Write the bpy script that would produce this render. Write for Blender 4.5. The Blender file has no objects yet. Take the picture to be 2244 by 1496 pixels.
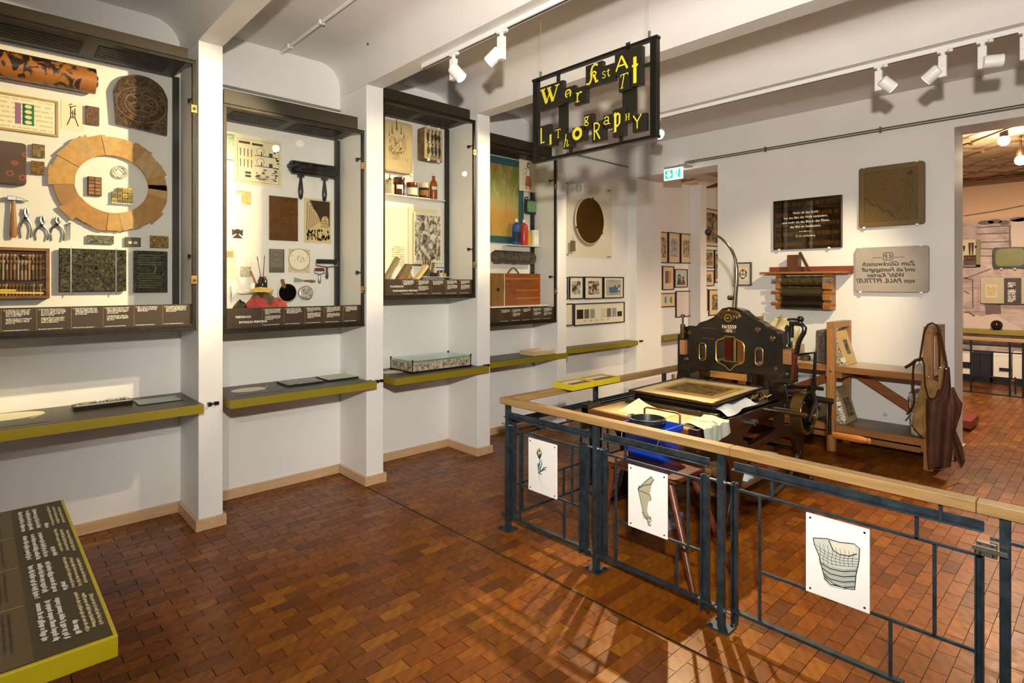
import bpy, bmesh, math, random
from mathutils import Vector, Matrix
from mathutils.geometry import tessellate_polygon
random.seed(11)
sc = bpy.context.scene
COL = sc.collection

# ------------------------------------------------------------------ camera
CX, HY, FP, TH, HC = 1122.0, 619.0, 1254.0, math.radians(46.83), 1.70   # picture 2244 x 1496
cam_d = bpy.data.cameras.new('camera')
cam = bpy.data.objects.new('camera', cam_d)
COL.objects.link(cam)
cam.location = (0, 0, HC)
cam.rotation_euler = (math.pi / 2, 0, TH)
cam_d.sensor_width = 36.0
cam_d.lens = FP / 2244 * 36.0
cam_d.shift_y = -(748 - HY) / 2244
cam_d.clip_start = 0.05
sc.camera = cam

# ------------------------------------------------------------------ world, large lights, exposure
world = bpy.data.worlds.new('world')
sc.world = world
world.use_nodes = True
world.node_tree.nodes['Background'].inputs[0].default_value = (0.90, 0.95, 1.0, 1)
world.node_tree.nodes['Background'].inputs[1].default_value = 0.2
vs = sc.view_settings
vs.view_transform = 'Standard'
vs.look = 'None'
vs.gamma = 1.0
vs.use_curve_mapping = False
vs.exposure = 0.62
sc.cycles.use_denoising = True
sc.cycles.max_bounces = 4
sc.cycles.diffuse_bounces = 3
sc.cycles.glossy_bounces = 3
sc.cycles.caustics_reflective = False
sc.cycles.caustics_refractive = False
sc.cycles.adaptive_threshold = 0.08
sc.cycles.adaptive_min_samples = 16
sc.cycles.transparent_max_bounces = 8
sc.cycles.sample_clamp_indirect = 6.0

def spot(loc, target, energy, ang=60, blend=0.6, col=(1, .86, .66), r=0.03):
    d = bpy.data.lights.new('spot', 'SPOT')
    d.energy = energy; d.spot_size = math.radians(ang); d.spot_blend = blend
    d.color = col; d.shadow_soft_size = r
    o = bpy.data.objects.new('spot_light', d); COL.objects.link(o)
    o.location = loc
    o.rotation_euler = (Vector(target) - Vector(loc)).to_track_quat('-Z', 'Y').to_euler()
    return o

WARM = (1.0, .80, .48)
NEUT = (1.0, .94, .86)
def bulb(loc, e, col=NEUT, r=.08):
    d = bpy.data.lights.new('bulb', 'POINT'); d.energy = e; d.color = col; d.shadow_soft_size = r
    o = bpy.data.objects.new('bulb_light', d); COL.objects.link(o); o.location = loc
# the photographer's lamp on its stand just above the camera (the fixtures' shadows on beams and walls point back to it)
spot((0.08, 0.0, 2.27), (-3.0, 4.2, 2.3), 560, 118, 1.0, NEUT, .05)
# added unseen fill spots behind the camera, turned up to bounce off the ceiling
spot((1.9, -0.6, 2.2), (1.9, -0.6, 3.6), 270, 120, 1.0, (.93, .96, 1.0), .1)
spot((1.9, 3.6, 2.2), (1.9, 3.6, 3.6), 270, 120, 1.0, (.93, .96, 1.0), .1)
spot((1.5, -1.0, 3.2), (-2.0, 0.0, 0.7), 170, 44, .8, NEUT, .05)          # text table
# warm track spots (the lamps themselves are built further down)
spot((-2.2, 2.46, 3.20), (-4.8, 0.25, 2.15), 380, 48, .5, WARM, .03)     # first case
spot((-1.9, 2.46, 3.20), (-4.8, 0.25, 0.95), 110, 30, .5, WARM, .03)      # wall below the first case
spot((-2.5, 4.93, 3.20), (-4.8, 1.85, 2.10), 210, 32, .5, WARM, .03)     # second case
spot((-2.8, 4.93, 3.20), (-4.8, 3.05, 2.25), 170, 40, .5, WARM, .03)     # third case
spot((-3.05, 4.93, 3.20), (-4.8, 4.25, 2.0), 120, 48, .5, WARM, .03)      # fourth case
spot((-2.9, 4.99, 3.20), (-4.8, 5.75, 1.55), 80, 60, .6, WARM, .03)      # far niche
spot((-3.02, 4.90, 3.10), (-1.60, 2.42, 0.0), 430, 31, .6, (1.0, .74, .40), .03)  # floor before the fence
spot((-0.85, 5.0, 3.12), (-2.75, 6.85, 1.2), 170, 54, .7, WARM, .03)    # back wall and rack
spot((-0.45, 5.0, 3.12), (-0.25, 4.6, 0.0), 330, 62, .6, (1.0, .72, .38), .03)    # floor at the right
spot((-1.6, 4.93, 3.15), (-2.3, 4.0, 0.9), 60, 45, .6, WARM, .03)        # press

# ------------------------------------------------------------------ picking points of the photograph
FW = (-math.sin(TH), math.cos(TH)); RT = (math.cos(TH), math.sin(TH))
def ray(px, py):
    a = (px - CX) / FP; b = -(py - HY) / FP
    return (FW[0] + a * RT[0], FW[1] + a * RT[1], b)
def PZ(px, py, z=0.0):          # on a horizontal plane
    r = ray(px, py); t = (z - HC) / r[2]
    return Vector((r[0] * t, r[1] * t, z))
def PX(px, py, X):              # on a plane along the left wall
    r = ray(px, py); t = X / r[0]
    return Vector((X, r[1] * t, HC + r[2] * t))
def PY(px, py, Y):              # on a plane along the back wall
    r = ray(px, py); t = Y / r[1]
    return Vector((r[0] * t, Y, HC + r[2] * t))
def proj(p):
    d = p[0] * FW[0] + p[1] * FW[1]; a = p[0] * RT[0] + p[1] * RT[1]
    return (CX + FP * a / d, HY - FP * (p[2] - HC) / d, d)

# ------------------------------------------------------------------ frames
class Fr:
    def __init__(s, o, u, v, w):
        s.o = Vector(o); s.u = Vector(u).normalized(); s.v = Vector(v).normalized(); s.w = Vector(w).normalized()
    def p(s, u, v, w=0.0):
        return s.o + s.u * u + s.v * v + s.w * w
    def at(s, u, v, w=0.0, rot=0.0):
        c, n = math.cos(rot), math.sin(rot)
        return Fr(s.p(u, v, w), s.u * c + s.v * n, s.v * c - s.u * n, s.w)
def FL(X): return Fr((X, 0, 0), (0, 1, 0), (0, 0, 1), (1, 0, 0))       # left wall, u = Y, v = Z
def FB(Y): return Fr((0, Y, 0), (1, 0, 0), (0, 0, 1), (0, -1, 0))      # back wall, u = X, v = Z
def FZ(z): return Fr((0, 0, z), (1, 0, 0), (0, 1, 0), (0, 0, 1))       # lying flat, u = X, v = Y
def lrect(X, xl, xr, yt, yb):      # pixel box on the left wall -> u0,u1,v0,v1 (tops and bottoms taken at mid width)
    xc = (xl + xr) / 2
    return PX(xl, 600, X).y, PX(xr, 600, X).y, PX(xc, yb, X).z, PX(xc, yt, X).z
def brect(Y, xl, xr, yt, yb):
    xc = (xl + xr) / 2
    return PY(xl, 600, Y).x, PY(xr, 600, Y).x, PY(xc, yb, Y).z, PY(xc, yt, Y).z

# ------------------------------------------------------------------ objects
ORG = {}
def link(o): COL.objects.link(o); return o
def tag(o, label=None, cat=None, group=None, kind=None):
    if label: o['label'] = label
    if cat: o['category'] = cat
    if group: o['group'] = group
    if kind: o['kind'] = kind
    return o
def thing(name, label, cat, loc=(0, 0, 0), group=None):
    o = bpy.data.objects.new(name, None); link(o)
    o.empty_display_size = .05
    o.location = loc; ORG[o] = Vector(loc)
    return tag(o, label, cat, group)
def kids(o): return [c for c in bpy.data.objects if c.parent == o]
def dup(root, loc=None, rot=None, label=None, group=None, parent=None, scale=None):
    r = root.copy(); link(r)
    if parent is not None: r.parent = parent
    if loc is not None: r.location = loc
    if rot is not None: r.rotation_euler = rot
    if scale is not None: r.scale = scale
    if label: r['label'] = label
    if group: r['group'] = group
    for c in kids(root): dup(c, parent=r)
    return r

class MB:
    def __init__(s): s.v = []; s.f = []; s.mi = []; s.cur = 0
    def add(s, vs, fs):
        o = len(s.v)
        s.v += [tuple(v) for v in vs]
        s.f += [[i + o for i in f] for f in fs]
        s.mi += [s.cur] * len(fs)
        return s
    def box(s, x0, x1, y0, y1, z0, z1):
        return s.fbox(FZ(0), x0, x1, y0, y1, z0, z1)
    def fbox(s, fr, u0, u1, v0, v1, w0, w1):
        vs = [fr.p(u, v, w) for w in (w0, w1) for v in (v0, v1) for u in (u0, u1)]
        return s.add(vs, [(0, 2, 3, 1), (4, 5, 7, 6), (0, 1, 5, 4), (2, 6, 7, 3), (0, 4, 6, 2), (1, 3, 7, 5)])
    def bar(s, p, q, w, h, up=(0, 0, 1)):
        p = Vector(p); q = Vector(q); d = (q - p)
        L = d.length; d = d / L
        up = Vector(up)
        if abs(d.dot(up.normalized())) > .98: up = Vector((0, 1, 0)) if abs(d.y) < .9 else Vector((1, 0, 0))
        sd = d.cross(up).normalized(); u2 = sd.cross(d)
        return s.fbox(Fr(p, d, sd, u2), 0, L, -w / 2, w / 2, -h / 2, h / 2)
    def cyl(s, p, q, r, r2=None, n=12):
        p = Vector(p); q = Vector(q); r2 = r if r2 is None else r2
        return s.tube([p, q], [r, r2], n)
    def tube(s, pts, r, n=8, closed=False, flat=1.0):
        pts = [Vector(p) for p in pts]; m = len(pts)
        rs = r if isinstance(r, (list, tuple)) else [r] * m
        vs = []; prev = None
        for i, p in enumerate(pts):
            if closed: d = pts[(i + 1) % m] - pts[i - 1]
            else: d = pts[min(i + 1, m - 1)] - pts[max(i - 1, 0)]
            d.normalize()
            if prev is None:
                a = Vector((0, 0, 1)) if abs(d.z) < .9 else Vector((1, 0, 0))
                a = d.cross(a).normalized()
            else:
                a = (prev - d * prev.dot(d)).normalized()
            prev = a; b = d.cross(a)
            for k in range(n):
                t = 2 * math.pi * k / n
                vs.append(p + a * (math.cos(t) * rs[i]) + b * (math.sin(t) * rs[i] * flat))
        fs = []
        for i in range(m if closed else m - 1):
            j = (i + 1) % m
            for k in range(n):
                fs.append((i * n + k, i * n + (k + 1) % n, j * n + (k + 1) % n, j * n + k))
        if not closed:
            fs.append(tuple(range(n))[::-1]); fs.append(tuple((m - 1) * n + k for k in range(n)))
        return s.add(vs, fs)
    def lathe(s, prof, o, axis, n=16):       # prof: (radius, distance along axis)
        o = Vector(o); d = Vector(axis).normalized()
        a = Vector((0, 0, 1)) if abs(d.z) < .9 else Vector((1, 0, 0))
        a = d.cross(a).normalized(); b = d.cross(a)
        vs = []; fs = []
        for r, t in prof:
            for k in range(n):
                an = 2 * math.pi * k / n
                vs.append(o + d * t + (a * math.cos(an) + b * math.sin(an)) * max(r, 1e-5))
        for i in range(len(prof) - 1):
            for k in range(n):
                fs.append((i * n + k, i * n + (k + 1) % n, (i + 1) * n + (k + 1) % n, (i + 1) * n + k))
        if prof[0][0] > 1e-4: fs.append(tuple(range(n))[::-1])
        if prof[-1][0] > 1e-4: fs.append(tuple((len(prof) - 1) * n + k for k in range(n)))
        return s.add(vs, fs)
    def sphere(s, c, r, n=14, sz=1.0):
        m = n // 2
        return s.lathe([(r * math.sin(math.pi * i / m), -r * sz * math.cos(math.pi * i / m)) for i in range(m + 1)], c, (0, 0, 1), n)
    def prism(s, poly, fr, w0, w1, holes=()):
        rings = [list(poly)] + [list(h) for h in holes]
        fl = [p for r in rings for p in r]; n = len(fl)
        vs = [fr.p(u, v, w0) for u, v in fl] + [fr.p(u, v, w1) for u, v in fl]
        if holes:
            tr = tessellate_polygon([[Vector((u, v, 0)) for u, v in r] for r in rings])
            caps = [tuple(t) for t in tr]
        else:
            caps = [tuple(range(n))]
        fs = [tuple(reversed(c)) for c in caps] + [tuple(i + n for i in c) for c in caps]
        b = 0
        for r in rings:
            m = len(r)
            for i in range(m):
                j = (i + 1) % m
                fs.append((b + i, b + j, b + j + n, b + i + n))
            b += m
        return s.add(vs, fs)
    def flat(s, poly, fr, w=0.0):
        return s.add([fr.p(u, v, w) for u, v in poly], [tuple(range(len(poly)))])
    def stroke(s, pts, wd, fr, w=0.0):       # a drawn line of some width, lying in a frame
        m = len(pts); vs = []; ws = wd if isinstance(wd, (list, tuple)) else [wd] * m
        for i in range(m):
            a = pts[max(i - 1, 0)]; b = pts[min(i + 1, m - 1)]
            dx, dy = b[0] - a[0], b[1] - a[1]; L = math.hypot(dx, dy) or 1
            nx, ny = -dy / L * ws[i] / 2, dx / L * ws[i] / 2
            vs += [fr.p(pts[i][0] + nx, pts[i][1] + ny, w), fr.p(pts[i][0] - nx, pts[i][1] - ny, w)]
        return s.add(vs, [(2 * i, 2 * i + 1, 2 * i + 3, 2 * i + 2) for i in range(m - 1)])
    def build(s, name, mats, parent=None, smooth=False, bevel=0.0, uv=None, seg=2, fix=True):
        if not isinstance(mats, (list, tuple)): mats = [mats]
        V = [Vector(v) for v in s.v]
        if parent is not None: org = ORG.get(parent, Vector((0, 0, 0)))
        else:
            xs = [v.x for v in V]; ys = [v.y for v in V]; zs = [v.z for v in V]
            org = Vector(((min(xs) + max(xs)) / 2, (min(ys) + max(ys)) / 2, min(zs)))
        me = bpy.data.meshes.new(name)
        me.from_pydata([v - org for v in V], [], s.f)
        for m in mats: me.materials.append(m)
        if len(mats) > 1: me.polygons.foreach_set('material_index', s.mi)
        if fix:
            bm = bmesh.new(); bm.from_mesh(me)
            bmesh.ops.recalc_face_normals(bm, faces=bm.faces)
            bm.to_mesh(me); bm.free()
        if uv is not None:                      # uv: (frame, u0, v0, width, height) -> 0..1
            fr, u0, v0, W, Hh = uv
            l = me.uv_layers.new(name='UVMap'); d = l.data
            for lp in me.loops:
                p = me.vertices[lp.vertex_index].co + org - fr.o
                d[lp.index].uv = ((p.dot(fr.u) - u0) / W, (p.dot(fr.v) - v0) / Hh)
        if smooth:
            me.polygons.foreach_set('use_smooth', [True] * len(me.polygons))
            me.set_sharp_from_angle(angle=math.radians(smooth if smooth > 1 else 38))
        me.update()
        o = bpy.data.objects.new(name, me); link(o)
        if bevel:
            b = o.modifiers.new('bevel', 'BEVEL'); b.width = bevel; b.segments = seg; b.limit_method = 'ANGLE'
        if parent is not None:
            o.parent = parent; ORG[o] = org
        else:
            o.location = org; ORG[o] = org
        return o

def text_polys(txt, size=1.0, align='LEFT', shear=0.0, bold=0.0, spacing=1.0):
    cu = bpy.data.curves.new('t', 'FONT'); cu.body = txt; cu.size = size; cu.align_x = align
    cu.shear = shear; cu.offset = bold; cu.space_character = spacing; cu.resolution_u = 2
    ob = bpy.data.objects.new('t', cu); link(ob)
    dg = bpy.context.evaluated_depsgraph_get()
    me = ob.evaluated_get(dg).to_mesh()
    vs = [(v.co.x, v.co.y) for v in me.vertices]; fs = [tuple(p.vertices) for p in me.polygons]
    ob.evaluated_get(dg).to_mesh_clear()
    bpy.data.objects.remove(ob); bpy.data.curves.remove(cu)
    return vs, fs
def put_text(mb, txt, size, fr, w=0.0, align='LEFT', shear=0.0, bold=0.0, mirror=False, spacing=1.0, sx=1.0):
    vs, fs = text_polys(txt, size, align, shear, bold, spacing)
    k = -sx if mirror else sx
    mb.add([fr.p(x * k, y, w) for x, y in vs], fs)

# ------------------------------------------------------------------ materials
def C(h, a=1.0):
    h = h.lstrip('#')
    r = [int(h[i:i + 2], 16) / 255 for i in (0, 2, 4)]
    return tuple([c / 12.92 if c <= .04045 else ((c + .055) / 1.055) ** 2.4 for c in r] + [a])
class NT:
    def __init__(s, name):
        s.m = bpy.data.materials.new(name); s.m.use_nodes = True
        s.t = s.m.node_tree; s.b = s.t.nodes['Principled BSDF']; s.out = s.t.nodes['Material Output']
    def node(s, typ, ins=None, **kw):
        n = s.t.nodes.new(typ)
        for k, v in kw.items(): setattr(n, k, v)
        if ins:
            for k, v in ins.items(): s.set(n.inputs[k], v)
        return n
    def set(s, sock, v):
        if isinstance(v, bpy.types.NodeSocket): s.t.links.new(v, sock)
        elif isinstance(v, bpy.types.Node): s.t.links.new(v.outputs[0], sock)
        else:
            if isinstance(v, str): v = C(v)
            sock.default_value = v
    def co(s, kind='Object'): return s.node('ShaderNodeTexCoord').outputs[kind]
    def map(s, vec, scale=(1, 1, 1), loc=(0, 0, 0), rot=(0, 0, 0)):
        return s.node('ShaderNodeMapping', {'Vector': vec, 'Scale': scale, 'Location': loc, 'Rotation': rot}).outputs[0]
    def noise(s, vec, scale=5, detail=3, rough=.5, dist=0):
        return s.node('ShaderNodeTexNoise', {'Vector': vec, 'Scale': scale, 'Detail': detail, 'Roughness': rough, 'Distortion': dist}).outputs[0]
    def vor(s, vec, scale=5, out=0, feature='F1'):
        return s.node('ShaderNodeTexVoronoi', {'Vector': vec, 'Scale': scale}, feature=feature).outputs[out]
    def wave(s, vec, scale=5, dist=0, detail=2, wt='BANDS', d='X'):
        n = s.node('ShaderNodeTexWave', {'Vector': vec, 'Scale': scale, 'Distortion': dist, 'Detail': detail}, wave_type=wt)
        if wt == 'BANDS': n.bands_direction = d
        return n.outputs[1]
    def ramp(s, f, stops, mode='LINEAR'):
        n = s.node('ShaderNodeValToRGB', {0: f}); cr = n.color_ramp; cr.interpolation = mode
        while len(cr.elements) < len(stops): cr.elements.new(.5)
        for e, (p, c) in zip(cr.elements, stops): e.position = p; e.color = C(c) if isinstance(c, str) else (c, c, c, 1)
        return n.outputs[0]
    def ma(s, op, a, b=0.5, c=0.0):
        return s.node('ShaderNodeMath', {0: a, 1: b, 2: c}, operation=op).outputs[0]
    def mix(s, f, a, b, bt='MIX'):
        n = s.node('ShaderNodeMix', data_type='RGBA', blend_type=bt)
        s.set(n.inputs[0], f); s.set(n.inputs[6], a); s.set(n.inputs[7], b)
        return n.outputs[2]
    def sep(s, vec):
        return s.node('ShaderNodeSeparateXYZ', {0: vec}).outputs
    def bump(s, h, st=.3, dist=.01):
        s.set(s.b.inputs['Normal'], s.node('ShaderNodeBump', {'Height': h, 'Strength': st, 'Distance': dist}).outputs[0])
    def fin(s, col=None, rough=None, metal=None, spec=None):
        if col is not None: s.set(s.b.inputs['Base Color'], col)
        if rough is not None: s.set(s.b.inputs['Roughness'], rough)
        if metal is not None: s.set(s.b.inputs['Metallic'], metal)
        if spec is not None: s.set(s.b.inputs['Specular IOR Level'], spec)
        return s.m
MC = {}
def mat(hexc, rough=.5, metal=0.0, var=.0, scale=12, bump=0.0, bscale=60, hex2=None, coat=0.0, spec=None):
    k = (hexc, rough, metal, var, scale, bump, bscale, hex2, coat, spec)
    if k in MC: return MC[k]
    t = NT('m_' + hexc.strip('#'))
    col = hexc
    if var or hex2:
        n = t.noise(t.co(), scale, 4, .6)
        f = t.ramp(n, [(.35, 0.0), (.68, 1.0)])
        if hex2: col = t.mix(f, hexc, hex2)
        else:
            c = C(hexc); d = tuple(x * (1 - var) for x in c[:3]) + (1,)
            col = t.mix(f, c, d)
    if bump: t.bump(t.noise(t.co(), bscale, 4, .6), bump, .004)
    if coat: t.b.inputs['Coat Weight'].default_value = coat; t.b.inputs['Coat Roughness'].default_value = .12
    MC[k] = t.fin(col, rough, metal, spec)
    return MC[k]
def wood(c1, c2, axis='Y', scale=9.0, rough=.45, name='wood', knots=True, stretch=.08):
    k = ('wood', c1, c2, axis, scale, rough)
    if k in MC: return MC[k]
    t = NT(name)
    sx = [1, 1, 1]; sx['XYZ'.index(axis)] = stretch
    v = t.map(t.co(), tuple(sx))
    n1 = t.noise(v, scale * 3, 6, .62, 1.2)
    n2 = t.noise(v, scale * 14, 3, .5)
    f = t.ma('ADD', t.ma('MULTIPLY', n1, .75), t.ma('MULTIPLY', n2, .25))
    col = t.mix(t.ramp(f, [(.34, 0.0), (.66, 1.0)]), c1, c2)
    if knots:
        kn = t.vor(t.map(t.co(), tuple(.35 if a < 1 else 1 for a in sx)), scale * .7)
        d = tuple(x * .35 for x in C(c2)[:3]) + (1,)
        col = t.mix(t.ramp(kn, [(.03, 1.0), (.10, 0.0)]), col, d)
    t.bump(n2, .06, .002)
    MC[k] = t.fin(col, rough)
    return MC[k]
def emis(hexc, st):
    k = ('em', hexc, st)
    if k in MC: return MC[k]
    t = NT('glow'); t.set(t.b.inputs['Emission Color'], hexc); t.b.inputs['Emission Strength'].default_value = st
    MC[k] = t.fin(hexc, .5); return MC[k]
def glass_mat(tint='#fdfdfa', gloss=.0, f0=.010, opac=0.0):
    key = ('gl', tint, gloss, f0, opac)
    if key in MC: return MC[key]
    t = NT('glass_pane')
    tr = t.node('ShaderNodeBsdfTransparent', {0: tint}); gl = t.node('ShaderNodeBsdfGlossy', {'Color': (1, 1, 1, 1), 'Roughness': gloss})
    g = t.node('ShaderNodeNewGeometry')
    c = t.ma('ABSOLUTE', t.node('ShaderNodeVectorMath', {0: g.outputs['Normal'], 1: g.outputs['Incoming']}, operation='DOT_PRODUCT').outputs['Value'])
    fr = t.ma('ADD', t.ma('MULTIPLY', t.ma('POWER', t.ma('SUBTRACT', 1.0, c), 5.0), 1 - f0), f0 + opac)
    mx = t.node('ShaderNodeMixShader', {0: fr, 1: tr.outputs[0], 2: gl.outputs[0]})
    t.t.links.new(mx.outputs[0], t.out.inputs[0])
    MC[key] = t.m; return t.m
# ================================================================== THE ROOM
def wall_mat():
    t = NT('painted_plaster')
    v = t.co()
    n = t.noise(v, 1.3, 3, .5); n2 = t.noise(v, 140, 3, .6)
    col = t.mix(t.ramp(n, [(.3, 0.0), (.75, 1.0)]), '#efece7', '#e6e3de')
    t.bump(n2, .12, .002)
    return t.fin(col, .55, 0, .35)
M_WALL = wall_mat()
M_CEIL = mat('#e6e1da', .6, 0, .05, 2.5, .25, 55)
M_BASE = wood('#d9b690', '#c39b70', 'Y', 7, .4, 'ash_wood')
M_BASEX = wood('#d9b690', '#c39b70', 'X', 7, .4, 'ash_wood')
CEZ = 3.63; BMZ = 3.36
XB = -4.80
PIL = [(1.115, 1.270, -4.325), (2.388, 2.548, -4.325), (3.595, 3.757, -4.325), (4.875, 5.025, -4.43)]
YW0, YW1, LZ = 6.85, 7.27, 3.19       # back wall: near face, far face, lintel height
XWR, XWL, XP5 = -1.10, -3.50, -4.72   # back wall right end, left opening right edge, pillar in line with the wall

def struct(o): o['kind'] = 'structure'; return o
for xq, ya, yb in ((XB, -2.6, PIL[2][1]), (-4.82, PIL[2][1], PIL[3][1]), (-4.87, PIL[3][1], YW0)):
    m = MB(); m.box(-5.0, xq, ya, yb, -.02, CEZ + .1); struct(m.build('wall_left', M_WALL))
m = MB(); m.box(-5.1, -4.90, YW0, 13.5, -.02, CEZ + .1); struct(m.build('wall_left_far', M_WALL))
for y0, y1, x in PIL:
    m = MB(); m.box(XB - .05, x, y0, y1, 0, BMZ); struct(m.build('pillar', M_WALL, bevel=.004))
m = MB(); m.box(-5.0, XP5, YW0, YW1 + .22, 0, LZ); struct(m.build('pillar', M_WALL, bevel=.004))
m = MB(); m.box(-5.0, -4.70, 8.62, 8.82, 0, 3.3); struct(m.build('pillar', M_WALL, bevel=.004))
# back wall with its two openings
m = MB()
m.box(XWL, XWR, YW0, YW1, 0, LZ)
m.box(-5.0, 3.2, YW0, YW1, LZ, CEZ + .1)
struct(m.build('wall_back', M_WALL))
# the walls behind and beside the camera, and round the room behind
m = MB(); m.box(3.2, 3.35, -2.6, 13.5, 0, CEZ); struct(m.build('wall_right', M_WALL))
m = MB(); m.box(-5.0, 3.2, -2.75, -2.6, 0, CEZ); struct(m.build('wall_front', M_WALL))
# ceiling with coved beams
m = MB()
beams = [(y0, y1) for y0, y1, x in PIL] + [(-.16, 0.0), (-1.42, -1.26)]
beams.sort()
prof = [(-2.6, CEZ)]
for y0, y1 in beams:
    c = [(y0 - .19 + .19 * math.sin(a), CEZ - .19 + .19 * math.cos(a)) for a in [math.pi / 2 * i / 6 for i in range(7)]]
    prof += c + [(y0, BMZ), (y1, BMZ), (y1, CEZ)]
prof += [(YW0 + .05, CEZ)]
FRY = Fr((0, 0, 0), (0, 1, 0), (0, 0, 1), (1, 0, 0))
poly = prof + [(YW0 + .05, CEZ + .3), (-2.6, CEZ + .3)]
m.prism(poly, FRY, -5.0, 3.2)
struct(m.build('ceiling', M_CEIL, smooth=45))
# ceiling over the room behind
m = MB(); m.box(-5.1, 3.2, YW1, 13.5, 3.56, 3.7); struct(m.build('ceiling_far', mat('#d9bfa2', .6)))
# baseboards
def bb(name, x0, x1, y0, y1, mt=None):
    m = MB(); m.box(x0, x1, y0, y1, 0, .078); return struct(m.build(name, mt or M_BASE, bevel=.003))
ys = [-1.5] + [v for p in PIL for v in (p[0], p[1])] + [YW0]
xs = [XB, XB, XB, -4.82, -4.87]
for i in range(5):
    bb('baseboard_left', xs[i], xs[i] + .018, ys[2 * i], ys[2 * i + 1])
for y0, y1, x in PIL:
    o = MB()
    o.box(x, x + .02, y0 - .02, y1 + .02, 0, .078)
    o.box(XB, x, y0 - .02, y0, 0, .078)
    o.box(XB, x, y1, y1 + .02, 0, .078)
    struct(o.build('baseboard_pillar', M_BASEX, bevel=.003))
bb('baseboard_back', XWL, XWR + .02, YW0 - .018, YW0, M_BASEX)
bb('baseboard_reveal', XWR, XWR + .025, YW0 - .018, YW1 + .01)

# ------------------------------------------------------------------ floor of wooden blocks
def block_mat(island):
    t = NT('end_grain_block')
    v = t.co()
    rnd = t.node('ShaderNodeNewGeometry').outputs['Random Per Island'] if island else t.node('ShaderNodeObjectInfo').outputs['Random']
    off = t.node('ShaderNodeCombineXYZ', {0: t.ma('MULTIPLY', rnd, 37.0), 1: t.ma('MULTIPLY', rnd, 91.0), 2: 0.0}).outputs[0]
    vv = t.node('ShaderNodeVectorMath', {0: v, 1: off}, operation='ADD').outputs[0]
    rings = t.wave(t.map(vv, (1, .8, 1)), 9, 6, 3, 'BANDS', 'DIAGONAL')
    n = t.noise(vv, 14, 5, .65, .6)
    base = t.ramp(rnd, [(0.0, '#5e3007'), (.22, '#784008'), (.5, '#894c0a'), (.78, '#713a07'), (1.0, '#9c5e10')])
    col = t.mix(t.ma('MULTIPLY', rings, .30), base, '#4f2408')
    col = t.mix(t.ramp(n, [(.52, 0.0), (.78, .55)]), col, '#3a1808')
    kn = t.vor(t.map(vv, (6, 6, 6)), 1.0)
    col = t.mix(t.ramp(kn, [(.05, .8), (.13, 0.0)]), col, '#35160a')
    t.bump(t.noise(vv, 60, 4, .6), .10, .003)
    r = t.ramp(n, [(.3, .26), (.7, .42)])
    return t.fin(col, r, 0, .32)
M_BLK, M_BLKS = block_mat(False), block_mat(True)
M_JOINT = mat('#1a0f09', .8)
m = MB(); m.box(-5.0, 3.2, -1.6, 13.5, -.05, -.004)
floor = struct(m.build('floor', M_JOINT))
BL, BW = .184, .0746
rng = random.Random(3)
cand = []
ix0, ix1 = int(-4.9 / BW), int(1.9 / BW)
for i in range(ix0, ix1):
    x = i * BW - .0275
    off = (0 if i % 2 else BL / 2) + .025
    for j in range(-2, 74):
        y = j * BL + off
        if y > 13.3: continue
        # the strip across the floor
        ystrip = 2.365 + (x + 4.74) * .0155
        pr = proj((x, y, 0))
        if pr[2] < .6: continue
        if not (-120 < pr[0] < 2364 and pr[1] < 1640): continue
        if XWL + .05 < x < XWR - .02 and YW0 < y < YW1: continue
        y0, y1 = y - BL / 2, y + BL / 2
        segs = [(y0, y1)]
        for yc, g in ((ystrip, .005), (7.14, .003)):
            if y0 < yc < y1: segs = [q for q in ((y0, yc - g), (yc + g, y1)) if q[1] - q[0] > .012]
        area = 1.0 / pr[2] ** 3
        vis = 0 <= pr[0] <= 2244 and pr[1] <= 1496 and x > -4.8
        for q0, q1 in segs: cand.append((area * (1 if vis else .001) * (q1 - q0), x, q0, q1, rng.random()))
cand.sort(reverse=True)
blk_mesh = {}
for k, (a, x, y0, y1, r) in enumerate(cand[:300]):
    L = round(y1 - y0, 3)
    if L not in blk_mesh:
        mb = MB(); g = .0013
        mb.box(-BW / 2 + g, BW / 2 - g, -L / 2 + .0022, L / 2 - .0022, -.018, 0)
        o = mb.build('floor_block', M_BLK, parent=floor, bevel=0)
        for vtx in o.data.vertices: vtx.co += ORG[floor]
        o.data.vertices  # local to the block
        blk_mesh[L] = o.data
    else:
        o = bpy.data.objects.new('floor_block', blk_mesh[L]); link(o); o.parent = floor
    loc = Vector((x, (y0 + y1) / 2, (r - .5) * .0016)) - ORG[floor]
    o.location = loc
    o.rotation_euler = ((rng.random() - .5) * .006, (rng.random() - .5) * .008, (rng.random() - .5) * .006)
mb = MB()
for a, x, y0, y1, r in cand[300:]:
    g = .0013; dz = (r - .5) * .0016; tx = (rng.random() - .5) * .0006; ty = (rng.random() - .5) * .0008
    X0, X1, Y0, Y1 = x - BW / 2 + g, x + BW / 2 - g, y0 + .0022, y1 - .0022
    mb.add([(X0, Y0, -.018), (X1, Y0, -.018), (X1, Y1, -.018), (X0, Y1, -.018),
            (X0, Y0, dz - tx - ty), (X1, Y0, dz + tx - ty), (X1, Y1, dz + tx + ty), (X0, Y1, dz - tx + ty)],
           [(4, 5, 6, 7), (0, 1, 5, 4), (1, 2, 6, 5), (2, 3, 7, 6), (3, 0, 4, 7)])
o = mb.build('floor_blocks', M_BLKS, parent=floor, fix=False); o['kind'] = 'stuff'
# dark expansion joint strip
m = MB(); m.bar((-4.78, 2.364, -.003), (1.5, 2.461, -.003), .010, .008)
m.build('joint_strip', mat('#14130f', .6), parent=floor)
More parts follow.
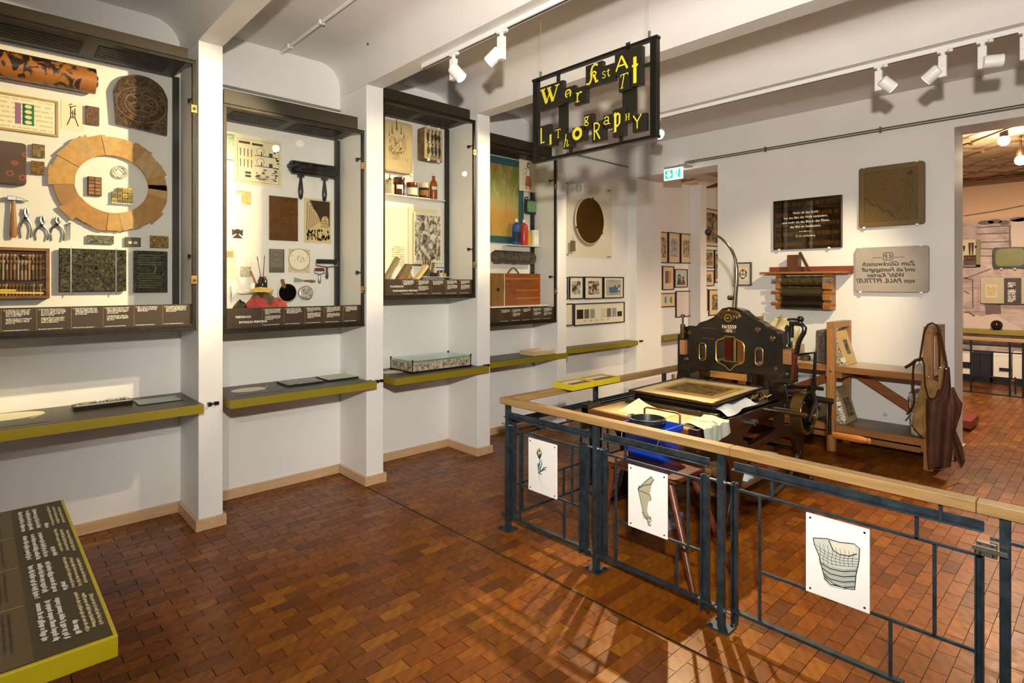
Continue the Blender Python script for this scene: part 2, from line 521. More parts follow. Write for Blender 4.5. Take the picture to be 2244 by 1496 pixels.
# ================================================================== PRINTED SURFACES AND SHARED MATERIALS
def uvs(t):
    o = t.sep(t.node('ShaderNodeTexCoord').outputs['UV'])
    return t.node('ShaderNodeTexCoord').outputs['UV'], o[0], o[1]
def margin(t, u, v, mu, mv=None):
    mv = mu if mv is None else mv
    a = t.ma('MULTIPLY', t.ma('GREATER_THAN', u, mu), t.ma('LESS_THAN', u, 1 - mu))
    b = t.ma('MULTIPLY', t.ma('GREATER_THAN', v, mv), t.ma('LESS_THAN', v, 1 - mv))
    return t.ma('MULTIPLY', a, b)
def sheet(kind, paper, ink, seed=0.0, mu=.08, mv=None, scale=6, lines=12, rough=.6, thr=.5, asp=1.0, soft=.06):
    k = ('sheet', kind, paper, ink, seed, mu, mv, scale, lines, rough, thr, asp)
    if k in MC: return MC[k]
    t = NT('print_' + kind)
    uv, u, v = uvs(t)
    vec = t.map(uv, (asp, 1, 1), (seed * 3.7, seed * 1.9, seed))
    mk = margin(t, u, v, mu, mv)
    if kind == 'etch':
        n = t.noise(vec, scale, 6, .7, .8)
        h = t.noise(t.map(vec, (1, 5, 1)), scale * 6, 2, .5)
        f = t.ma('ADD', t.ma('MULTIPLY', n, .68), t.ma('MULTIPLY', h, .32))
        f = t.ramp(f, [(thr - soft, 1.0), (thr + soft, 0.0)])
    elif kind == 'text':
        y = t.ma('MULTIPLY', v, lines)
        row = t.ma('FLOOR', y); fr = t.ma('SUBTRACT', y, row)
        ln = t.ma('MULTIPLY', t.ma('GREATER_THAN', fr, .32), t.ma('LESS_THAN', fr, .72))
        vv = t.node('ShaderNodeCombineXYZ', {0: t.ma('MULTIPLY', u, scale * 3), 1: t.ma('MULTIPLY', row, 7.3), 2: seed}).outputs[0]
        w = t.ma('GREATER_THAN', t.noise(vv, 1.0, 2, .6), thr - .06)
        f = t.ma('MULTIPLY', ln, w)
    elif kind == 'swirl':
        n = t.wave(vec, scale, 9, 4, 'RINGS')
        f = t.ramp(n, [(thr, 0.0), (thr + .12, 1.0)])
    elif kind == 'map':
        e = t.vor(vec, scale, 0, 'DISTANCE_TO_EDGE')
        n = t.noise(vec, scale * 2, 5, .7)
        f = t.ma('MAXIMUM', t.ramp(e, [(.012, .85), (.03, 0.0)]), t.ramp(n, [(.58, 0.0), (.72, .5)]))
    else:
        f = t.ramp(t.noise(vec, scale, 4, .6), [(thr, 0.0), (thr + .2, 1.0)])
    f = t.ma('MULTIPLY', f, mk)
    col = t.mix(f, paper, ink)
    MC[k] = t.fin(col, rough, 0, .3); return MC[k]
def relief(c1, c2, scale=40, st=1.0, rough=.35, metal=.7, dist=.01, kind='noise'):
    k = ('rel', c1, c2, scale, st, rough, metal, kind)
    if k in MC: return MC[k]
    t = NT('relief')
    v = t.co()
    if kind == 'swirl': n = t.wave(v, scale, 8, 3, 'RINGS')
    elif kind == 'cells': n = t.vor(v, scale, 0)
    else: n = t.noise(v, scale, 5, .65, 1.0)
    t.bump(n, st, dist)
    MC[k] = t.fin(t.mix(t.ramp(n, [(.35, 0.0), (.65, 1.0)]), c1, c2), rough, metal); return MC[k]

M_IRON = mat('#1d1a14', .45, .5, .3, 20, .02, 40, '#33291b')
M_HOOD = mat('#2e2512', .5, .1, .15, 9)
M_BRASS = mat('#b08a4a', .35, .9, .25, 40)
M_STEEL = mat('#a9a8a4', .28, 1.0, .2, 30)
M_DSTEEL = mat('#3b4146', .38, .85, .25, 25, .05, 80)
M_BLACK = mat('#0b0a09', .35)
M_BLKRUB = mat('#131211', .5, 0, .3, 30)
M_PAPER = mat('#efe7d2', .7, 0, .06, 9)
M_WHITE = mat('#ecebe6', .45)
M_CAPT = mat('#3d2d22', .45)
M_INKW = mat('#e9e6de', .6)
M_GLASS = glass_mat()
M_WOODM = wood('#8a5426', '#5f3315', 'Z', 10, .45, 'dark_wood')
M_WOODH = wood('#a9743c', '#7c4b20', 'Z', 12, .45, 'handle_wood')
M_OLIVE = mat('#8f7d18', .42, 0, .06, 4)
M_TOPD = mat('#4f4632', .42, 0, .05, 6)

def scribble(mb, fr, u0, u1, vtop, n, lh, rg, w=.0004, fill=.9, hh=.52):
    for i in range(n):
        v = vtop - i * lh; u = u0
        end = u0 + (u1 - u0) * (fill if i < n - 1 or n == 1 else fill * rg.uniform(.35, .8)) * rg.uniform(.9, 1.0)
        while u < end:
            for q in range(rg.randint(2, 9)):
                L = lh * rg.uniform(.22, .42); up = rg.choice((0, 0, 0, .25)); dn = rg.choice((0, 0, 0, .2))
                if u + L > end: break
                mb.flat([(u, v - lh * (hh + dn)), (u + L, v - lh * (hh + dn)), (u + L, v + lh * up), (u, v + lh * up)], fr, w)
                u += L + lh * .09
            u += lh * .32
def pane_sheet(name, fr, u0, u1, v0, v1, w, mt, parent=None, th=.0015):
    m = MB(); m.fbox(fr, u0, u1, v0, v1, w - th, w)
    return m.build(name, mt, parent, uv=(fr, u0, v0, u1 - u0, v1 - v0))
def sheet_thing(name, label, cat, fr, r, mt, w0=.0, th=.003, group=None):
    u0, u1, v0, v1 = r
    o = pane_sheet(name, fr, u0, u1, v0, v1, w0 + th, mt, None, th)
    return tag(o, label, cat, group)
def rrect(u0, u1, v0, v1, r, n=4):
    pts = []
    for cx, cy, a0 in ((u1 - r, v0 + r, -90), (u1 - r, v1 - r, 0), (u0 + r, v1 - r, 90), (u0 + r, v0 + r, 180)):
        for i in range(n + 1):
            a = math.radians(a0 + 90 * i / n); pts.append((cx + r * math.cos(a), cy + r * math.sin(a)))
    return pts
def ell(cu, cv, a, b, n=32, a0=0, a1=360):
    m = n if a1 - a0 == 360 else n + 1
    return [(cu + a * math.cos(math.radians(a0 + (a1 - a0) * i / n)), cv + b * math.sin(math.radians(a0 + (a1 - a0) * i / n))) for i in range(m)]
def wob(pts, amt, rg): return [(u + rg.uniform(-amt, amt), v + rg.uniform(-amt, amt)) for u, v in pts]
# ================================================================== DISPLAY CASES
RG = random.Random(5)
def case(label, y0, y1, xf, z0, z1, zh, xb, divs, head=None, hidden_left=False):
    t = thing('display_case', label, 'display case', (xf, (y0 + y1) / 2, z0), 'iron display cases in the wall niches')
    g = .004
    fr = FL(0)
    m = MB(); m.box(xb, xf - .03, y0 + .012, y1 - .045, z1 - .004, zh); hood = m.build('hood', M_HOOD, t, bevel=.003)
    # louvres under the hood, two groups
    L = (y1 - y0)
    for gi in (0, 1):
        a = y0 + L * (.10 + .43 * gi); b = a + L * .36
        for k in range(7):
            x = xb + .10 + k * (xf - xb - .24) / 6
            mm = MB(); mm.box(x - .008, x + .008, a, b, z1 - .011, z1 - .003); mm.build('vent_slat', M_IRON, hood)
    for zz, nm in ((z1, 'top_rail'), (z0, 'bottom_rail')):
        m = MB()
        if nm == 'top_rail': m.box(xf - .02, xf, y0, y1, zz - .022, zz); m.box(xf - .035, xf + .004, y0, y1, zz, zz + .006)
        else: m.box(xf - .025, xf, y0, y1, zz, zz + .026); m.box(xf - .03, xf + .006, y0, y1, zz - .012, zz)
        m.build(nm, M_IRON, t, bevel=.002)
    for yy in (y0, y1 - .024):
        m = MB(); m.box(xf - .022, xf, yy, yy + .024, z0 + .02, z1 - .02); m.build('stile', M_IRON, t, bevel=.002)
    m = MB(); m.box(xb, xb + .035, y1 - .045, y1 - .003, z0, z1); m.build('rear_post', mat('#17130b', .5), t, bevel=.003)
    m = MB(); m.box(xb, xf - .02, y0 + .01, y1 - .01, z0 - .01, z0); m.build('floor_plate', M_HOOD, t)
    m = MB(); m.box(xf - .014, xf - .009, y0 + .02, y1 - .02, z0 + .02, z1 - .02); m.build('glass_pane', M_GLASS, t)
    for f in ((.18, .82) if not hidden_left else (.2, .8)):
        zl = z0 + (z1 - z0) * f
        m = MB(); m.box(xf - .002, xf + .008, y1 - .034, y1 + .004, zl - .028, zl + .028); la = m.build('latch', M_BRASS, t, bevel=.002)
        m = MB(); m.lathe([(.010, 0), (.010, .006), (.004, .010)], (xf + .008, y1 - .012, zl), (1, 0, 0), 10); m.build('screw', M_STEEL, la)
    for f in (.27, .86):
        zl = z0 + (z1 - z0) * f
        m = MB(); m.box(xf - .075, xf - .022, y1 - .03, y1 - .02, zl - .004, zl + .004)
        m.prism([(0, -.016), (.024, -.010), (.034, 0), (.024, .010), (0, .016), (-.012, 0)], FB(y1 - .020).at(xf - .085, zl), 0, .012)
        m.build('inner_catch', M_BLACK, t)
    # caption panel
    fp = FL(xf - .02); cz0, cz1 = z0 + .022, z0 + .165
    m = MB(); m.box(xf - .028, xf - .02, y0 + .024, y1 - .024, cz0, cz1); cp = m.build('caption_panel', M_CAPT, t)
    m = MB(); y0c, y1c = y0 + .03, y1 - .03
    if head:
        put_text(m, head[0], .021, fp.at(y0c + .055, cz0 + .072), .0006, bold=.0006)
        put_text(m, head[1], .021, fp.at(y0c + .082, cz0 + .034), .0006, bold=.0006)
    for i, d in enumerate(divs):
        e = divs[i + 1] if i + 1 < len(divs) else y1c
        w = e - d
        nb = RG.choice((1, 2, 2))
        v = cz1 - .012
        for b in range(nb):
            n = RG.choice((4, 5))
            scribble(m, fp, d + .020, e - .008, v, n, .0085, RG, .0006, .9, .42)
            v -= n * .0085 + .008
        scribble(m, fp, d + .008, e - .02, cz0 + .015, 1, .006, RG, .0006)
    if m.f: tag(m.build('lettering', M_INKW, cp), kind='stuff')
    m = MB()
    for d in divs:
        m.flat([(d, cz0 + .006), (d + .0012, cz0 + .006), (d + .0012, cz1 - .006), (d, cz1 - .006)], fp, .0005)
        m.flat([(d + .009, cz1 - .018), (d + .017, cz1 - .018), (d + .017, cz1 - .010), (d + .009, cz1 - .010)], fp, .0005)
    tag(m.build('divider', mat('#b59a3c', .5), cp), kind='stuff')
    return t
d1 = [PX(x, 690, -4.34).y for x in (2.5, 81, 157, 227, 295, 358)]
case('large iron display case with printing roller, ring and hand tools, nearest the left edge', -.02, 1.105, -4.34, 1.39, 3.215, 3.30, XB, d1)
d2 = [PX(470 + x / 4.987, 690, -4.34).y for x in (530, 768, 995, 1210, 1418)]
case('iron display case with intaglio plates, rollers and rags, second along the wall', 1.275, 2.375, -4.335, 1.35, 2.965, 3.08, XB, d2, ('TIEFDRUCK', 'INTAGLIO PRINTING'))
d3 = [PX(820 + x / 5.542, 630, -4.345).y for x in (348, 530, 708, 882, 1050)]
case('iron display case with litho stones and shelf of jars, third along the wall', 2.553, 3.585, -4.345, 1.565, 3.285, 3.394, XB, d3, ('FLACHDRUCK', 'PLANOGRAPHIC PRINTING'))
d4 = [PX(1040 + x / 5.755, 690, -4.43).y for x in (345, 485, 620, 750, 880)]
case('iron display case with teal screen frame and wooden suitcase, farthest along the wall', 3.765, 4.862, -4.435, 1.26, 3.135, 3.25, -4.82, d4)

# ------------------------------------------------------------------ things in case 1
XI = XB
F1 = FL(XB)
def R1(*a): return lrect(XB + .01, *a)
# printing roller with flower pattern
u1, z0, z1 = PX(208, 180, XB + .08).y, PX(205, 206, XB + .08).z, PX(205, 152, XB + .08).z
def roller_mat():
    t = NT('flower_roller'); v = t.co()
    n = t.noise(t.map(v, (1, 1.3, 1)), 9, 3, .5, 1.5)
    w = t.vor(t.map(v, (1, 1, 1)), 9, 0)
    f = t.ma('MULTIPLY', t.ramp(n, [(.49, 0.0), (.53, 1.0)]), t.ramp(w, [(.55, 1.0), (.7, .1)]))
    return t.fin(t.mix(f, '#a96a2c', '#2a1c12'), .4)
t = thing('printing_roller', 'wooden wallpaper printing roller with dark flower pattern, top of the large case', 'roller', (XB + .11, .45, (z0 + z1) / 2))
rr = (z1 - z0) / 2; zc = (z0 + z1) / 2
m = MB(); m.cyl((XB + .005 + rr, -.01 + .03, zc), (XB + .005 + rr, u1, zc), rr, n=32); m.build('roller_body', roller_mat(), t, smooth=True)
m = MB(); m.cyl((XB + .005 + rr, u1, zc), (XB + .005 + rr, u1 + .014, zc), rr * .45, n=20); m.build('roller_core', M_STEEL, t, smooth=True)
# framed pattern sheet
r = R1(-40, 128, 215, 293)
u0, u1, v0, v1 = r[0], r[1], PX(60, 292, XB).z, PX(60, 212, XB).z
t = thing('framed_pattern_sheet', 'framed pale sheet with purple and green ornament strips, below the roller', 'frame', (XB + .015, (u0 + u1) / 2, v0))
pane_sheet('sheet', F1, u0 + .012, u1 - .012, v0 + .012, v1 - .012, .012, sheet('text', '#f1ead2', '#d8cba0', 2, .05, lines=7), t, .006)
m = MB()
for a, b, c, d in ((u0, u1, v0, v0 + .014), (u0, u1, v1 - .014, v1), (u0, u0 + .014, v0 + .014, v1 - .014), (u1 - .014, u1, v0 + .014, v1 - .014)):
    m.fbox(F1, a, b, c, d, 0, .02)
m.build('frame', mat('#b99a5e', .4), t, bevel=.002)
pu = PX(33, 250, XB).y; 
m = MB(); m.flat(rrect(pu, pu + .028, v0 + .05, v1 - .05, .001, 1), F1, .0135); m.build('purple_strip', sheet('swirl', '#b482b5', '#7a3d84', 1, .02, scale=9), t, uv=(F1, pu, v0 + .05, .028, v1 - v0 - .1))
m = MB(); m.flat(rrect(pu + .036, pu + .092, v0 + .05, v1 - .05, .001, 1), F1, .0135); m.build('green_strip', sheet('swirl', '#2c7a4b', '#0f4a2a', 3, .02, scale=5), t, uv=(F1, pu, v0 + .05, .056, v1 - v0 - .1))
m = MB()
for k in range(4): 
    h = (v1 - v0 - .1); m.flat(ell(pu + .064, v0 + .05 + h * (k + .5) / 4, .018, h * .09, 16), F1, .0142)
m.build('ornament', mat('#e6dcae', .6), t)
# paper with press drawing, small wood block
r = R1(134, 185, 224, 284)
o = sheet_thing('paper_print', 'small cream paper with ink drawing of a hand press', 'print', F1, r, mat('#efe3c8', .7)); uu = (r[0] + r[1]) / 2; vv = r[2]; hh = r[3] - r[2]
m = MB()
for a, b in (((-.5, .15), (-.2, .45)), ((.5, .15), (.2, .45)), ((-.25, .45), (.25, .45)), ((-.18, .45), (-.18, .85)), ((.18, .45), (.18, .8)), ((-.3, .8), (.3, .9)), ((-.2, .62), (.3, .6)), ((0, .45), (0, .72)), ((-.35, .88), (-.05, .95))):
    m.stroke([(uu + a[0] * .06, vv + a[1] * hh), (uu + b[0] * .06, vv + b[1] * hh)], .006, F1, .0036)
m.build('drawing', mat('#5b4128', .7), o)
def slab(name, label, cat, fr, r, mt, th=.02, w0=.0, rad=.002, bev=.002, group=None, **kw):
    m = MB(); m.prism(rrect(*r, rad, 3) if rad > .0025 else [(r[0], r[2]), (r[1], r[2]), (r[1], r[3]), (r[0], r[3])], fr, w0, w0 + th)
    o = m.build(name, mt, bevel=bev, uv=(fr, r[0], r[2], r[1] - r[0], r[3] - r[2]))
    return tag(o, label, cat, group)
slab('wood_block', 'small brown wood block carved with a hand press, beside the arched plate', 'printing block', F1, R1(187, 217, 234, 274), relief('#8a5d34', '#3a2415', 60, .8, .5, 0), .025)
# arched relief plate
u0, u1, v0, v1 = R1(246, 365, 168, 287)
m = MB(); pts = [(u0 + .015, v0 + .02), (u0, v1 - .14)] + [(u0 + .01 + (u1 - u0 - .02) * (1 - math.cos(math.pi * i / 12)) / 2, v1 - .13 + .13 * math.sin(math.pi * i / 12)) for i in range(1, 12)] + [(u1, v1 - .14), (u1 - .005, v0 - .012)]
m.prism(pts, F1, .02, .055)
o = tag(m.build('relief_plate', relief('#8a6a44', '#3a2a17', 34, 1.0, .38, .4, .03), bevel=.004), 'large arched embossed metal plate with floral relief, upper right of large case', 'relief plate')
m = MB(); cu, cv = (u0 + u1) / 2, (v0 + v1) / 2
for q in ((.150, 0), (.10, .01)):
    m.tube([F1.p(cu + a, cv + b, .056) for a, b in ell(0, -.02, q[0], q[0] * .8, 28)], .0045, 6, True)
for k in range(26):
    a = 2 * math.pi * k / 26; m.sphere(F1.p(cu + .125 * math.cos(a), cv - .02 + .10 * math.sin(a), .056), .006, 6)
for k in range(6):
    a = 2 * math.pi * k / 6; m.tube([F1.p(cu + .06 * math.cos(a) + .035 * math.cos(b), cv + .01 + .05 * math.sin(a) + .03 * math.sin(b), .056) for b in [i * .7 for i in range(9)]], .004, 6, True)
m.build('raised_ornament', mat('#7d6242', .35, .5), o, smooth=True)
m = MB(); m.bar(F1.p(cu - .02, v0, .056), F1.p(cu - .02, v1 - .01, .056), .002, .002); m.build('seam', M_BLACK, o)
# red patterned block at the left edge
def clover_mat():
    t = NT('clover_print'); uv, u, v = uvs(t)
    d = t.vor(t.map(uv, (3.2, 4.5, 1)), 1.0); n = t.noise(t.map(uv, (5, 5, 1)), 9, 3, .6)
    f = t.ma('MULTIPLY', t.ramp(d, [(.16, 0.0), (.20, 1.0), (.29, 1.0), (.33, 0.0)]), t.ramp(n, [(.42, 0.0), (.5, 1.0)]))
    t.bump(n, .4, .004)
    return t.fin(t.mix(f, t.mix(n, '#3d2718', '#5a3a26'), '#b0483c'), .5)
u0, u1, v0, v1 = R1(-35, 57, 312, 404)
slab('pattern_roller', 'dark block with red flower print at the left edge of large case', 'printing block', F1, (u0, u1, v0, v1), clover_mat(), .06, 0, .02, .004)
slab('ornament_block', 'small metal ornament block with round face, upper of two', 'printing block', F1, R1(70, 98, 317, 345), relief('#9a8350', '#4e3c22', 45, .8, .4, .4), .03)
slab('ornament_block', 'small metal ornament block with bird picture, lower of two', 'printing block', F1, R1(68, 97, 354, 382), relief('#a5823f', '#573f1c', 55, .9, .4, .4), .03)
# ring of parchment sheets
u0, u1, v0, v1 = R1(112, 366, 300, 508)
cu, cv, A, B = (u0 + u1) / 2, (v0 + v1) / 2, (u1 - u0) / 2, (v1 - v0) / 2
iu0, iu1, iv0, iv1 = R1(160, 323, 343, 470)
a2, b2 = (iu1 - iu0) / 2, (iv1 - iv0) / 2
t = thing('parchment_ring', 'large wooden ring wrapped with overlapping tan parchment strips', 'ring', (XB + .03, cu, v0))
m = MB(); m.prism(ell(cu, cv, A * .98, B * .98, 48), F1, .006, .03, [ell(cu, cv, a2, b2, 48)]); m.build('ring_board', mat('#a8783f', .5, 0, .3, 20), t)
NP = 22; rg = random.Random(8)
for k in range(NP):
    if k in (11, 12): continue
    a0 = 360 * k / NP + rg.uniform(-2, 2); a1 = a0 + 360 / NP * rg.uniform(1.05, 1.35)
    e = rg.uniform(.97, 1.06); n_ = 5
    outer = [(cu + A * e * math.cos(math.radians(a0 + (a1 - a0) * i / n_)) + rg.uniform(-.004, .004), cv + B * e * math.sin(math.radians(a0 + (a1 - a0) * i / n_)) + rg.uniform(-.006, .006)) for i in range(n_ + 1)]
    inner = [(cu + a2 * .985 * math.cos(math.radians(a1 - (a1 - a0) * i / n_)), cv + b2 * .985 * math.sin(math.radians(a1 - (a1 - a0) * i / n_))) for i in range(n_ + 1)]
    w = .031 + .0025 * (k % 3)
    m = MB(); m.prism(outer + inner, F1, w, w + .002)
    m.build('parchment_strip', mat(rg.choice(['#c99a52', '#bd8d48', '#d0a45e', '#b9843f', '#c8a066']), .55, 0, .25, 25, .4, 40), t)
# coil, type blocks
m = MB(); c = PX(262, 378, XB)
for q, (dz, s) in enumerate(((0, .046), (.006, .040), (-.004, .036), (.004, .030))):
    m.tube([F1.p(c.y + s * math.cos(a) + .003 * q, c.z + dz + s * math.sin(a) * .95, .012 + .006 * q + .006 * math.sin(a * 2)) for a in [2 * math.pi * i / 26 for i in range(26)]], .0028, 6, True)
tag(m.build('cord_coil', mat('#d8d2bd', .5), smooth=True), 'small coil of pale cord hung inside the parchment ring', 'coil')
u0, u1, v0, v1 = R1(191, 222, 388, 429)
t = thing('type_forme', 'flat tray of brown wooden type inside the parchment ring', 'type forme', (XB, (u0 + u1) / 2, v0))
m = MB(); m.fbox(F1, u0, u1, v0, v1, 0, .03); m.build('tray', mat('#5b3a1e', .5), t, bevel=.002)
for i in range(5):
    for j in range(2):
        a = u0 + .006 + j * (u1 - u0 - .008) / 2; b = v0 + .006 + i * (v1 - v0 - .008) / 5
        m = MB(); m.fbox(F1, a, a + (u1 - u0) / 2 - .009, b, b + (v1 - v0) / 5 - .006, .03, .036 + RG.uniform(0, .004)); m.build('type_piece', mat(RG.choice(['#8d6030', '#7a4e26', '#a07038']), .5), t)
u0, u1, v0, v1 = R1(244, 290, 411, 446)
t = thing('lead_type_stack', 'stack of square lead type pieces on a tiny ledge inside the ring', 'type', (XB, (u0 + u1) / 2, v0))
m = MB(); m.fbox(F1, u0 - .004, u1 + .006, v0 - .004, v0, 0, .035); m.build('ledge', M_WHITE, t)
for i in range(4):
    for j in range(3):
        if j == 2 and i in (0,): continue
        s = (u1 - u0) / 4; a = u0 + i * s; b = v0 + j * (v1 - v0) / 3
        m = MB(); m.fbox(F1, a + .001, a + s - .001, b, b + (v1 - v0) / 3 * RG.uniform(.9, 1.12) - .001, 0, .03)
        tp = m.build('type_piece', mat(RG.choice(['#8f8052', '#a8935a', '#7d7049']), .4, .5), t, bevel=.001)
        m = MB(); m.tube([F1.p(a + s / 2 + .007 * math.cos(q), b + s * .45 + .007 * math.sin(q), .0305) for q in [2 * math.pi * k / 10 for k in range(10)]], .0014, 4, True); m.build('type_face', M_DSTEEL, tp)
# hand tools
def pr(px, py): q = PX(px, py, XB + .012); return (q.y, q.z)
t = thing('hammer', 'hammer with wooden handle and steel head hung on the case back', 'hammer', (XB + .02, *pr(29, 521)))
m = MB(); a = pr(29, 441); b = pr(29, 521)
m.tube([F1.p(a[0], a[1] + .02, .03), F1.p(a[0], a[1] - .04, .03), F1.p((a[0] + b[0]) / 2, (a[1] + b[1]) / 2, .03), F1.p(b[0], b[1] + .02, .03), F1.p(b[0], b[1], .03)], [.012, .011, .015, .019, .014], 10, flat=.7); m.build('handle', M_WOODH, t, smooth=True)
m = MB(); h = pr(28, 435); m.fbox(F1, h[0] - .028, h[0] + .012, h[1] - .014, h[1] + .014, .016, .044); m.prism([(h[0] + .012, h[1] - .013), (h[0] + .075, h[1] - .014), (h[0] + .075, h[1] - .008), (h[0] + .012, h[1] + .013)], F1, .018, .042); m.build('head', M_STEEL, t, bevel=.003)
def pliers(label, x, yt, yb, wd, jaw):
    top = pr(x, yt); bot = pr(x, yb); H_ = top[1] - bot[1]; pv = bot[1] + H_ * (1 - jaw); c = top[0]
    t = thing('pliers', label, 'pliers', (XB + .02, c, bot[1]), 'pliers beside the hammer')
    for sgn in (-1, 1):
        pts = [(c - sgn * .006, top[1]), (c - sgn * wd * .32, pv + H_ * jaw * .5), (c + sgn * .002, pv), (c + sgn * wd * .8, pv - H_ * .2), (c + sgn * wd, pv - H_ * .38), (c + sgn * wd * .75, bot[1])]
        m = MB(); m.tube([F1.p(u, v, .014 + .004 * sgn) for u, v in pts], [.005, .009, .010, .006, .006, .005], 8); m.build('arm', M_STEEL, t, smooth=True)
    m = MB(); m.lathe([(.011, 0), (.011, .012), (.005, .016)], F1.p(c, pv, .012), (1, 0, 0), 12); m.build('pivot', M_DSTEEL, t, smooth=True)
pliers('steel pincers with bowed grips, next to the hammer', 57, 456, 521, .028, .33)
pliers('steel flat nose pliers with open curved grips, between two other pliers', 92, 473, 526, .034, .38)
pliers('steel pliers with straight spread grips, right of the flat nose pliers', 126, 476, 527, .036, .30)
for x, yt, yb, lb in ((146, 491, 527, 'thin steel punch with flat top, left of the pair'), (153, 488, 525, 'thin steel punch with flared top, right of the pair')):
    a, b = pr(x, yt), pr(x, yb)
    m = MB(); m.tube([F1.p(a[0], a[1], .01), F1.p(a[0], a[1] - .012, .01), F1.p(b[0], b[1], .01)], [.007, .003, .0025], 8)
    tag(m.build('punch', M_STEEL, smooth=True), lb, 'punch', 'steel punches')
# small plates
slab('nameplate', 'long engraved metal nameplate under the parchment ring', 'plate', F1, R1(190, 249, 516, 534), relief('#9a9683', '#4d4a3d', 70, .8, .35, .7), .012, .012)
slab('nameplate', 'small dark metal plate with a raised pale word', 'plate', F1, R1(273, 308, 520, 540), sheet('text', '#5e5646', '#d9d2bd', 3, .22, .28, 1.2, 1.3), .012, .012)
slab('nameplate', 'small brass plate with engraved scroll, right of the dark plate', 'plate', F1, R1(328, 368, 517, 543), relief('#b59a56', '#5d4c26', 60, .8, .35, .7), .02, .012)
# wooden tool case with punches
u0, u1, v0, v1 = R1(-30, 107, 543, 654)
t = thing('punch_case', 'open wooden case with rows of bookbinding stamps and a folding rule', 'tool case', (XB, (u0 + u1) / 2, v0))
m = MB(); wd = .02
m.fbox(F1, u0, u1, v0, v1, 0, .012)
for a, b, c, d in ((u0, u1, v0, v0 + wd), (u0, u1, v1 - wd, v1), (u0, u0 + wd, v0 + wd, v1 - wd), (u1 - wd, u1, v0 + wd, v1 - wd)): m.fbox(F1, a, b, c, d, .012, .075)
m.build('box', wood('#8a5a2a', '#5c3413', 'Y', 8, .45), t, bevel=.002)
hh = v1 - v0
for f in (.74, .60, .42, .17):
    m = MB(); m.fbox(F1, u0 + wd, u1 - wd, v0 + hh * f - .008, v0 + hh * f + .006, .012, .05); m.build('rack_bar', wood('#b98546', '#8d5a27', 'Y', 8, .45), t)
for f, L, n_ in ((.74, .14, 13), (.60, .17, 13), (.17, .12, 14)):
    for k in range(n_):
        u = u0 + wd + .02 + k * (u1 - u0 - 2 * wd - .03) / n_; b = v0 + hh * f
        big = (f == .74 and k == 7)
        m = MB(); m.lathe([(.0055, -L * .45), (.007, -L * .2), (.005, 0), (.005, L * .1), (.013 * (1.7 if big else 1), L * .2 + .004), (.012 * (1.7 if big else 1), L * .22 + .008), (.003, L * .24 + .012)], F1.p(u, b, .058), (0, 0, 1), 8)
        m.build('stamp', mat(RG.choice(['#6b4a28', '#857a68', '#54412a', '#94785a']), .4, .3), t, smooth=True)
m = MB(); m.fbox(F1.at(u0 + .03, v0 + .035, 0, -.03), 0, u1 - u0 - .06, 0, .012, .055, .065); m.fbox(F1.at(u0 + .03, v0 + .05, 0, -.03), 0, (u1 - u0) * .35, 0, .012, .055, .065); m.build('folding_rule', mat('#d2b23c', .45), t)
# big relief plate of panels and dark text plate
u0, u1, v0, v1 = R1(128, 275, 546, 638)
t = thing('panel_plate', 'wide embossed dark metal plate of eighteen ornament panels', 'relief plate', (XB, (u0 + u1) / 2, v0))
m = MB(); m.fbox(F1, u0, u1, v0, v1, .02, .045); m.build('plate', mat('#3d3a2e', .35, .7), t, bevel=.003)
for i in range(6):
    for j in range(3):
        a = u0 + i * (u1 - u0) / 6; b = v0 + j * (v1 - v0) / 3; w_, h_ = (u1 - u0) / 6, (v1 - v0) / 3
        m = MB(); m.fbox(F1, a + .003, a + w_ - .003, b + .002, b + h_ - .002, .045, .05); m.build('panel', relief('#a09a80', '#1d1b14', 46 + 4 * ((i * 5 + j) % 7), 1.0, .3, .6, .03), t)
for i in (1, 5):
    m = MB(); m.bar(F1.p(u0 + i * (u1 - u0) / 6, v0 - .012, .052), F1.p(u0 + i * (u1 - u0) / 6, v1 + .01, .052), .004, .006); m.build('holder', M_STEEL, t)
o = slab('text_plate', 'dark engraved metal plate with lines of text and small emblem', 'relief plate', F1, R1(291, 365, 550, 640), relief('#6b6753', '#1c1a13', 85, 1.0, .28, .5), .03, .012, .006, .004)
u0, u1, v0, v1 = R1(291, 365, 550, 640); m = MB()
for k in range(15):
    if 4 < k < 8: continue
    v = v1 - .03 - k * (v1 - v0 - .05) / 15; m.fbox(F1, u0 + .03, u1 - .03 - .02 * (k % 3), v - .004, v, .042, .0435)
m.tube([F1.p((u0 + u1) / 2 + a, v0 + (v1 - v0) * .58 + b, .043) for a, b in ell(0, 0, .03, .04, 14)], .003, 5, True); m.build('raised_lettering', mat('#7a755f', .3, .7), o)

# ------------------------------------------------------------------ things in case 2
F2 = FL(XB)
slab('green_tile', 'green enamelled plate with dark edge, partly hidden by the first pillar', 'plate', F2, R1(480, 513, 292, 349), mat('#2e6a34', .25, 0, .35, 22, .2, 30, '#4f8a4a'), .012, .004, .003, .002)
u0, u1, v0, v1 = R1(514, 618, 302, 406)
o = sheet_thing('engraving_sheet', 'cream technical engraving sheet showing presses and tools in rows', 'print', F2, (u0, u1, v0, v1), mat('#ecdfbb', .7, 0, .12, 8)); rg = random.Random(4)
W_, H_ = u1 - u0, v1 - v0; m = MB()
def bx(a, b, c, d): m.flat([(u0 + a * W_, v0 + c * H_), (u0 + b * W_, v0 + c * H_), (u0 + b * W_, v0 + d * H_), (u0 + a * W_, v0 + d * H_)], F2, .0036)
for a, b, c, d in ((.06, .94, .06, .065), (.06, .94, .93, .935), (.06, .065, .06, .93), (.935, .94, .06, .93)): bx(a, b, c, d)
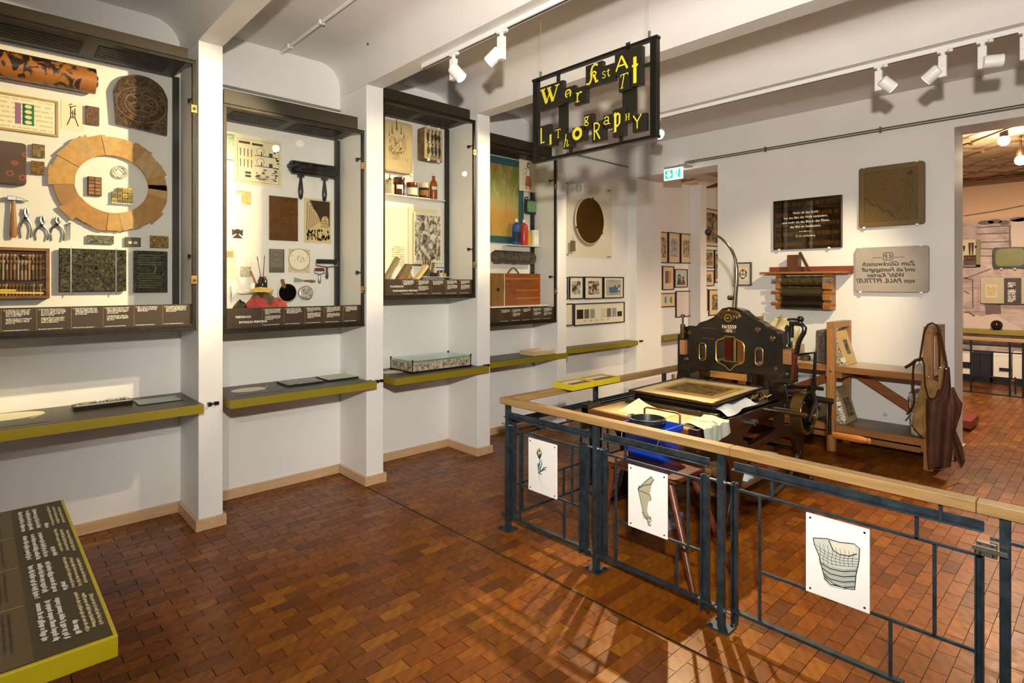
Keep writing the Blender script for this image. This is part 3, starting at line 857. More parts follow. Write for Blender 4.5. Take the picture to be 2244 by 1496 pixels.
for a, c in ((.09, .84), (.36, .83), (.22, .22), (.22, .15)): bx(a, a + (.23 if c > .5 else .12), c, c + .05)
for k in range(4):
    for r_ in range(2): bx(.12 + .075 * k, .135 + .075 * k, .36 + .22 * r_, .52 + .22 * r_)
for r_, v in ((0, .62), (1, .40)):
    bx(.42, .92, v, v + .015); bx(.72, .80, v, v + .09); bx(.55, .57, v, v + .1)
    m.stroke([(u0 + W_ * .54 + .03 * math.cos(q), v0 + H_ * (v + .1) + .03 * math.sin(q)) for q in [i * .5 for i in range(14)]], .003, F2, .0036)
for k in range(26): a, c = rg.uniform(.42, .88), rg.uniform(.1, .34); bx(a, a + rg.uniform(.02, .09), c, c + rg.uniform(.008, .03))
for k in range(14): a, c = rg.uniform(.8, .9), rg.uniform(.1, .8); bx(a, a + rg.uniform(.02, .05), c, c + rg.uniform(.01, .05))
m.build('drawing', mat('#3a3122', .7), o)
# two handled brayer
A_ = PX(639, 362, XB + .06); B_ = PX(734, 379, XB + .06)
t = thing('ink_roller', 'long black ink roller with two turned handles pointing down', 'ink roller', (XB + .06, (A_.y + B_.y) / 2, A_.z - .3))
zc = (A_.z + B_.z) / 2; R_ = .052
m = MB(); m.cyl((XB + .06, A_.y, zc), (XB + .06, B_.y, zc), R_, n=24); m.build('roller_body', mat('#17140f', .25), t, smooth=True)
m = MB()
for y, s in ((A_.y, -1), (B_.y, 1)): m.lathe([(R_ * .8, 0), (R_ * .8, .012), (.02, .016), (.014, .034)], (XB + .06, y, zc), (0, s, 0), 16)
m.bar((XB + .075, A_.y - .01, zc - R_ - .004), (XB + .075, B_.y + .01, zc - R_ - .004), .014, .01); m.build('bracket', M_DSTEEL, t, smooth=True)
for px in (659, 711):
    y = PX(px, 380, XB + .06).y
    m = MB(); m.lathe([(.012, 0), (.030, .006), (.030, .018), (.012, .026), (.012, .05), (.018, .09), (.023, .14), (.016, .19), (.008, .205)], (XB + .06, y, zc - R_ - .008), (0, 0, -1), 14); m.build('handle', mat('#1f170e', .25), t, smooth=True)
sheet_thing('card', 'blank white card overlapping a small orange photograph', 'card', F2, R1(506, 529, 424, 446), M_WHITE, .004)
sheet_thing('photograph', 'small orange sepia photograph beside a blank white card', 'photograph', F2, R1(520, 551, 418, 447), sheet('blob', '#d8a860', '#f6e6be', 4, .02, scale=4), 0)
o = sheet_thing('print_sheet', 'large white sheet with one small square tree print', 'print', F2, R1(490, 566, 459, 576), mat('#f3efe0', .7))
u0, u1, v0, v1 = R1(509, 533, 500, 522); m = MB()
m.flat([(u0, v0), (u1, v0), ((u0 + u1) / 2, (v0 + v1) / 2)], F2, .0036); m.flat([(u0, v0 + .02), ((u0 + u1) / 2 - .006, (v0 + v1) / 2), (u0, v1)], F2, .0036); m.flat([(u1, v0 + .02), (u1, v1), ((u0 + u1) / 2 + .006, (v0 + v1) / 2)], F2, .0036); m.flat(ell((u0 + u1) / 2, v1 - .025, .03, .02, 14), F2, .0037); m.stroke([((u0 + u1) / 2, v0 + .02), ((u0 + u1) / 2, v1 - .03)], .006, F2, .0037); m.build('tree_print', mat('#3c2b1e', .7), o)
slab('copper_plate', 'tall engraved copper plate in the middle of the second case', 'copper plate', F2, R1(589.5, 653, 431, 527), relief('#7d5322', '#5c3a14', 26, .06, .38, .6), .005, .006)
u0, u1, v0, v1 = R1(667, 726.5, 436, 533)
o = sheet_thing('cathedral_print', 'tall sepia etching of a crowded church hall interior', 'print', F2, (u0, u1, v0, v1), mat('#d9c79a', .7)); W_, H_ = u1 - u0, v1 - v0; rg = random.Random(14)
P = lambda a, b: (u0 + a * W_, v0 + b * H_)
m = MB(); w = .0036
m.cur = 0; m.flat([P(.06, .05), P(.94, .05), P(.94, .96), P(.06, .96)], F2, w)
m.cur = 1; m.flat([P(.94, .96), P(.20, .96), P(.34, .80), P(.48, .66), P(.58, .52), P(.66, .42), P(.94, .40)], F2, w + .0003)
m.cur = 2
for k in range(7): m.stroke([P(.10 + .07 * k, .28 + .03 * k), P(.12 + .07 * k, .88 - .055 * k)], .004, F2, w + .0006)
for k in range(5): m.stroke([P(.10 + .09 * k, .88 - .06 * k), P(.2 + .09 * k, .94 - .08 * k), P(.30 + .08 * k, .80 - .06 * k)], .004, F2, w + .0006)
for k in range(70): a, b = rg.uniform(.08, .92), rg.uniform(.08, .30); m.flat(wob(ell(*P(a, b), .006, .012, 6), .003, rg), F2, w + .0006)
for k in range(6): m.stroke([P(.62 + .055 * k, .38), P(.62 + .055 * k, .60 - .004 * (k - 2.5) ** 2 * 8)], .003, F2, w + .0007)
for k in range(4): m.stroke([P(.60, .38 + .07 * k), P(.92, .38 + .07 * k)], .003, F2, w + .0007)
m.cur = 0; m.flat([P(.63, .40), P(.90, .40), P(.90, .55), P(.84, .62), P(.70, .62), P(.63, .55)], F2, w + .0005)
m.build('etching', [sheet('etch', '#d3bd88', '#7a5f30', 3, .0, scale=9, thr=.47), mat('#3b2a14', .7, 0, .4, 60), mat('#35260f', .7)], o)
o = slab('zinc_plate', 'small grey zinc plate with oval portrait, below the copper plate', 'plate', F2, R1(589, 623.4, 545.5, 597), mat('#7d776b', .35, .6, .15, 30), .004, .006)
u0, u1, v0, v1 = R1(589, 623.4, 545.5, 597); m = MB(); cu, cv = (u0 + u1) / 2, (v0 + v1) / 2 + .02
m.fbox(F2, cu - .05, cu + .05, cv - .075, cv + .075, .010, .011); m.build('image_area', mat('#8b7f6d', .4, .4), o)
m = MB(); m.tube([F2.p(a, b, .0112) for a, b in ell(cu, cv + .01, .035, .045, 20)], .0022, 5, True); m.stroke([(cu - .02, cv), (cu, cv + .012), (cu + .02, cv + .02)], .006, F2, .0114); m.build('oval_portrait', mat('#5c5347', .5), o)
u0, u1, v0, v1 = R1(632, 680.5, 545, 598)
o = sheet_thing('medallion_print', 'square print with round medallion scene in ornate border', 'print', F2, (u0, u1, v0, v1), sheet('swirl', '#efe3c4', '#a3854e', 2, .02, scale=8, thr=.6)); cu, cv = (u0 + u1) / 2, (v0 + v1) / 2 + .012
m = MB(); m.flat(ell(cu, cv, .088, .088, 32), F2, .0035); m.build('medallion', mat('#f4ecd4', .7), o)
m = MB(); m.tube([F2.p(a, b, .004) for a, b in ell(cu, cv, .09, .09, 32)], .0022, 4, True)
for k in range(16): q, s = RG.uniform(-.06, .06), RG.uniform(-.03, .03); m.stroke([(cu + q, cv + s), (cu + q + RG.uniform(-.012, .012), cv + s + RG.uniform(.004, .03))], .004, F2, .004)
m.build('medallion_drawing', mat('#8a6c38', .7), o)
o = sheet_thing('faded_sheet', 'narrow faded sheet with a small brown stamp, at the left frame', 'print', F2, R1(488, 518, 540, 608), mat('#eee2c0', .7), .001)
u0, u1, v0, v1 = R1(495, 513, 549, 565); m = MB(); m.flat([(u0, v0), (u1, v0), (u1, v1), (u0, v1)], F2, .0046); m.build('stamp', sheet('swirl', '#c9b68a', '#6d5836', 6, .1, scale=4), o, uv=(F2, u0, v0, u1 - u0, v1 - v0))
slab('embossed_plate', 'small square pale plate embossed with a tree', 'plate', F2, R1(528, 551, 584, 606), relief('#c4bda4', '#9a937c', 40, .5, .4, .4), .004, .004)
# shelf with colour pots
def wall_shelf(name, label, xl, xr, yt, yb, dep=.10, px_x=None):
    u0, u1, v0, v1 = lrect(XB + .05, xl, xr, yt, yb)
    m = MB(); m.fbox(FL(XB), u0, u1, v1 - .008, v1, 0, dep); m.fbox(FL(XB), u0, u1, v1 - .02, v1 - .008, 0, .006)
    return tag(m.build('wall_shelf', M_WHITE, bevel=.001), label, 'shelf'), (u0, u1, v1)
_, sh = wall_shelf('s', 'tiny white shelf holding ink pots and brushes', 522, 581, 640, 644)
def jar(name, label, cat, x, y, z, r, h, mt, prof=None, lid=None, lmt=None, group=None, neck=.75):
    t = thing(name, label, cat, (x, y, z), group)
    m = MB(); m.lathe(prof or [(r * .92, 0), (r, .004), (r, h * .78), (r * neck, h * .88), (r * neck, h)], (x, y, z), (0, 0, 1), 16); m.build('body', mt, t, smooth=True)
    if lid: m = MB(); m.lathe([(r * neck * 1.1, 0), (r * neck * 1.1, lid), (r * neck * .9, lid + .003)], (x, y, z + h - lid * .3), (0, 0, 1), 16); m.build('lid', lmt, t, smooth=True)
    return t
zs = sh[2]
yj = PX(575, 630, XB + .05).y
t = jar('ink_jar', 'dark round ink jar holding two brushes on the tiny shelf', 'jar', XB + .055, yj, zs, .036, .125, mat('#1b1a14', .15), None, None, None)
for dx, dy, L, hx in ((-.008, -.035, .26, '#9c6a34'), (.006, .012, .27, '#7d3b22')):
    m = MB(); m.tube([(XB + .055, yj, zs + .05), (XB + .055 + dx, yj + dy, zs + L)], [.006, .003], 8)
    br = tag(m.build('paint_brush', mat(hx, .4), smooth=True), 'thin paint brush standing in the dark ink jar, %s one' % ('left' if dy < 0 else 'right'), 'brush')
    m = MB(); m.tube([(XB + .055 + dx, yj + dy, zs + L), (XB + .055 + dx * 1.15, yj + dy * 1.15, zs + L + .03)], [.005, .001], 8); m.build('bristles', mat('#3b2a1a', .8), br, smooth=True)
y2 = PX(563, 630, XB + .05).y
jar('ink_jar', 'low black ink jar with a wooden stick, next to the tall ink jar', 'jar', XB + .06, y2, zs, .026, .07, mat('#221d12', .15))
m = MB(); m.tube([(XB + .06, y2, zs + .04), (XB + .06, y2 - .05, zs + .17)], .008, 8); tag(m.build('stick', M_WOODH, smooth=True), 'short wooden stick leaning in the low ink jar', 'stick')
y3 = PX(555, 632, XB + .05).y
jar('paint_pot', 'white paint pot with dark label on the tiny shelf', 'pot', XB + .05, y3, zs, .022, .075, M_WHITE)
for k, (px, hx, L, rot) in enumerate(((543, '#e9dfc8', .06, .3), (537, '#c24638', .05, -.4), (547, '#d8a23a', .05, .8), (531, '#e8e1d0', .055, .1))):
    y = PX(px, 635, XB + .05).y
    m = MB(); m.tube([(XB + .03 + .02 * k, y, zs + .010), (XB + .03 + .02 * k, y + L * .6, zs + .010), (XB + .03 + .02 * k, y + L, zs + .010)], [.010, .010, .003], 8, flat=.9)
    m.cyl((XB + .03 + .02 * k, y - .008, zs + .008), (XB + .03 + .02 * k, y, zs + .008), .005, n=8)
    tag(m.build('paint_tube', mat(hx, .4), smooth=True), ['cream', 'red', 'yellow', 'white'][k] + ' paint tube lying on the tiny shelf', 'paint tube')
# dabber mirror
c = PX(631.5, 641, XB + .05)
t = thing('hand_sieve', 'round dark dabber pan with a stub wooden handle', 'dabber', (XB + .03, c.y, c.z - .07))
m = MB(); m.lathe([(.078, 0), (.080, .025), (.074, .030)], (XB + .01, c.y, c.z), (1, 0, .0), 28); m.build('rim', mat('#e6dcc4', .5), t, smooth=True)
m = MB(); m.lathe([(.073, 0), (.073, .004)], (XB + .036, c.y, c.z), (1, 0, 0), 28); m.build('pan', mat('#241f18', .12), t)
h0 = PX(624, 630, XB + .05); h1 = PX(618, 612, XB + .05)
m = MB(); m.tube([(XB + .045, h0.y, h0.z), (XB + .05, h1.y, h1.z)], [.014, .015], 10); m.build('handle', M_WOODH, t, smooth=True)
# spatula
a, b, c_ = PX(645, 613, XB + .02), PX(668, 615, XB + .02), PX(691, 616, XB + .02)
t = thing('spatula', 'ink spatula with flat blade and patterned wooden handle', 'spatula', (XB + .02, b.y, b.z - .02))
m = MB(); m.prism([(a.y, a.z - .02), (b.y - .01, b.z - .008), (b.y - .01, b.z + .008), (a.y, a.z + .022)], F2, .01, .013); m.build('blade', mat('#c9c2ae', .3, .6), t)
m = MB(); m.tube([(XB + .014, b.y - .01, b.z), (XB + .014, b.y + .03, b.z), (XB + .014, c_.y - .03, c_.z), (XB + .014, c_.y, c_.z)], [.007, .009, .014, .008], 10); m.build('handle', mat('#a5713c', .4, 0, .5, 60), t, smooth=True)
def brayer(label, xl, xr, yc, yb, R_, hm, rm, dx=.0):
    XB = -4.80 + dx
    a, b = PX(xl, yc, XB + .03), PX(xr, yc, XB + .03); zc = a.z; zb = PX((xl + xr) / 2, yb, XB + .03).z; mid = (a.y + b.y) / 2
    t = thing('brayer', label, 'brayer', (XB + .03, mid, zb))
    m = MB(); m.cyl((XB + .03, a.y, zc), (XB + .03, b.y, zc), R_, n=16); m.build('roller', rm, t, smooth=True)
    m = MB(); m.tube([(XB + .03, a.y - .008, zc), (XB + .03, a.y - .008, zc - R_ - .015), (XB + .03, mid, zc - R_ - .03), (XB + .03, b.y + .008, zc - R_ - .015), (XB + .03, b.y + .008, zc)], .004, 6); m.build('fork', M_STEEL, t, smooth=True)
    m = MB(); L = zc - R_ - .03 - zb; m.lathe([(.006, 0), (.011, .01), (.009, L * .3), (.014, L * .7), (.009, L)], (XB + .03, mid, zc - R_ - .03), (0, 0, -1), 12); m.build('handle', hm, t, smooth=True)
brayer('small brayer with black roller and dark wooden handle', 694, 738, 572, 610, .018, mat('#4a3320', .35), M_BLKRUB, .035)
brayer('tiny brayer with red roller and wire handle', 691, 709, 590, 620, .014, M_STEEL, mat('#7d3a34', .4))
c = PX(671.5, 642, XB + .04)
t = thing('tin', 'round grey tin of ink with speckled lid, beside the dabber pan', 'tin', (XB + .03, c.y, c.z - .06))
m = MB(); m.lathe([(.058, 0), (.060, .006), (.060, .04), (.052, .044)], (XB, c.y, c.z), (1, 0, .12), 26); m.build('can', mat('#b9b4a6', .3, .6), t, smooth=True)
m = MB(); m.lathe([(.051, 0), (.051, .003)], (XB + .044, c.y, c.z + .005), (1, 0, .12), 26); m.build('ink_surface', mat('#d9d5c6', .6, 0, 0, 40, 0, 60, '#5a564a'), t)
def lump(name, label, cat, c, a, b, h, mt, seed, n=16):
    rg = random.Random(seed); m = MB(); vs = []; fs = []; rings = 7
    for i in range(rings):
        ph = math.pi / 2 * i / (rings - 1)
        for k in range(n):
            an = 2 * math.pi * k / n; s = math.cos(ph) * rg.uniform(.84, 1.1) * (1 + .16 * math.sin(5 * an + 3 * ph + seed))
            vs.append((c[0] + a * s * math.cos(an), c[1] + b * s * math.sin(an), c[2] + h * math.sin(ph) * rg.uniform(.86, 1.08) * (1 + .22 * math.sin(4 * an + seed * 1.7))))
    for i in range(rings - 1):
        for k in range(n): fs.append((i * n + k, i * n + (k + 1) % n, (i + 1) * n + (k + 1) % n, (i + 1) * n + k))
    fs.append(tuple(range(n))[::-1]); fs.append(tuple((rings - 1) * n + k for k in range(n)))
    m.add(vs, fs); return m
zf = 1.35
c = PX(541, 672, -4.5); m = lump('x', '', '', (-4.55, c.y - .03, 1.50), .045, .05, .06, None, 3); tag(m.build('resin_lump', mat('#35291a', .3, 0, .4, 40, .6, 60), smooth=True), 'dark crumpled resin lump on the case floor', 'lump')
# ledge the rags lie on
# rags
c0 = PX(587, 678, -4.5)
for k, (dx, dy, z_, hx, a, b, h, nm) in enumerate(((.06, -.075, 0, '#b2433f', .055, .085, .08, 'crumpled red rag at the front of the rag pile'), (.06, .08, 0, '#c0504a', .055, .06, .07, 'crumpled salmon rag at the right of the rag pile'), (-.075, .0, 0, '#5b4a30', .06, .13, .11, 'dark patterned rag behind the red rags'), (-.075, .0, .125, '#d9bb62', .045, .09, .035, 'yellow gauze rag on top of the rag pile'))):
    m = lump('rag', '', '', (-4.56 + dx, c0.y + dy, 1.50 + z_), a, b, h, None, 20 + k, 20)
    tag(m.build('rag', mat(hx, .85, 0, .3, 40, .6, 25), smooth=60), nm, 'rag', 'rags in the second case')
m = MB(); m.box(XB, -4.40, PX(530, 676, -4.5).y - .05, PX(612, 676, -4.5).y + .1, 1.485, 1.50); tag(m.build('inner_ledge', M_WHITE), 'low white ledge carrying the rag pile behind the caption panel', 'ledge')
a, b = PX(505, 625, XB + .01), PX(505, 663, XB + .01)
m = MB(); m.tube([F2.p(a.y, a.z, .012), F2.p(a.y + .004, (a.z + b.z) / 2, .012), F2.p(a.y + .006, b.z, .012)], [.003, .006, .001], 8); tag(m.build('etching_needle', M_STEEL, smooth=True), 'thin steel etching needle hung at the lower left', 'needle')
# ------------------------------------------------------------------ things in case 3
F3 = FL(XB)
M_STONE = mat('#c3ad82', .7, 0, .15, 6, .2, 70, '#b39d78')
def clips(o, fr, pts, w):
    for u, v, s in pts:
        m = MB(); m.fbox(fr, u - .012, u + .012, v - .010, v + .010, w - .012, w + .004); m.build('clip', M_WHITE, o, bevel=.001)
u0, u1, v0, v1 = R1(836, 896.5, 268.5, 380)
t = thing('litho_stone', 'tall cream litho stone with drawing of a pinnacled church', 'litho stone', (XB + .05, (u0 + u1) / 2, v0))
m = MB(); m.prism(rrect(u0, u1, v0, v1, .03), F3, .01, .07); m.build('stone', M_STONE, t, bevel=.004)
m = MB(); m.flat([(u0 + .02, v0 + .02), (u1 - .02, v0 + .02), (u1 - .02, v1 - .03), (u0 + .02, v1 - .03)], F3, .0705)
m.build('church_drawing', sheet('etch', '#c7b183', '#8a744a', 7, .16, .24, 5.5, thr=.44, soft=.06), t, uv=(F3, u0, v0, u1 - u0, v1 - v0))
m = MB(); cu = (u0 + u1) / 2 - .03
for dx, b, h, w_ in ((-.045, .36, .12, .007), (.005, .40, .17, .010), (.055, .37, .11, .007), (-.075, .33, .08, .005), (.085, .33, .08, .005)):
    m.flat([(cu + dx - w_, v0 + b), (cu + dx + w_, v0 + b), (cu + dx, v0 + b + h)], F3, .071)
for dx, r_ in ((-.035, .040), (.05, .035)):
    for q in (1, .7): m.stroke([(cu + dx + r_ * q * math.cos(a), v0 + .27 + r_ * 1.6 * q * math.sin(a)) for a in [math.pi * i / 10 for i in range(11)]], .004, F3, .071)
for k in range(60): a = RG.uniform(0, 2 * math.pi); q = RG.uniform(.3, 1); m.flat(wob(ell(cu + .005 + .085 * q * math.cos(a), v0 + .22 + .07 * q * math.sin(a), .005, .006, 5), .003, RG), F3, .071)
m.build('spires', mat('#54432a', .7), t)
clips(t, F3, [(u1 - .02, v0 - .004, 1)], .075)
# thick stone with figures
uf0, uf1, vf0, vf1 = lrect(XB + .14, 929.5, 969.5, 281, 351)
t = thing('litho_stone', 'thick litho stone with two rows of little ink figures, top of third case', 'litho stone', (XB + .07, (uf0 + uf1) / 2, vf0))
m = MB(); m.prism(rrect(uf0, uf1, vf0, vf1, .018), F3, .02, .14); m.build('stone', mat('#8d6f47', .7, 0, .5, 9, .6, 40, '#4e3a22'), t, bevel=.004)
m = MB(); m.prism(rrect(uf0 + .004, uf1 - .004, vf0 + .004, vf1 - .004, .016), F3, .14, .1415); m.build('face', M_STONE, t)
m = MB(); rg = random.Random(2)
for r_ in range(2):
    for k in range(4):
        c0, c1 = uf0 + (uf1 - uf0) * (.22 + .2 * k), vf0 + (vf1 - vf0) * (.30 + .42 * r_)
        m.flat(wob(ell(c0, c1, .018, .045, 9), .007, rg), F3, .142); m.flat(ell(c0 + .004, c1 + .055, .010, .012, 8), F3, .142)
        for q in range(3): m.stroke([(c0 + rg.uniform(-.01, .01), c1 - .03), (c0 + rg.uniform(-.02, .02), c1 - .07)], .005, F3, .142)
m.build('figures', mat('#3a2c1a', .7), t)
clips(t, F3, [(uf0 + .05, vf1 + .004, 1), (uf1 - .05, vf1 + .004, 1), (uf0 + .05, vf0 - .004, 1), (uf1 - .05, vf0 - .004, 1)], .144)
# upper shelf with jars
_, sh = wall_shelf('s', 'white glass shelf with five jars and bottles, third case', 836, 966, 433, 437, .13)
zs = sh[2]; yj = lambda px: PX(px, 430, XB + .07).y
M_JBRN = mat('#4a1d0c', .12, 0, .2, 20)
t = jar('spray_bottle', 'clear spray bottle with brass nozzle on the glass shelf', 'bottle', XB + .07, yj(854), zs, .045, .12, mat('#b9ac8c', .12), lid=.02, lmt=M_BRASS)
m = MB(); m.lathe([(.012, 0), (.012, .02), (.004, .025), (.004, .06)], (XB + .07, yj(854), zs + .135), (0, 0, 1), 10); m.build('nozzle', M_DSTEEL, t, smooth=True)
t = jar('glass_jar', 'dark red brown jar with square paper label', 'jar', XB + .07, yj(875), zs, .052, .16, M_JBRN, neck=.92, lid=.018, lmt=mat('#35150a', .3))
def jlabel(t, x, y, z0, z1, r, mt, a0=-60, a1=60, fac=-30):
    m = MB(); n = 8; vs = []
    for i in range(n + 1):
        a = math.radians(fac + a0 + (a1 - a0) * i / n); c, s = math.cos(a), math.sin(a)
        vs += [(x + r * c, y + r * s, z0), (x + r * c, y + r * s, z1)]
    m.add(vs, [(2 * i, 2 * i + 2, 2 * i + 3, 2 * i + 1) for i in range(n)])
    return m.build('paper_label', mt, t, smooth=True, fix=False)
jlabel(t, XB + .07, yj(875), zs + .06, zs + .10, .0528, M_PAPER, -30, 40)
t = jar('glass_jar', 'brown jar with green and cream label on the glass shelf', 'jar', XB + .07, yj(903), zs, .052, .125, mat('#5a3a18', .12), neck=.95, lid=.022, lmt=mat('#7a2f12', .3))
jlabel(t, XB + .07, yj(903), zs + .02, zs + .09, .0528, sheet('text', '#e9e2c4', '#31502c', 3, .0, lines=6), -70, 70)
t = jar('glass_jar', 'olive glass jar with tall cream lid on the glass shelf', 'jar', XB + .07, yj(929), zs, .052, .12, mat('#3d3212', .1), neck=.9, lid=.05, lmt=mat('#d6c9a6', .4))
jlabel(t, XB + .07, yj(929), zs + .03, zs + .08, .0528, sheet('text', '#a06a34', '#e9d9b0', 4, .05, lines=4), -60, 60)
x, y = XB + .07, yj(950)
t = thing('stoneware_bottle', 'tall orange stoneware bottle with swing stopper', 'bottle', (x, y, zs))
m = MB(); m.lathe([(.036, 0), (.039, .01), (.039, .15), (.033, .18), (.015, .205), (.013, .225), (.017, .23), (.017, .24)], (x, y, zs), (0, 0, 1), 18); m.build('body', mat('#a9561e', .3, 0, .2, 10), t, smooth=True)
m = MB(); m.tube([(x, y - .02, zs + .22), (x, y - .024, zs + .26), (x, y, zs + .275), (x, y + .024, zs + .26), (x, y + .02, zs + .22)], .002, 5); m.lathe([(.014, 0), (.014, .014), (.006, .02)], (x, y, zs + .24), (0, 0, 1), 12); m.build('swing_stopper', M_WHITE, t, smooth=True)
jlabel(t, x, y, zs + .10, zs + .13, .0395, M_PAPER, -30, 60)
# papers
o = sheet_thing('written_sheet', 'tall cream letter sheet with handwriting, left in third case', 'letter', F3, R1(836, 893, 452, 590), mat('#f0e6c8', .7), .0)
u0, u1, v0, v1 = R1(856, 889, 535, 589); m = MB(); m.flat([(u0, v0), (u1, v0), (u1, v1), (u0, v1)], F3, .0035); m.build('handwriting', sheet('text', '#efe6cc', '#a4935f', 9, .08, lines=13, scale=4), o, uv=(F3, u0, v0, u1 - u0, v1 - v0))
o = sheet_thing('backing_sheet', 'cream backing sheet carrying a brown forest lithograph', 'print', F3, R1(896, 958, 457, 580), mat('#ece0b6', .7), .004)
u0, u1, v0, v1 = R1(906, 963, 467, 569); m = MB(); n_ = 8; vs = []
for i in range(n_ + 1):
    u = u0 + (u1 - u0) * i / n_; w = .02 + .02 * (i / n_) ** 2
    vs += [F3.p(u, v0 - .03, w), F3.p(u, v1, w)]
m.add(vs, [(2 * i, 2 * i + 2, 2 * i + 3, 2 * i + 1) for i in range(n_)])
tag(m.build('forest_print', sheet('etch', '#efe6cf', '#4d3924', 5, .03, .05, 7, thr=.50, soft=.05), uv=(F3, u0, v0 - .03, u1 - u0, v1 - v0 + .03), fix=False, smooth=True), 'curling brown forest lithograph in front of the cream backing sheet', 'print')
# lower shelf and tools
_, sh = wall_shelf('s', 'lower white shelf with brush jar in third case', 893, 986, 606, 609, .10); zs = sh[2]
t = jar('brush_jar', 'glass jar full of wooden brushes and pens', 'jar', XB + .055, PX(934, 600, XB + .05).y, zs, .034, .075, mat('#6b6a4c', .1), neck=.95)
yb = PX(934, 600, XB + .05).y; rg = random.Random(6)
for k, nm in enumerate(('leftmost', 'second', 'third', 'fourth', 'fifth', 'rightmost')):
    dy = -.05 + .022 * k
    m = MB(); m.tube([(XB + .055, yb + dy * .25, zs + .02), (XB + .05 + .01 * (k % 2), yb + dy, zs + .17 + rg.uniform(.0, .06))], [.004, .0055], 8)
    b = tag(m.build('pen_brush', mat(['#7a4f2b', '#a1713a', '#5c3a20'][k % 3], .45), smooth=True), '%s brush of the bunch in the glass jar' % nm, 'brush', 'brushes in the glass jar')
def box_thing(name, label, cat, p, q, w, h, mt, group=None, bev=.002):
    m = MB(); m.bar(p, q, w, h, (1, 0, 0)); return tag(m.build(name, mt, bevel=bev), label, cat, group)
yy = lambda px: PX(px, 600, -4.55).y
box_thing('straight_edge', 'grey wooden straight edge leaning at the left of third case', 'straight edge', (-4.6, yy(846), 1.70), (-4.6, yy(878), 1.93), .035, .05, mat('#8a7c5e', .5, 0, .3, 20))
box_thing('polishing_stone', 'brown polishing stone leaning between straight edge and sponge', 'stone', (-4.6, yy(878), 1.70), (-4.6, yy(902), 1.86), .06, .07, mat('#7d6544', .7, 0, .4, 25))
box_thing('wooden_wedge', 'pale wooden wedge leaning right of the sponge', 'wedge', (-4.5, yy(900), 1.70), (-4.5, yy(928), 1.86), .03, .06, mat('#d8bf8a', .5))
m = lump('x', '', '', (-4.68, yy(908), 1.74), .04, .05, .10, None, 9); tag(m.build('sponge', mat('#b8924e', .9, 0, .4, 60, 1.0, 90), smooth=60), 'tan natural sponge among the tools of third case', 'sponge')
m = MB(); m.box(XB, -4.42, 2.62, PX(935, 600, -4.5).y, 1.67, 1.682); tag(m.build('inner_ledge', M_WHITE), 'low white ledge under the leaning tools of third case', 'ledge')
y = PX(946, 600, XB + .05).y
t = thing('hand_roller', 'stubby wooden roller tool standing on the lower shelf', 'roller tool', (XB + .05, y, zs)); m = MB(); m.cyl((XB + .05, y - .05, zs + .02), (XB + .05, y + .05, zs + .02), .02, n=14); m.build('roller', mat('#3d3420', .5), t, smooth=True)
m = MB(); m.lathe([(.012, 0), (.02, .01), (.012, .05), (.016, .09), (.014, .11)], (XB + .05, y, zs + .035), (0, .2, 1), 12); m.build('handle', M_WOODH, t, smooth=True)
for k, (px, hx, h, nm) in enumerate(((960, '#7a2a1c', .05, 'tiny red bottle on the lower shelf'), (967, '#e0d3a4', .045, 'tiny cream box on the lower shelf'), (975, '#cfae4e', .04, 'tiny yellow bottle on the lower shelf'))):
    jar('vial', nm, 'bottle', XB + .05, PX(px, 604, XB + .05).y, zs, .014, h, mat(hx, .3), lid=.012, lmt=M_BLACK)
for k, (x0, x1, yv, nm) in enumerate(((893, 924, 580, 'thin steel ruler hung below the prints'), (955, 978, 586, 'dark pen hung above the lower shelf'), (962, 981, 593, 'short dark pen hung under the other pen'))):
    a, b = PX(x0, yv, XB + .01), PX(x1, yv, XB + .01)
    m = MB(); m.fbox(F3, a.y, b.y, a.z - (.008 if k == 0 else .003), a.z + (.008 if k == 0 else .003), .004, .009); m.prism([(b.y, a.z - .003), (b.y + .012, a.z), (b.y, a.z + .003)], F3, .005, .008); tag(m.build('drawing_tool', M_STEEL if k == 0 else M_BLACK), nm, 'tool')

# ------------------------------------------------------------------ things in case 4
X4 = -4.82; F4 = FL(X4)
def R4(*a): return lrect(X4 + .02, *a)
u0, u1, v0, v1 = R4(1052, 1146, 345, 532)
t = thing('screen_frame', 'big teal screen printing frame with green and orange stained mesh', 'screen frame', (X4, (u0 + u1) / 2, v0))
def mesh_mat():
    q = NT('stained_screen'); uv, u, v = uvs(q)
    n = q.noise(q.map(uv, (3, 1.2, 1)), 2.2, 4, .6, 1.0)
    c = q.ramp(v, [(.0, '#c7a24a'), (.30, '#c98f3c'), (.42, '#b9a25a'), (.6, '#8a8f4c'), (1.0, '#6d7434')])
    c = q.mix(q.ramp(n, [(.52, 0.0), (.62, .8)]), c, '#a9b06a')
    n2 = q.noise(q.map(uv, (6, 1.0, 1), (4, 0, 0)), 1.6, 3, .5)
    c = q.mix(q.ramp(n2, [(.60, 0.0), (.66, .8)]), c, '#c26a2a')
    return q.fin(c, .35)
pane_sheet('mesh', F4, u0 + .05, u1 - .05, v0 + .06, v1 - .06, .012, mesh_mat(), t, .004)
for a, b, c, d, ax in ((u0, u1, v1 - .075, v1, 'Y'), (u0, u1, v0, v0 + .075, 'Y'), (u1 - .06, u1, v0 + .075, v1 - .075, 'Z'), (u0, u0 + .06, v0 + .075, v1 - .075, 'Z')):
    m = MB(); m.fbox(F4, a, b, c, d, 0, .035); m.build('frame_bar', mat('#1e5f78', .45, 0, .3, 14, .1, 40, '#2f4f4a'), t, bevel=.003)
u0, u1, v0, v1 = lrect(X4 + .05, 1138, 1176, 351, 420)
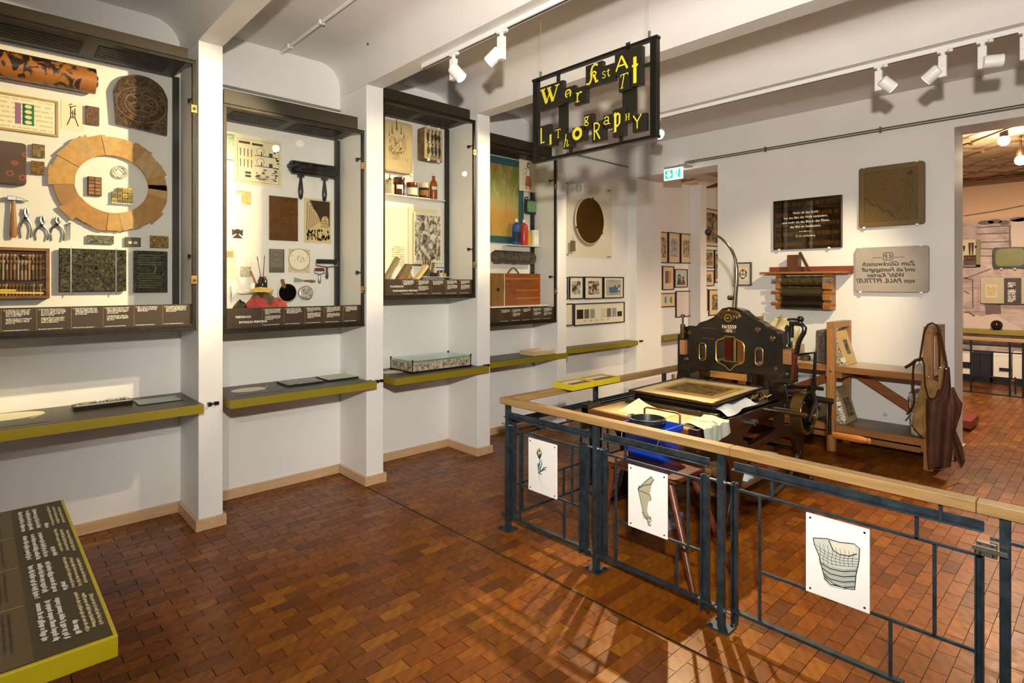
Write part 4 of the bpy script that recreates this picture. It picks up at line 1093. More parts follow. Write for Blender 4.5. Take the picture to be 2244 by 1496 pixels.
o = sheet_thing('dress_print', 'cream print of a figure in a long orange dress', 'print', F4, (u0, u1, v0, v1), mat('#e9dcc2', .7), .048); cu, H_ = (u0 + u1) / 2, v1 - v0
P = lambda a, b: (cu + a, v0 + b * H_)
m = MB(); w = .0515
m.cur = 0; m.flat([P(-.045, .22), P(.045, .19), P(.03, .50), P(-.025, .50)], F4, w)
m.cur = 1; m.flat([P(-.05, .20), P(.05, .16), P(.045, .19), P(-.045, .23)], F4, w + .0003); m.stroke([P(-.05, .2), P(-.035, .5), P(-.03, .7), P(-.012, .86)], .006, F4, w + .0003); m.stroke([P(.05, .18), P(.04, .5), P(.035, .66), P(.012, .86)], .009, F4, w + .0003); m.flat(ell(*P(.004, .84), .02, .035, 12), F4, w)
for k in range(14): a, b = RG.uniform(-.10, -.045), RG.uniform(.45, .88); m.flat([P(a, b), P(a + .010, b), P(a + .010, b + .010), P(a, b + .010)], F4, w)
m.cur = 2; m.flat([P(-.028, .50), P(.03, .50), P(.026, .68), P(-.02, .70)], F4, w); m.flat(ell(*P(.006, .83), .011, .022, 10), F4, w + .0004)
m.cur = 0
for a in (-.03, .03): m.flat([P(a - .012, .08), P(a + .012, .08), P(a + .010, .18), P(a - .010, .18)], F4, w)
m.build('figure', [mat('#c7602c', .6), mat('#263226', .6), mat('#f4efe2', .6)], o)
u0, u1, v0, v1 = lrect(X4 + .03, 1147, 1171, 437, 470)
t = thing('stencil', 'black clip board with a green speckled stencil', 'stencil', (X4, (u0 + u1) / 2, v0))
m = MB(); m.prism(wob(rrect(u0, u1, v0, v1, .02), .008, RG), F4, .042, .055); m.build('board', mat('#1c1912', .5), t)
m = MB(); m.prism(rrect(u0 + .04, u1 + .004, v0 + .03, v1 - .02, .012), F4, .055, .061); m.build('stencil_sheet', mat('#8fbf86', .3, 0, .4, 50, .0, 60, '#3f7a3c'), t)
m = MB(); m.tube([F4.p(u0 + .03 + a, v1 + .004 + b, .048) for a, b in ell(0, 0, .022, .018, 12)], .006, 6, True); m.build('clip_ring', M_BLACK, t, smooth=True)
# shelf with paints
XS4 = X4 + .02
u0, u1, v0, v1 = lrect(X4 + .09, 1113, 1181, 538, 541)
m = MB(); m.fbox(F4, u0, u1, v1 - .008, v1, 0, .14); tag(m.build('wall_shelf', M_WHITE, bevel=.001), 'white shelf with coloured paint bottles in the fourth case', 'shelf'); zs = v1
def paint(label, px, r, h, hx, cap, lab=None):
    y = PX(px, 530, X4 + .10).y
    t = thing('paint_bottle', label, 'paint bottle', (X4 + .10, y, zs), 'paint bottles in the fourth case')
    m = MB(); m.lathe([(r * .95, 0), (r, .006), (r, h * .72), (r * .8, h * .80), (r * .35, h * .84), (r * .35, h * .88)], (X4 + .10, y, zs), (0, 0, 1), 18); m.build('body', mat(hx, .3), t, smooth=True)
    m = MB(); m.lathe([(r * .42, 0), (r * .36, h * .12), (r * .2, h * .13)], (X4 + .10, y, zs + h * .87), (0, 0, 1), 14); m.build('cap', mat(cap, .4), t, smooth=True)
    if lab: jlabel(t, X4 + .10, y, zs + h * .12, zs + h * .5, r * 1.015, lab, -70, 70)
paint('blue paint bottle with dark label and white cap', 1131.5, .048, .30, '#23509c', '#ece6d8', sheet('text', '#1d2c44', '#8b93a0', 3, .1, lines=5))
paint('red paint bottle with pale cap beside the blue bottle', 1148.5, .046, .30, '#c9362f', '#efe3d2')
paint('small yellow paint bottle in front of the jar', 1159.5, .024, .205, '#d9b022', '#f1ead8', sheet('text', '#d9b022', '#3b2d10', 5, .1, lines=4))
t = jar('paint_jar', 'white screw top paint jar with small printed label', 'jar', X4 + .10, PX(1172, 530, X4 + .10).y, zs, .052, .17, mat('#e3e0d6', .35), neck=.96, lid=.02, lmt=M_WHITE)
jlabel(t, X4 + .10, PX(1172, 530, X4 + .10).y, zs + .03, zs + .11, .0528, sheet('text', '#f2eedd', '#3d6b34', 6, .1, lines=5), -30, 50)
# squeegee roll and suitcase
u0, u1, v0, v1 = lrect(X4 + .05, 1082, 1165, 551, 578)
t = thing('inked_roll', 'dark ink crusted squeegee roll above the wooden suitcase', 'squeegee', (X4 + .05, (u0 + u1) / 2, v0))
m = MB(); zc = (v0 + v1) / 2; m.tube([(X4 + .06, u0 + (u1 - u0) * i / 10, zc + RG.uniform(-.004, .004)) for i in range(11)], [(v1 - v0) / 2 * RG.uniform(.9, 1.06) for i in range(11)], 16); m.build('roll', relief('#6a5a3c', '#17120b', 30, 1.0, .25, .2, .02), t, smooth=True)
m = MB(); m.cyl((X4 + .075, u0 - .004, v1 - .012), (X4 + .075, u1 + .004, v1 - .012), .018, n=12); m.build('blade_edge', mat('#27221a', .15), t, smooth=True)
u0, u1, v0, v1 = lrect(-4.60, 1079, 1184, 599, 669)
t = thing('wooden_suitcase', 'flat reddish wooden suitcase with leather handle', 'suitcase', (-4.65, (u0 + u1) / 2, v0))
xs_ = u0 + (u1 - u0) * .235
m = MB(); m.box(-4.70, -4.60, xs_ + .004, u1, v0, v1); m.build('body', wood('#99501c', '#6d3210', 'Y', 6, .35, 'suitcase_wood'), t, bevel=.003)
m = MB(); m.box(-4.70, -4.602, u0, xs_, v0, v1); dr = m.build('end_board', wood('#8a6424', '#6b4a18', 'Z', 7, .4), t, bevel=.003)
m = MB(); m.lathe([(.022, 0), (.018, .006), (.004, .008)], (-4.602, (u0 + xs_) / 2, (v0 + v1) / 2), (1, 0, 0), 8); m.build('lock', M_BLACK, dr, smooth=True)
m = MB(); m.box(-4.7, -4.599, xs_, xs_ + .005, v0, v1); m.build('seam_strip', M_WHITE, t)
for f, a in ((.84, .02), (.47, .32), (.22, .32)):
    m = MB(); m.box(-4.60, -4.596, xs_ + (u1 - xs_) * a, u1 - .03, v0 + (v1 - v0) * f - .008, v0 + (v1 - v0) * f + .008); m.build('wood_strip', wood('#b9772f', '#9c5c20', 'Y', 9, .35), t)
m = MB(); cu = u0 + (u1 - u0) * .48; m.tube([(-4.65, cu + a, v1 + b) for a, b in ((-.09, -.002), (-.07, .02), (-.03, .055), (0, .065), (.03, .055), (.07, .02), (.09, -.002))], .010, 8, flat=.5); m.build('handle', mat('#4a2413', .5), t, smooth=True)
m = MB(); m.box(X4, -4.47, 3.80, 4.84, 1.27 + .16, 1.442); 
zl = v0; m = MB(); m.box(X4, -4.5, u0 - .1, 4.80, zl - .012, zl); tag(m.build('inner_ledge', M_WHITE), 'low white ledge under the wooden suitcase', 'ledge')
# ================================================================== READING SHELVES
def reading_shelf(label, y0, y1, xb, xf, left_text=True, z0=.822, z1=.882):
    t = thing('reading_shelf', label, 'shelf', ((xb + xf) / 2, (y0 + y1) / 2, z0), 'olive reading shelves under the cases')
    m = MB(); m.box(xb, xf, y0, y1, z0, z1); tr = m.build('tray', M_OLIVE, t, bevel=.002)
    m = MB(); m.box(xb + .006, xf - .006, y0 + .006, y1 - .006, z1, z1 + .0015); tp = m.build('top_panel', M_TOPD, t)
    fr = Fr((xf, y0, z1 + .0017), (0, 1, 0), (-1, 0, 0), (0, 0, 1)); W = y1 - y0
    rg = random.Random(int(y0 * 100) + 7)
    m = MB()
    scribble(m, fr, W * .08, W * .42, .05, 2, .014, rg, .0003); scribble(m, fr, W * .5, W * .9, .05, 2, .014, rg, .0003)
    tag(m.build('lettering', mat('#8d8468', .6), tp), kind='stuff')
    return t, fr
SH = []
for lab, y0, y1, xb, xf in (('olive reading shelf with black type block, nearest the left edge', -.02, 1.123, XB, -4.225),
                            ('olive reading shelf with two square tiles, second along the wall', 1.29, 2.43, XB, -4.228),
                            ('olive reading shelf carrying a glass covered litho stone', 2.61, 3.67, XB, -4.235),
                            ('olive reading shelf with a small wooden tray', 3.765, 5.035, -4.82, -4.42),
                            ('empty olive reading shelf in the niche below the oval mirror', 5.06, 6.80, -4.87, -4.655)):
    SH.append(reading_shelf(lab, y0, y1, xb, xf))
ZT = .8837
def ovl(t, px, py, a, b):
    c = PZ(px, py, ZT); m = MB(); m.lathe([(1, 0), (1, .0012)], (0, 0, 0), (0, 0, 1), 36)
    m.v = [(c.x + v[0] * a, c.y + v[1] * b, ZT + v[2]) for v in m.v]
    m.build('oval_disc', mat('#efe7c2', .5), t)
ovl(SH[0][0], 5, 914, .12, .20); ovl(SH[1][0], 545, 853.5, .085, .125); ovl(SH[2][0], 862, 814, .085, .125)
for k, (a, b) in enumerate((((67, 916), (98, 905)), ((578, 855), (586, 844)), ((886, 808), (892, 815)))):
    m = MB(); m.bar(PZ(*a, ZT + .001), PZ(*b, ZT + .001), .008, .002); m.build('stylus_mark', mat('#d8c88a', .5), SH[k][0])
for k, (a, b) in enumerate((((-10, 938), (110, 922)), ((515, 868), (620, 855)), ((852, 824), (930, 815)))):
    m = MB(); m.bar(PZ(*a, ZT + .0005), PZ(*b, ZT + .0005), .006, .0012); m.build('dark_line', M_BLACK, SH[k][0])
# little black pegs beside the shelf ends
for px, py, x in ((463, 885, -4.325), (829, 835, -4.325), (1065, 801, -4.325), (1405, 747, -4.72)):
    c = PX(px, py, x + .02)
    m = MB(); m.box(x, x + .03, c.y - .02, c.y + .0, c.z - .012, c.z + .012); m.cyl((x + .012, c.y + .0, c.z), (x + .012, c.y + .03, c.z), .008, n=8); m.box(x + .001, x + .022, c.y + .022, c.y + .05, c.z - .011, c.z + .011)
    tag(m.build('wall_peg', mat('#0b1016', .3)), 'small black cable peg on the %s pillar face' % {463: 'first', 829: 'second', 1065: 'third', 1405: 'fifth'}[px], 'peg')
# type block on shelf 1
a = PZ(160, 893, ZT + .02); b = PZ(292, 880, ZT + .02)
t = thing('type_block', 'black metal type block with raised letters on the first shelf', 'type block', (a.x, (a.y + b.y) / 2, ZT))
xm = (a.x + b.x) / 2 - .03
m = MB(); m.box(xm - .075, xm + .045, a.y, b.y, ZT, ZT + .028); m.build('base', mat('#1a1712', .35, .5), t, bevel=.003)
fr = Fr((xm + .045, a.y, ZT + .028), (0, 1, 0), (-1, 0, 0), (0, 0, 1)); W = b.y - a.y; M_RL = mat('#c9c3b2', .3, .5)
def raised(nm, pts, w): 
    for q in pts: m = MB(); m.fbox(fr, *q, 0, w); m.build(nm, M_RL, t, bevel=.001)
raised('frame_line', [(.01, W - .01, .004, .010), (.02, .13, .100, .106), (.02, .026, .02, .1), (.124, .13, .02, .1), (W - .15, W - .02, .100, .106), (W - .15, W - .144, .02, .1)], .008)
for s_, u_, c_ in (('a', .045, .07), ('E', W - .135, .06), ('M', W - .085, .06)):
    m = MB(); put_text(m, s_, .085, fr.at(u_, .028), .016, bold=.004); put_text(m, s_, .085, fr.at(u_, .028), .008, bold=.004); m.build('raised_letter', M_RL, t)
raised('type_bar', [(.15, W - .17, .055, .068), (.15, W - .17, .08, .088)], .012)
def tile_xy(name, label, y0, y1, x0, x1, mt, th=.012):
    t = thing(name, label, 'tile', ((x0 + x1) / 2, (y0 + y1) / 2, ZT))
    m = MB(); m.box(x0, x1, y0, y1, ZT, ZT + th); m.build('base', mat('#1b2021', .4), t, bevel=.001)
    fr = Fr((x1, y0, ZT + th), (0, 1, 0), (-1, 0, 0), (0, 0, 1)); m = MB(); g = .008
    m.fbox(fr, g, y1 - y0 - g, g, x1 - x0 - g, 0, .001); m.build('face', mt, t, uv=(fr, 0, 0, y1 - y0, x1 - x0)); return t
c = PZ(347, 878, ZT); tile_xy('embossed_tile', 'flat grey embossed printing plate at the end of the first shelf', c.y - .135, c.y + .13, c.x - .10, c.x + .10, relief('#b9c2bd', '#8d9893', 60, .5, .35, .4), .006)
c = PZ(659, 839, ZT); tile_xy('lace_tile', 'square tile with dark lace medallion pattern on the second shelf', c.y - .15, c.y + .15, c.x - .12, c.x + .12, sheet('swirl', '#dedacb', '#3f372c', 3, .03, scale=5, thr=.5), .016)
c = PZ(740, 829, ZT); tile_xy('pale_tile', 'square tile with pale round print on the second shelf', c.y - .14, c.y + .15, c.x - .11, c.x + .11, sheet('swirl', '#dfe2cb', '#b4b98c', 2, .1, scale=3, thr=.6), .016)
# litho stone with glass cover
a = PZ(952, 800, ZT)
y0, y1, x0, x1 = 2.90, 3.40, -4.72, -4.37
y0, y1 = PX(900, 800, -4.40).y, PX(1022, 790, -4.42).y
t = thing('covered_stone', 'rough edged litho stone under a glass plate on black base', 'litho stone', ((x0 + x1) / 2, (y0 + y1) / 2, ZT))
m = MB(); m.box(x0 - .02, x1 + .02, y0 - .015, y1 + .02, ZT + .002, ZT + .012); m.build('base_plate', M_BLACK, t, bevel=.001)
m = MB(); rg = random.Random(4); n = 14; zt = ZT + .085
pts = []
for i in range(n): pts.append((x0 + rg.uniform(0, .006), y0 + (y1 - y0) * i / n))
for i in range(n): pts.append((x0 + (x1 - x0) * i / n, y1 - rg.uniform(0, .006)))
for i in range(n): pts.append((x1 - rg.uniform(0, .008), y1 - (y1 - y0) * i / n))
for i in range(n): pts.append((x1 - (x1 - x0) * i / n, y0 + rg.uniform(0, .008)))
m.prism(pts, FZ(0), ZT + .012, zt); m.build('stone', mat('#cdbfa8', .8, 0, .0, 30, 1.0, 28, '#5a3d22'), t)
m = MB(); m.box(x0 + .005, x1 - .008, y0 + .008, y1 - .006, zt, zt + .0015); m.build('polished_face', mat('#dcd0b2', .4), t)
m = MB(); m.box(x0 - .015, x1 + .015, y0 - .012, y1 + .015, zt + .018, zt + .024); m.build('glass_plate', glass_mat('#d9f0e6', 0, .04), t)
for x in (x0 - .008, x1 + .008):
    for y in (y0 - .006, y1 + .008):
        m = MB(); m.cyl((x, y, ZT + .012), (x, y, zt + .03), .005, n=8); m.cyl((x, y, zt + .024), (x, y, zt + .034), .009, n=8); m.build('corner_post', mat('#1a2422', .3, .5), t, smooth=True)
# wooden tray
c = PZ(1178, 770, ZT); y0, y1 = PX(1150, 770, -4.62).y, PX(1209, 770, -4.55).y; x0, x1 = -4.70, -4.47
t = thing('wooden_tray', 'small shallow pale wooden tray on the fourth shelf', 'tray', ((x0 + x1) / 2, (y0 + y1) / 2, ZT))
m = MB(); m.box(x0, x1, y0, y1, ZT, ZT + .006); m.build('bottom', mat('#d8c29a', .5), t)
for bx_ in ((x0, x1, y0, y0 + .01), (x0, x1, y1 - .01, y1), (x0, x0 + .01, y0 + .01, y1 - .01), (x1 - .01, x1, y0 + .01, y1 - .01)):
    m = MB(); m.box(*bx_, ZT + .006, ZT + .045); m.build('side', wood('#dcc49c', '#c9ab7c', 'Y', 8, .5), t, bevel=.001)

# ================================================================== LECTERN AT THE LEFT EDGE
ZL = .80
pA = PZ(137, 1094, ZL); pB = PZ(262, 1390, ZL)
xa, xb_ = pA.x, pB.x; yr = (pA.y + pB.y) / 2; yl = yr - .95
t = thing('text_table', 'low yellow edged text table with dark top in the lower left corner', 'table', ((xa + xb_) / 2, (yl + yr) / 2, 0))
m = MB(); m.box(xa, xb_, yl, yr, ZL - .055, ZL); m.build('tray', mat('#c2ac14', .4, 0, .05, 5), t, bevel=.003)
m = MB(); m.box(xa + .010, xb_ - .010, yl, yr - .010, ZL, ZL + .0015); tp = m.build('top_panel', mat('#33290c', .4), t)
m = MB(); m.box(xa + .012, xb_ - .012, yl, yr - .165, ZL + .0015, ZL + .0022); m.build('brown_field', mat('#56452a', .45), tp)
for x in (xa + .12, xb_ - .12):
    for y in (yl + .1, yr - .18):
        m = MB(); m.box(x - .02, x + .02, y - .02, y + .02, 0, ZL - .055); m.build('leg', M_DSTEEL, t)
# text runs along X, read from the left side
fr = Fr((xa, yr, ZL + .0024), (1, 0, 0), (0, 1, 0), (0, 0, 1)); rg = random.Random(12)
m = MB(); W = xb_ - xa
for c in range(4):
    u0 = .06 + c * (W - .09) / 4; u1 = u0 + (W - .09) / 4 - .03
    for k in range(3): scribble(m, fr, u0, u1, -.135 + .021 * k, 1, .0145, rg, .0004, 1.0, .62)
    scribble(m, fr, u1 - .10 * rg.uniform(.5, 1), u1, -.070, 1, .0145, rg, .0004, 1.0, .62)
tag(m.build('heading_text', M_INKW, tp), kind='stuff')
m = MB()
for c in range(4):
    u0 = .06 + c * (W - .09) / 4; u1 = u0 + (W - .09) / 4 - .03
    for k in range(3): scribble(m, fr, u0 + .02 * k, u1, -.052 + .0155 * k, 1, .0105, rg, .0004, 1.0, .6)
tag(m.build('small_text', mat('#cfc39a', .6), tp), kind='stuff')
m = MB()
for c in range(4):
    u0 = .05 + c * (W - .09) / 4
    for col in range(7): 
        for k in range(6): scribble(m, fr, u0 + .02, u0 + (W - .09) / 4 - .02, -.20 - col * .10 - k * .0125, 1, .0095, rg, .0003, .95, .45)
tag(m.build('faded_text', mat('#3a2f1c', .6), tp), kind='stuff')
m = MB()
for c in range(1, 4):
    u0 = .045 + c * (W - .09) / 4; m.flat([(u0, -.9), (u0 + .003, -.9), (u0 + .003, -.17), (u0, -.17)], fr, .0005)
m.build('divider_line', mat('#c9b23a', .5), tp)

# ================================================================== HANGING SIGN
YS = 2.70; FS = FB(YS)
def sp(zx, zy, Y=YS): q = PY(1150 + zx / 4.533, 40 + zy / 4.533, Y); return (q.x, q.z)
t = thing('hanging_sign', 'black iron hanging sign with yellow letters WerkstATt LIThogRapHY', 'sign', (-2.2, YS, 2.46))
u0, u1 = sp(92, 700)[0], sp(1318, 700)[0]; zt = sp(110, 605)[1]; zb = sp(110, 1440)[1]
for nm, bx_ in (('top_bar', (u0 - .01, u1 + .005, zt - .016, zt)), ('bottom_bar', (u0 - .01, u1 + .005, zb, zb + .018)), ('left_bar', (u0, u0 + .035, zb + .018, zt - .016)), ('right_bar', (u1 - .04, u1, zb + .018, zt - .016))):
    m = MB(); m.fbox(FS, *bx_, -.025, .012); m.build(nm, mat('#15140d', .35, .4), t, bevel=.002)
M_SB = mat('#1b170c', .4, 0, .15, 20); M_SY = mat('#c9bb2e', .45)
for nm, (a, b, c, d) in {'spine': (332, 425, 860, 1120)}.items():
    pass
def plate(nm, a, b, c, d, w0=-.012, w1=-.004):
    x0, x1 = sp(a, 900)[0], sp(b, 900)[0]; z1, z0 = sp((a + b) / 2, c)[1], sp((a + b) / 2, d)[1]
    m = MB(); m.fbox(FS, x0, x1, z0, z1, w0, w1); m.build(nm, M_SB, t)
plate('connector_plate', 332, 425, 840, 1150); plate('connector_plate', 965, 1108, 680, 990)
for q in ((315, 345, 520, 660), (1003, 1040, 240, 360), (1195, 1262, 438, 478), (100, 170, 1162, 1205), (936, 970, 1170, 1250), (438, 470, 1285, 1350)): plate('connector_bar', *q, -.008, .0)
def arc(cx, cy, rx, ry, a0, a1, n=12): return [(cx + rx * math.cos(math.radians(a0 + (a1 - a0) * i / n)), cy + ry * math.sin(math.radians(a0 + (a1 - a0) * i / n))) for i in range(n + 1)]
G = {   # strokes in a unit box: (points, width)
 'W': [([(.12, .93), (.33, .05)], .17), ([(.33, .05), (.52, .75)], .07), ([(.45, .93), (.66, .05)], .17), ([(.66, .05), (.90, .93)], .07), ([(.0, .95), (.27, .95)], .06), ([(.36, .95), (.58, .95)], .06), ([(.78, .95), (1, .95)], .06)],
 'e': [(arc(.5, .5, .36, .42, -60, 250, 18), .17), ([(.30, .42), (.80, .62)], .12)],
 'r': [([(.35, .05), (.35, .93)], .15), ([(.1, .04), (.62, .04)], .08), ([(.15, .92), (.36, .92)], .08), ([(.38, .62), (.55, .86), (.80, .93), (.92, .82)], .14)],
 'K': [([(.15, .05), (.30, .10), (.42, .30), (.40, .60), (.48, .85), (.70, .97), (.92, .88)], .13), ([(.10, .04), (.02, .12)], .10), ([(.42, .52), (.62, .62), (.80, .52), (.72, .40), (.5, .46)], .10), ([(.58, .45), (.72, .25), (.78, .06), (.95, .10)], .14)],
 's': [([(.85, .78), (.6, .95), (.25, .88), (.2, .66), (.5, .52), (.8, .38), (.75, .12), (.4, .04), (.1, .2)], .13)],
 't': [([(.45, .95), (.42, .25), (.58, .06), (.85, .18)], .14), ([(.15, .72), (.85, .76)], .09)],
 'A': [([(.06, .03), (.48, .96)], .12), ([(.48, .96), (.94, .03)], .15), ([(.24, .34), (.78, .34)], .10)],
 'T1': [([(.5, .0), (.5, 1)], .22), ([(.12, .66), (.5, .70), (.9, .66)], .13)],
 'Ti': [([(.28, .04), (.55, .95)], .09), ([(.12, .03), (.46, .03)], .05), ([(.2, .94), (1, .96)], .07), ([(.2, .94), (.13, .78)], .05), ([(1, .96), (.93, .80)], .05)],
 'L': [([(.3, 1), (.3, .0)], .17), ([(.3, .05), (.95, .05)], .10)],
 'I': [([(.5, 1), (.5, 0)], .38)],
 'T': [([(.5, 1), (.5, .03)], .13), ([(.05, .94), (.95, .94)], .08), ([(.07, .94), (.07, .78)], .06), ([(.93, .94), (.93, .78)], .06), ([(.28, .03), (.72, .03)], .07)],
 'h': [([(.22, .02), (.52, 1.0)], .10), ([(.33, .42), (.6, .58), (.76, .48), (.62, .10), (.8, .06), (.95, .2)], .09)],
 'o': [(arc(.5, .5, .36, .38, 0, 360, 24), .26)],
 'g': [(arc(.45, .70, .26, .20, 0, 360, 16), .12), (arc(.48, .20, .33, .16, 0, 360, 16), .11), ([(.3, .52), (.26, .42), (.55, .38)], .09), ([(.66, .84), (.95, .92)], .10)],
 'R': [([(.2, .0), (.2, 1)], .10), ([(.2, .97), (.6, .95), (.84, .78), (.68, .55), (.2, .50)], .11), ([(.42, .50), (.9, .0)], .12)],
 'a': [([(.18, .78), (.45, .95), (.74, .84), (.74, .08), (.98, .03)], .13), (arc(.44, .28, .30, .22, 20, 330, 14), .12)],
 'p': [([(.30, .0), (.30, .9)], .19), ([(.12, .86), (.3, 1.0), (.44, .88)], .12), ([(.30, .82), (.62, .94), (.84, .84), (.82, .42), (.56, .28), (.30, .38)], .15), ([(.1, -.02), (.3, .06)], .08)],
 'H': [([(.22, .03), (.22, .97)], .14), ([(.78, .03), (.78, .97)], .14), ([(.2, .5), (.8, .5)], .08), ([(.05, .03), (.4, .03)], .07), ([(.6, .03), (.95, .03)], .07), ([(.05, .97), (.4, .97)], .07), ([(.6, .97), (.95, .97)], .07)],
 'Y': [([(.08, 1), (.5, .5)], .10), ([(.92, 1), (.5, .5)], .10), ([(.5, .5), (.5, 0)], .10)],
}
def letter_block(glyphs, a, b, yt, yb, letter_boxes):
    x0, x1 = sp(a, 900)[0], sp(b, 900)[0]; xm = (a + b) / 2; z1, z0 = sp(xm, yt)[1], sp(xm, yb)[1]
    m = MB(); m.fbox(FS, x0, x1, z0, z1, -.004, .026); bk = m.build('letter_block', M_SB, t, bevel=.002)
    for g, (la, lb, lt, lb2) in zip(glyphs, letter_boxes):
        p0, p1 = sp(la, 900)[0], sp(lb, 900)[0]; q1, q0 = sp((la + lb) / 2, lt)[1], sp((la + lb) / 2, lb2)[1]
        m = MB(); S = (p1 - p0 + q1 - q0) / 2
        for k, (pts, w) in enumerate(G[g]):
            P = [(p0 + x * (p1 - p0), q0 + y * (q1 - q0)) for x, y in pts]
            n = len(P); 
            m.stroke(P, w * S, FS, .0285 + .0002 * k)
        m.build('letter', M_SY, bk, fix=False)
for g, a, b, yt, yb, lb in (
    (['W'], 168, 410, 662, 900, [(185, 375, 690, 850)]), (['e'], 412, 528, 688, 838, [(425, 498, 715, 800)]), (['r'], 519, 642, 690, 858, [(525, 605, 740, 840)]),
    (['K'], 631, 800, 458, 680, [(640, 765, 470, 665)]), (['s', 't'], 800, 922, 470, 640, [(795, 838, 535, 608), (838, 885, 510, 595)]),
    (['A'], 920, 1068, 352, 565, [(928, 1058, 380, 530)]), (['T1'], 1070, 1192, 302, 682, [(1085, 1162, 395, 655)]), (['Ti'], 960, 1083, 560, 728, [(968, 1058, 560, 705)]),
    (['L'], 162, 282, 1070, 1258, [(178, 230, 1095, 1250)]), (['I'], 268, 338, 1132, 1275, [(272, 300, 1160, 1262)]), (['T'], 332, 412, 1090, 1222, [(336, 388, 1108, 1195)]),
    (['h'], 408, 510, 1148, 1295, [(410, 470, 1158, 1290)]), (['o'], 500, 632, 1082, 1232, [(500, 602, 1092, 1216)]), (['g'], 616, 706, 958, 1112, [(614, 672, 978, 1078)]),
    (['R'], 692, 822, 1028, 1225, [(704, 785, 1042, 1212)]), (['a'], 806, 900, 968, 1098, [(806, 880, 982, 1066)]), (['p'], 900, 1020, 905, 1182, [(905, 985, 945, 1135)]),
    (['H'], 1020, 1112, 945, 1045, [(1025, 1076, 958, 1020)]), (['Y'], 1096, 1230, 960, 1132, [(1098, 1195, 968, 1105)])):
    letter_block(g, a, b, yt, yb, lb)
for zx in (152, 1232):
    x = sp(zx, 500)[0]
    m = MB(); m.cyl((x, YS + .006, zt), (x, YS + .006, zt + .04), .008, n=10); w = m.build('wire_grip', M_STEEL, t, smooth=True)
    m = MB(); m.cyl((x, YS + .006, zt + .03), (x, YS + .006, CEZ), .0014, n=6); m.build('wire', mat('#d5d3cc', .3, .6), w, smooth=True)

# ================================================================== LIGHT TRACKS AND SPOTLIGHTS
def track(label, y, x0, x1):
    t = thing('light_track', label, 'light track', ((x0 + x1) / 2, y, BMZ - .03))
    m = MB(); m.box(x0, x1, y - .018, y + .018, BMZ - .032, BMZ); m.build('rail', mat('#f0eeea', .35), t, bevel=.002)
    m = MB(); m.box(x0, x1, y - .006, y + .006, BMZ - .0335, BMZ - .032); m.build('slot', M_BLACK, t)
    return t
TY1, TY2 = 2.488, 4.965
track('white light track under the beam above the second pillar', TY1, PZ(911, 145, BMZ - .03).x, 2.6)
track('white light track under the beam nearest the back wall', TY2, -4.2, 3.0)
M_LAMP = mat('#f2f0ec', .35)
def track_spot(label, x, ty, head_dir, lit=True, box=.15, side=1):
    t = thing('track_spotlight', label, 'spotlight', (x, ty, BMZ - .28), 'white track spotlights')
    z = BMZ - .032
    m = MB(); m.box(x - .03, x + .03, ty - .016, ty + .016, z - .012, z); m.cyl((x + .045, ty, z - .016), (x + .045, ty, z - .001), .014, n=12); m.cyl((x, ty, z - .035), (x, ty, z - .01), .014, n=12); m.build('adapter', M_LAMP, t, smooth=True)
    m = MB(); m.box(x - .024, x + .024, ty - .02, ty + .02, z - .035 - box, z - .035); bx_ = m.build('driver_box', M_LAMP, t, bevel=.003)
    m = MB(); m.box(x - .0245, x + .0245, ty - .0205, ty + .0205, z - .035 - box * .52, z - .035 - box * .51); m.build('box_seam', mat('#b9b7b2', .5), bx_)
    d = Vector(head_dir).normalized(); c = Vector((x, ty, z - .035 - box * .78)) + Vector((d.x, d.y, 0)).normalized() * .0 + Vector((side * .058, -.012, 0))
    m = MB(); m.lathe([(.030, -.055), (.040, -.05), (.042, -.04), (.042, .05), (.038, .052)], c, d, 24); hd = m.build('lamp_head', M_LAMP, t, smooth=True)
    m = MB(); m.cyl((x, ty, c.z), c - d * .0, .012, n=10); m.build('pivot', M_LAMP, t, smooth=True)
    m = MB(); m.lathe([(.0, .048), (.037, .048), (.037, .053), (.0, .053)], c, d, 24); m.build('lens', emis('#fff1d6', 6) if lit else M_WHITE, hd)
    return c + d * .075, d
fx = lambda px, py, y: PY(px, py, y).x
LAMPS = []
for lab, px, py, ty, d, side in (('white track spotlight nearest the end of the front track', 994, 135, TY1, (.55, .35, -.75), 1),
                                 ('second white track spotlight on the front track', 1099, 85, TY1, (-.75, -.30, -.6), -1),
                                 ('lit track spotlight behind the right bar of the hanging sign', 1437, 270, TY2, (.35, -.75, -.55), 1),
                                 ('white track spotlight above the dark glass quote panel', 1926, 160, TY2, (.55, .45, -.6), 1),
                                 ('round lit track spotlight left of the pair near the right edge', 2066, 125, TY2, (-.75, .15, -.55), -1),
                                 ('white track spotlight turned sideways near the right edge', 2153, 115, TY2, (.9, .3, -.05), 1),
                                 ('white track spotlight cut by the right picture edge', 2246, 100, TY2, (-.3, -.5, -.7), 1)):
    LAMPS.append(track_spot(lab, fx(px, py, ty), ty, d, lit='sideways' not in lab, side=side))
def lamp_light(i, target, e, ang=50, blend=.5, col=WARM):
    p, d = LAMPS[i]; spot(p, target, e, ang, blend, col, .035)

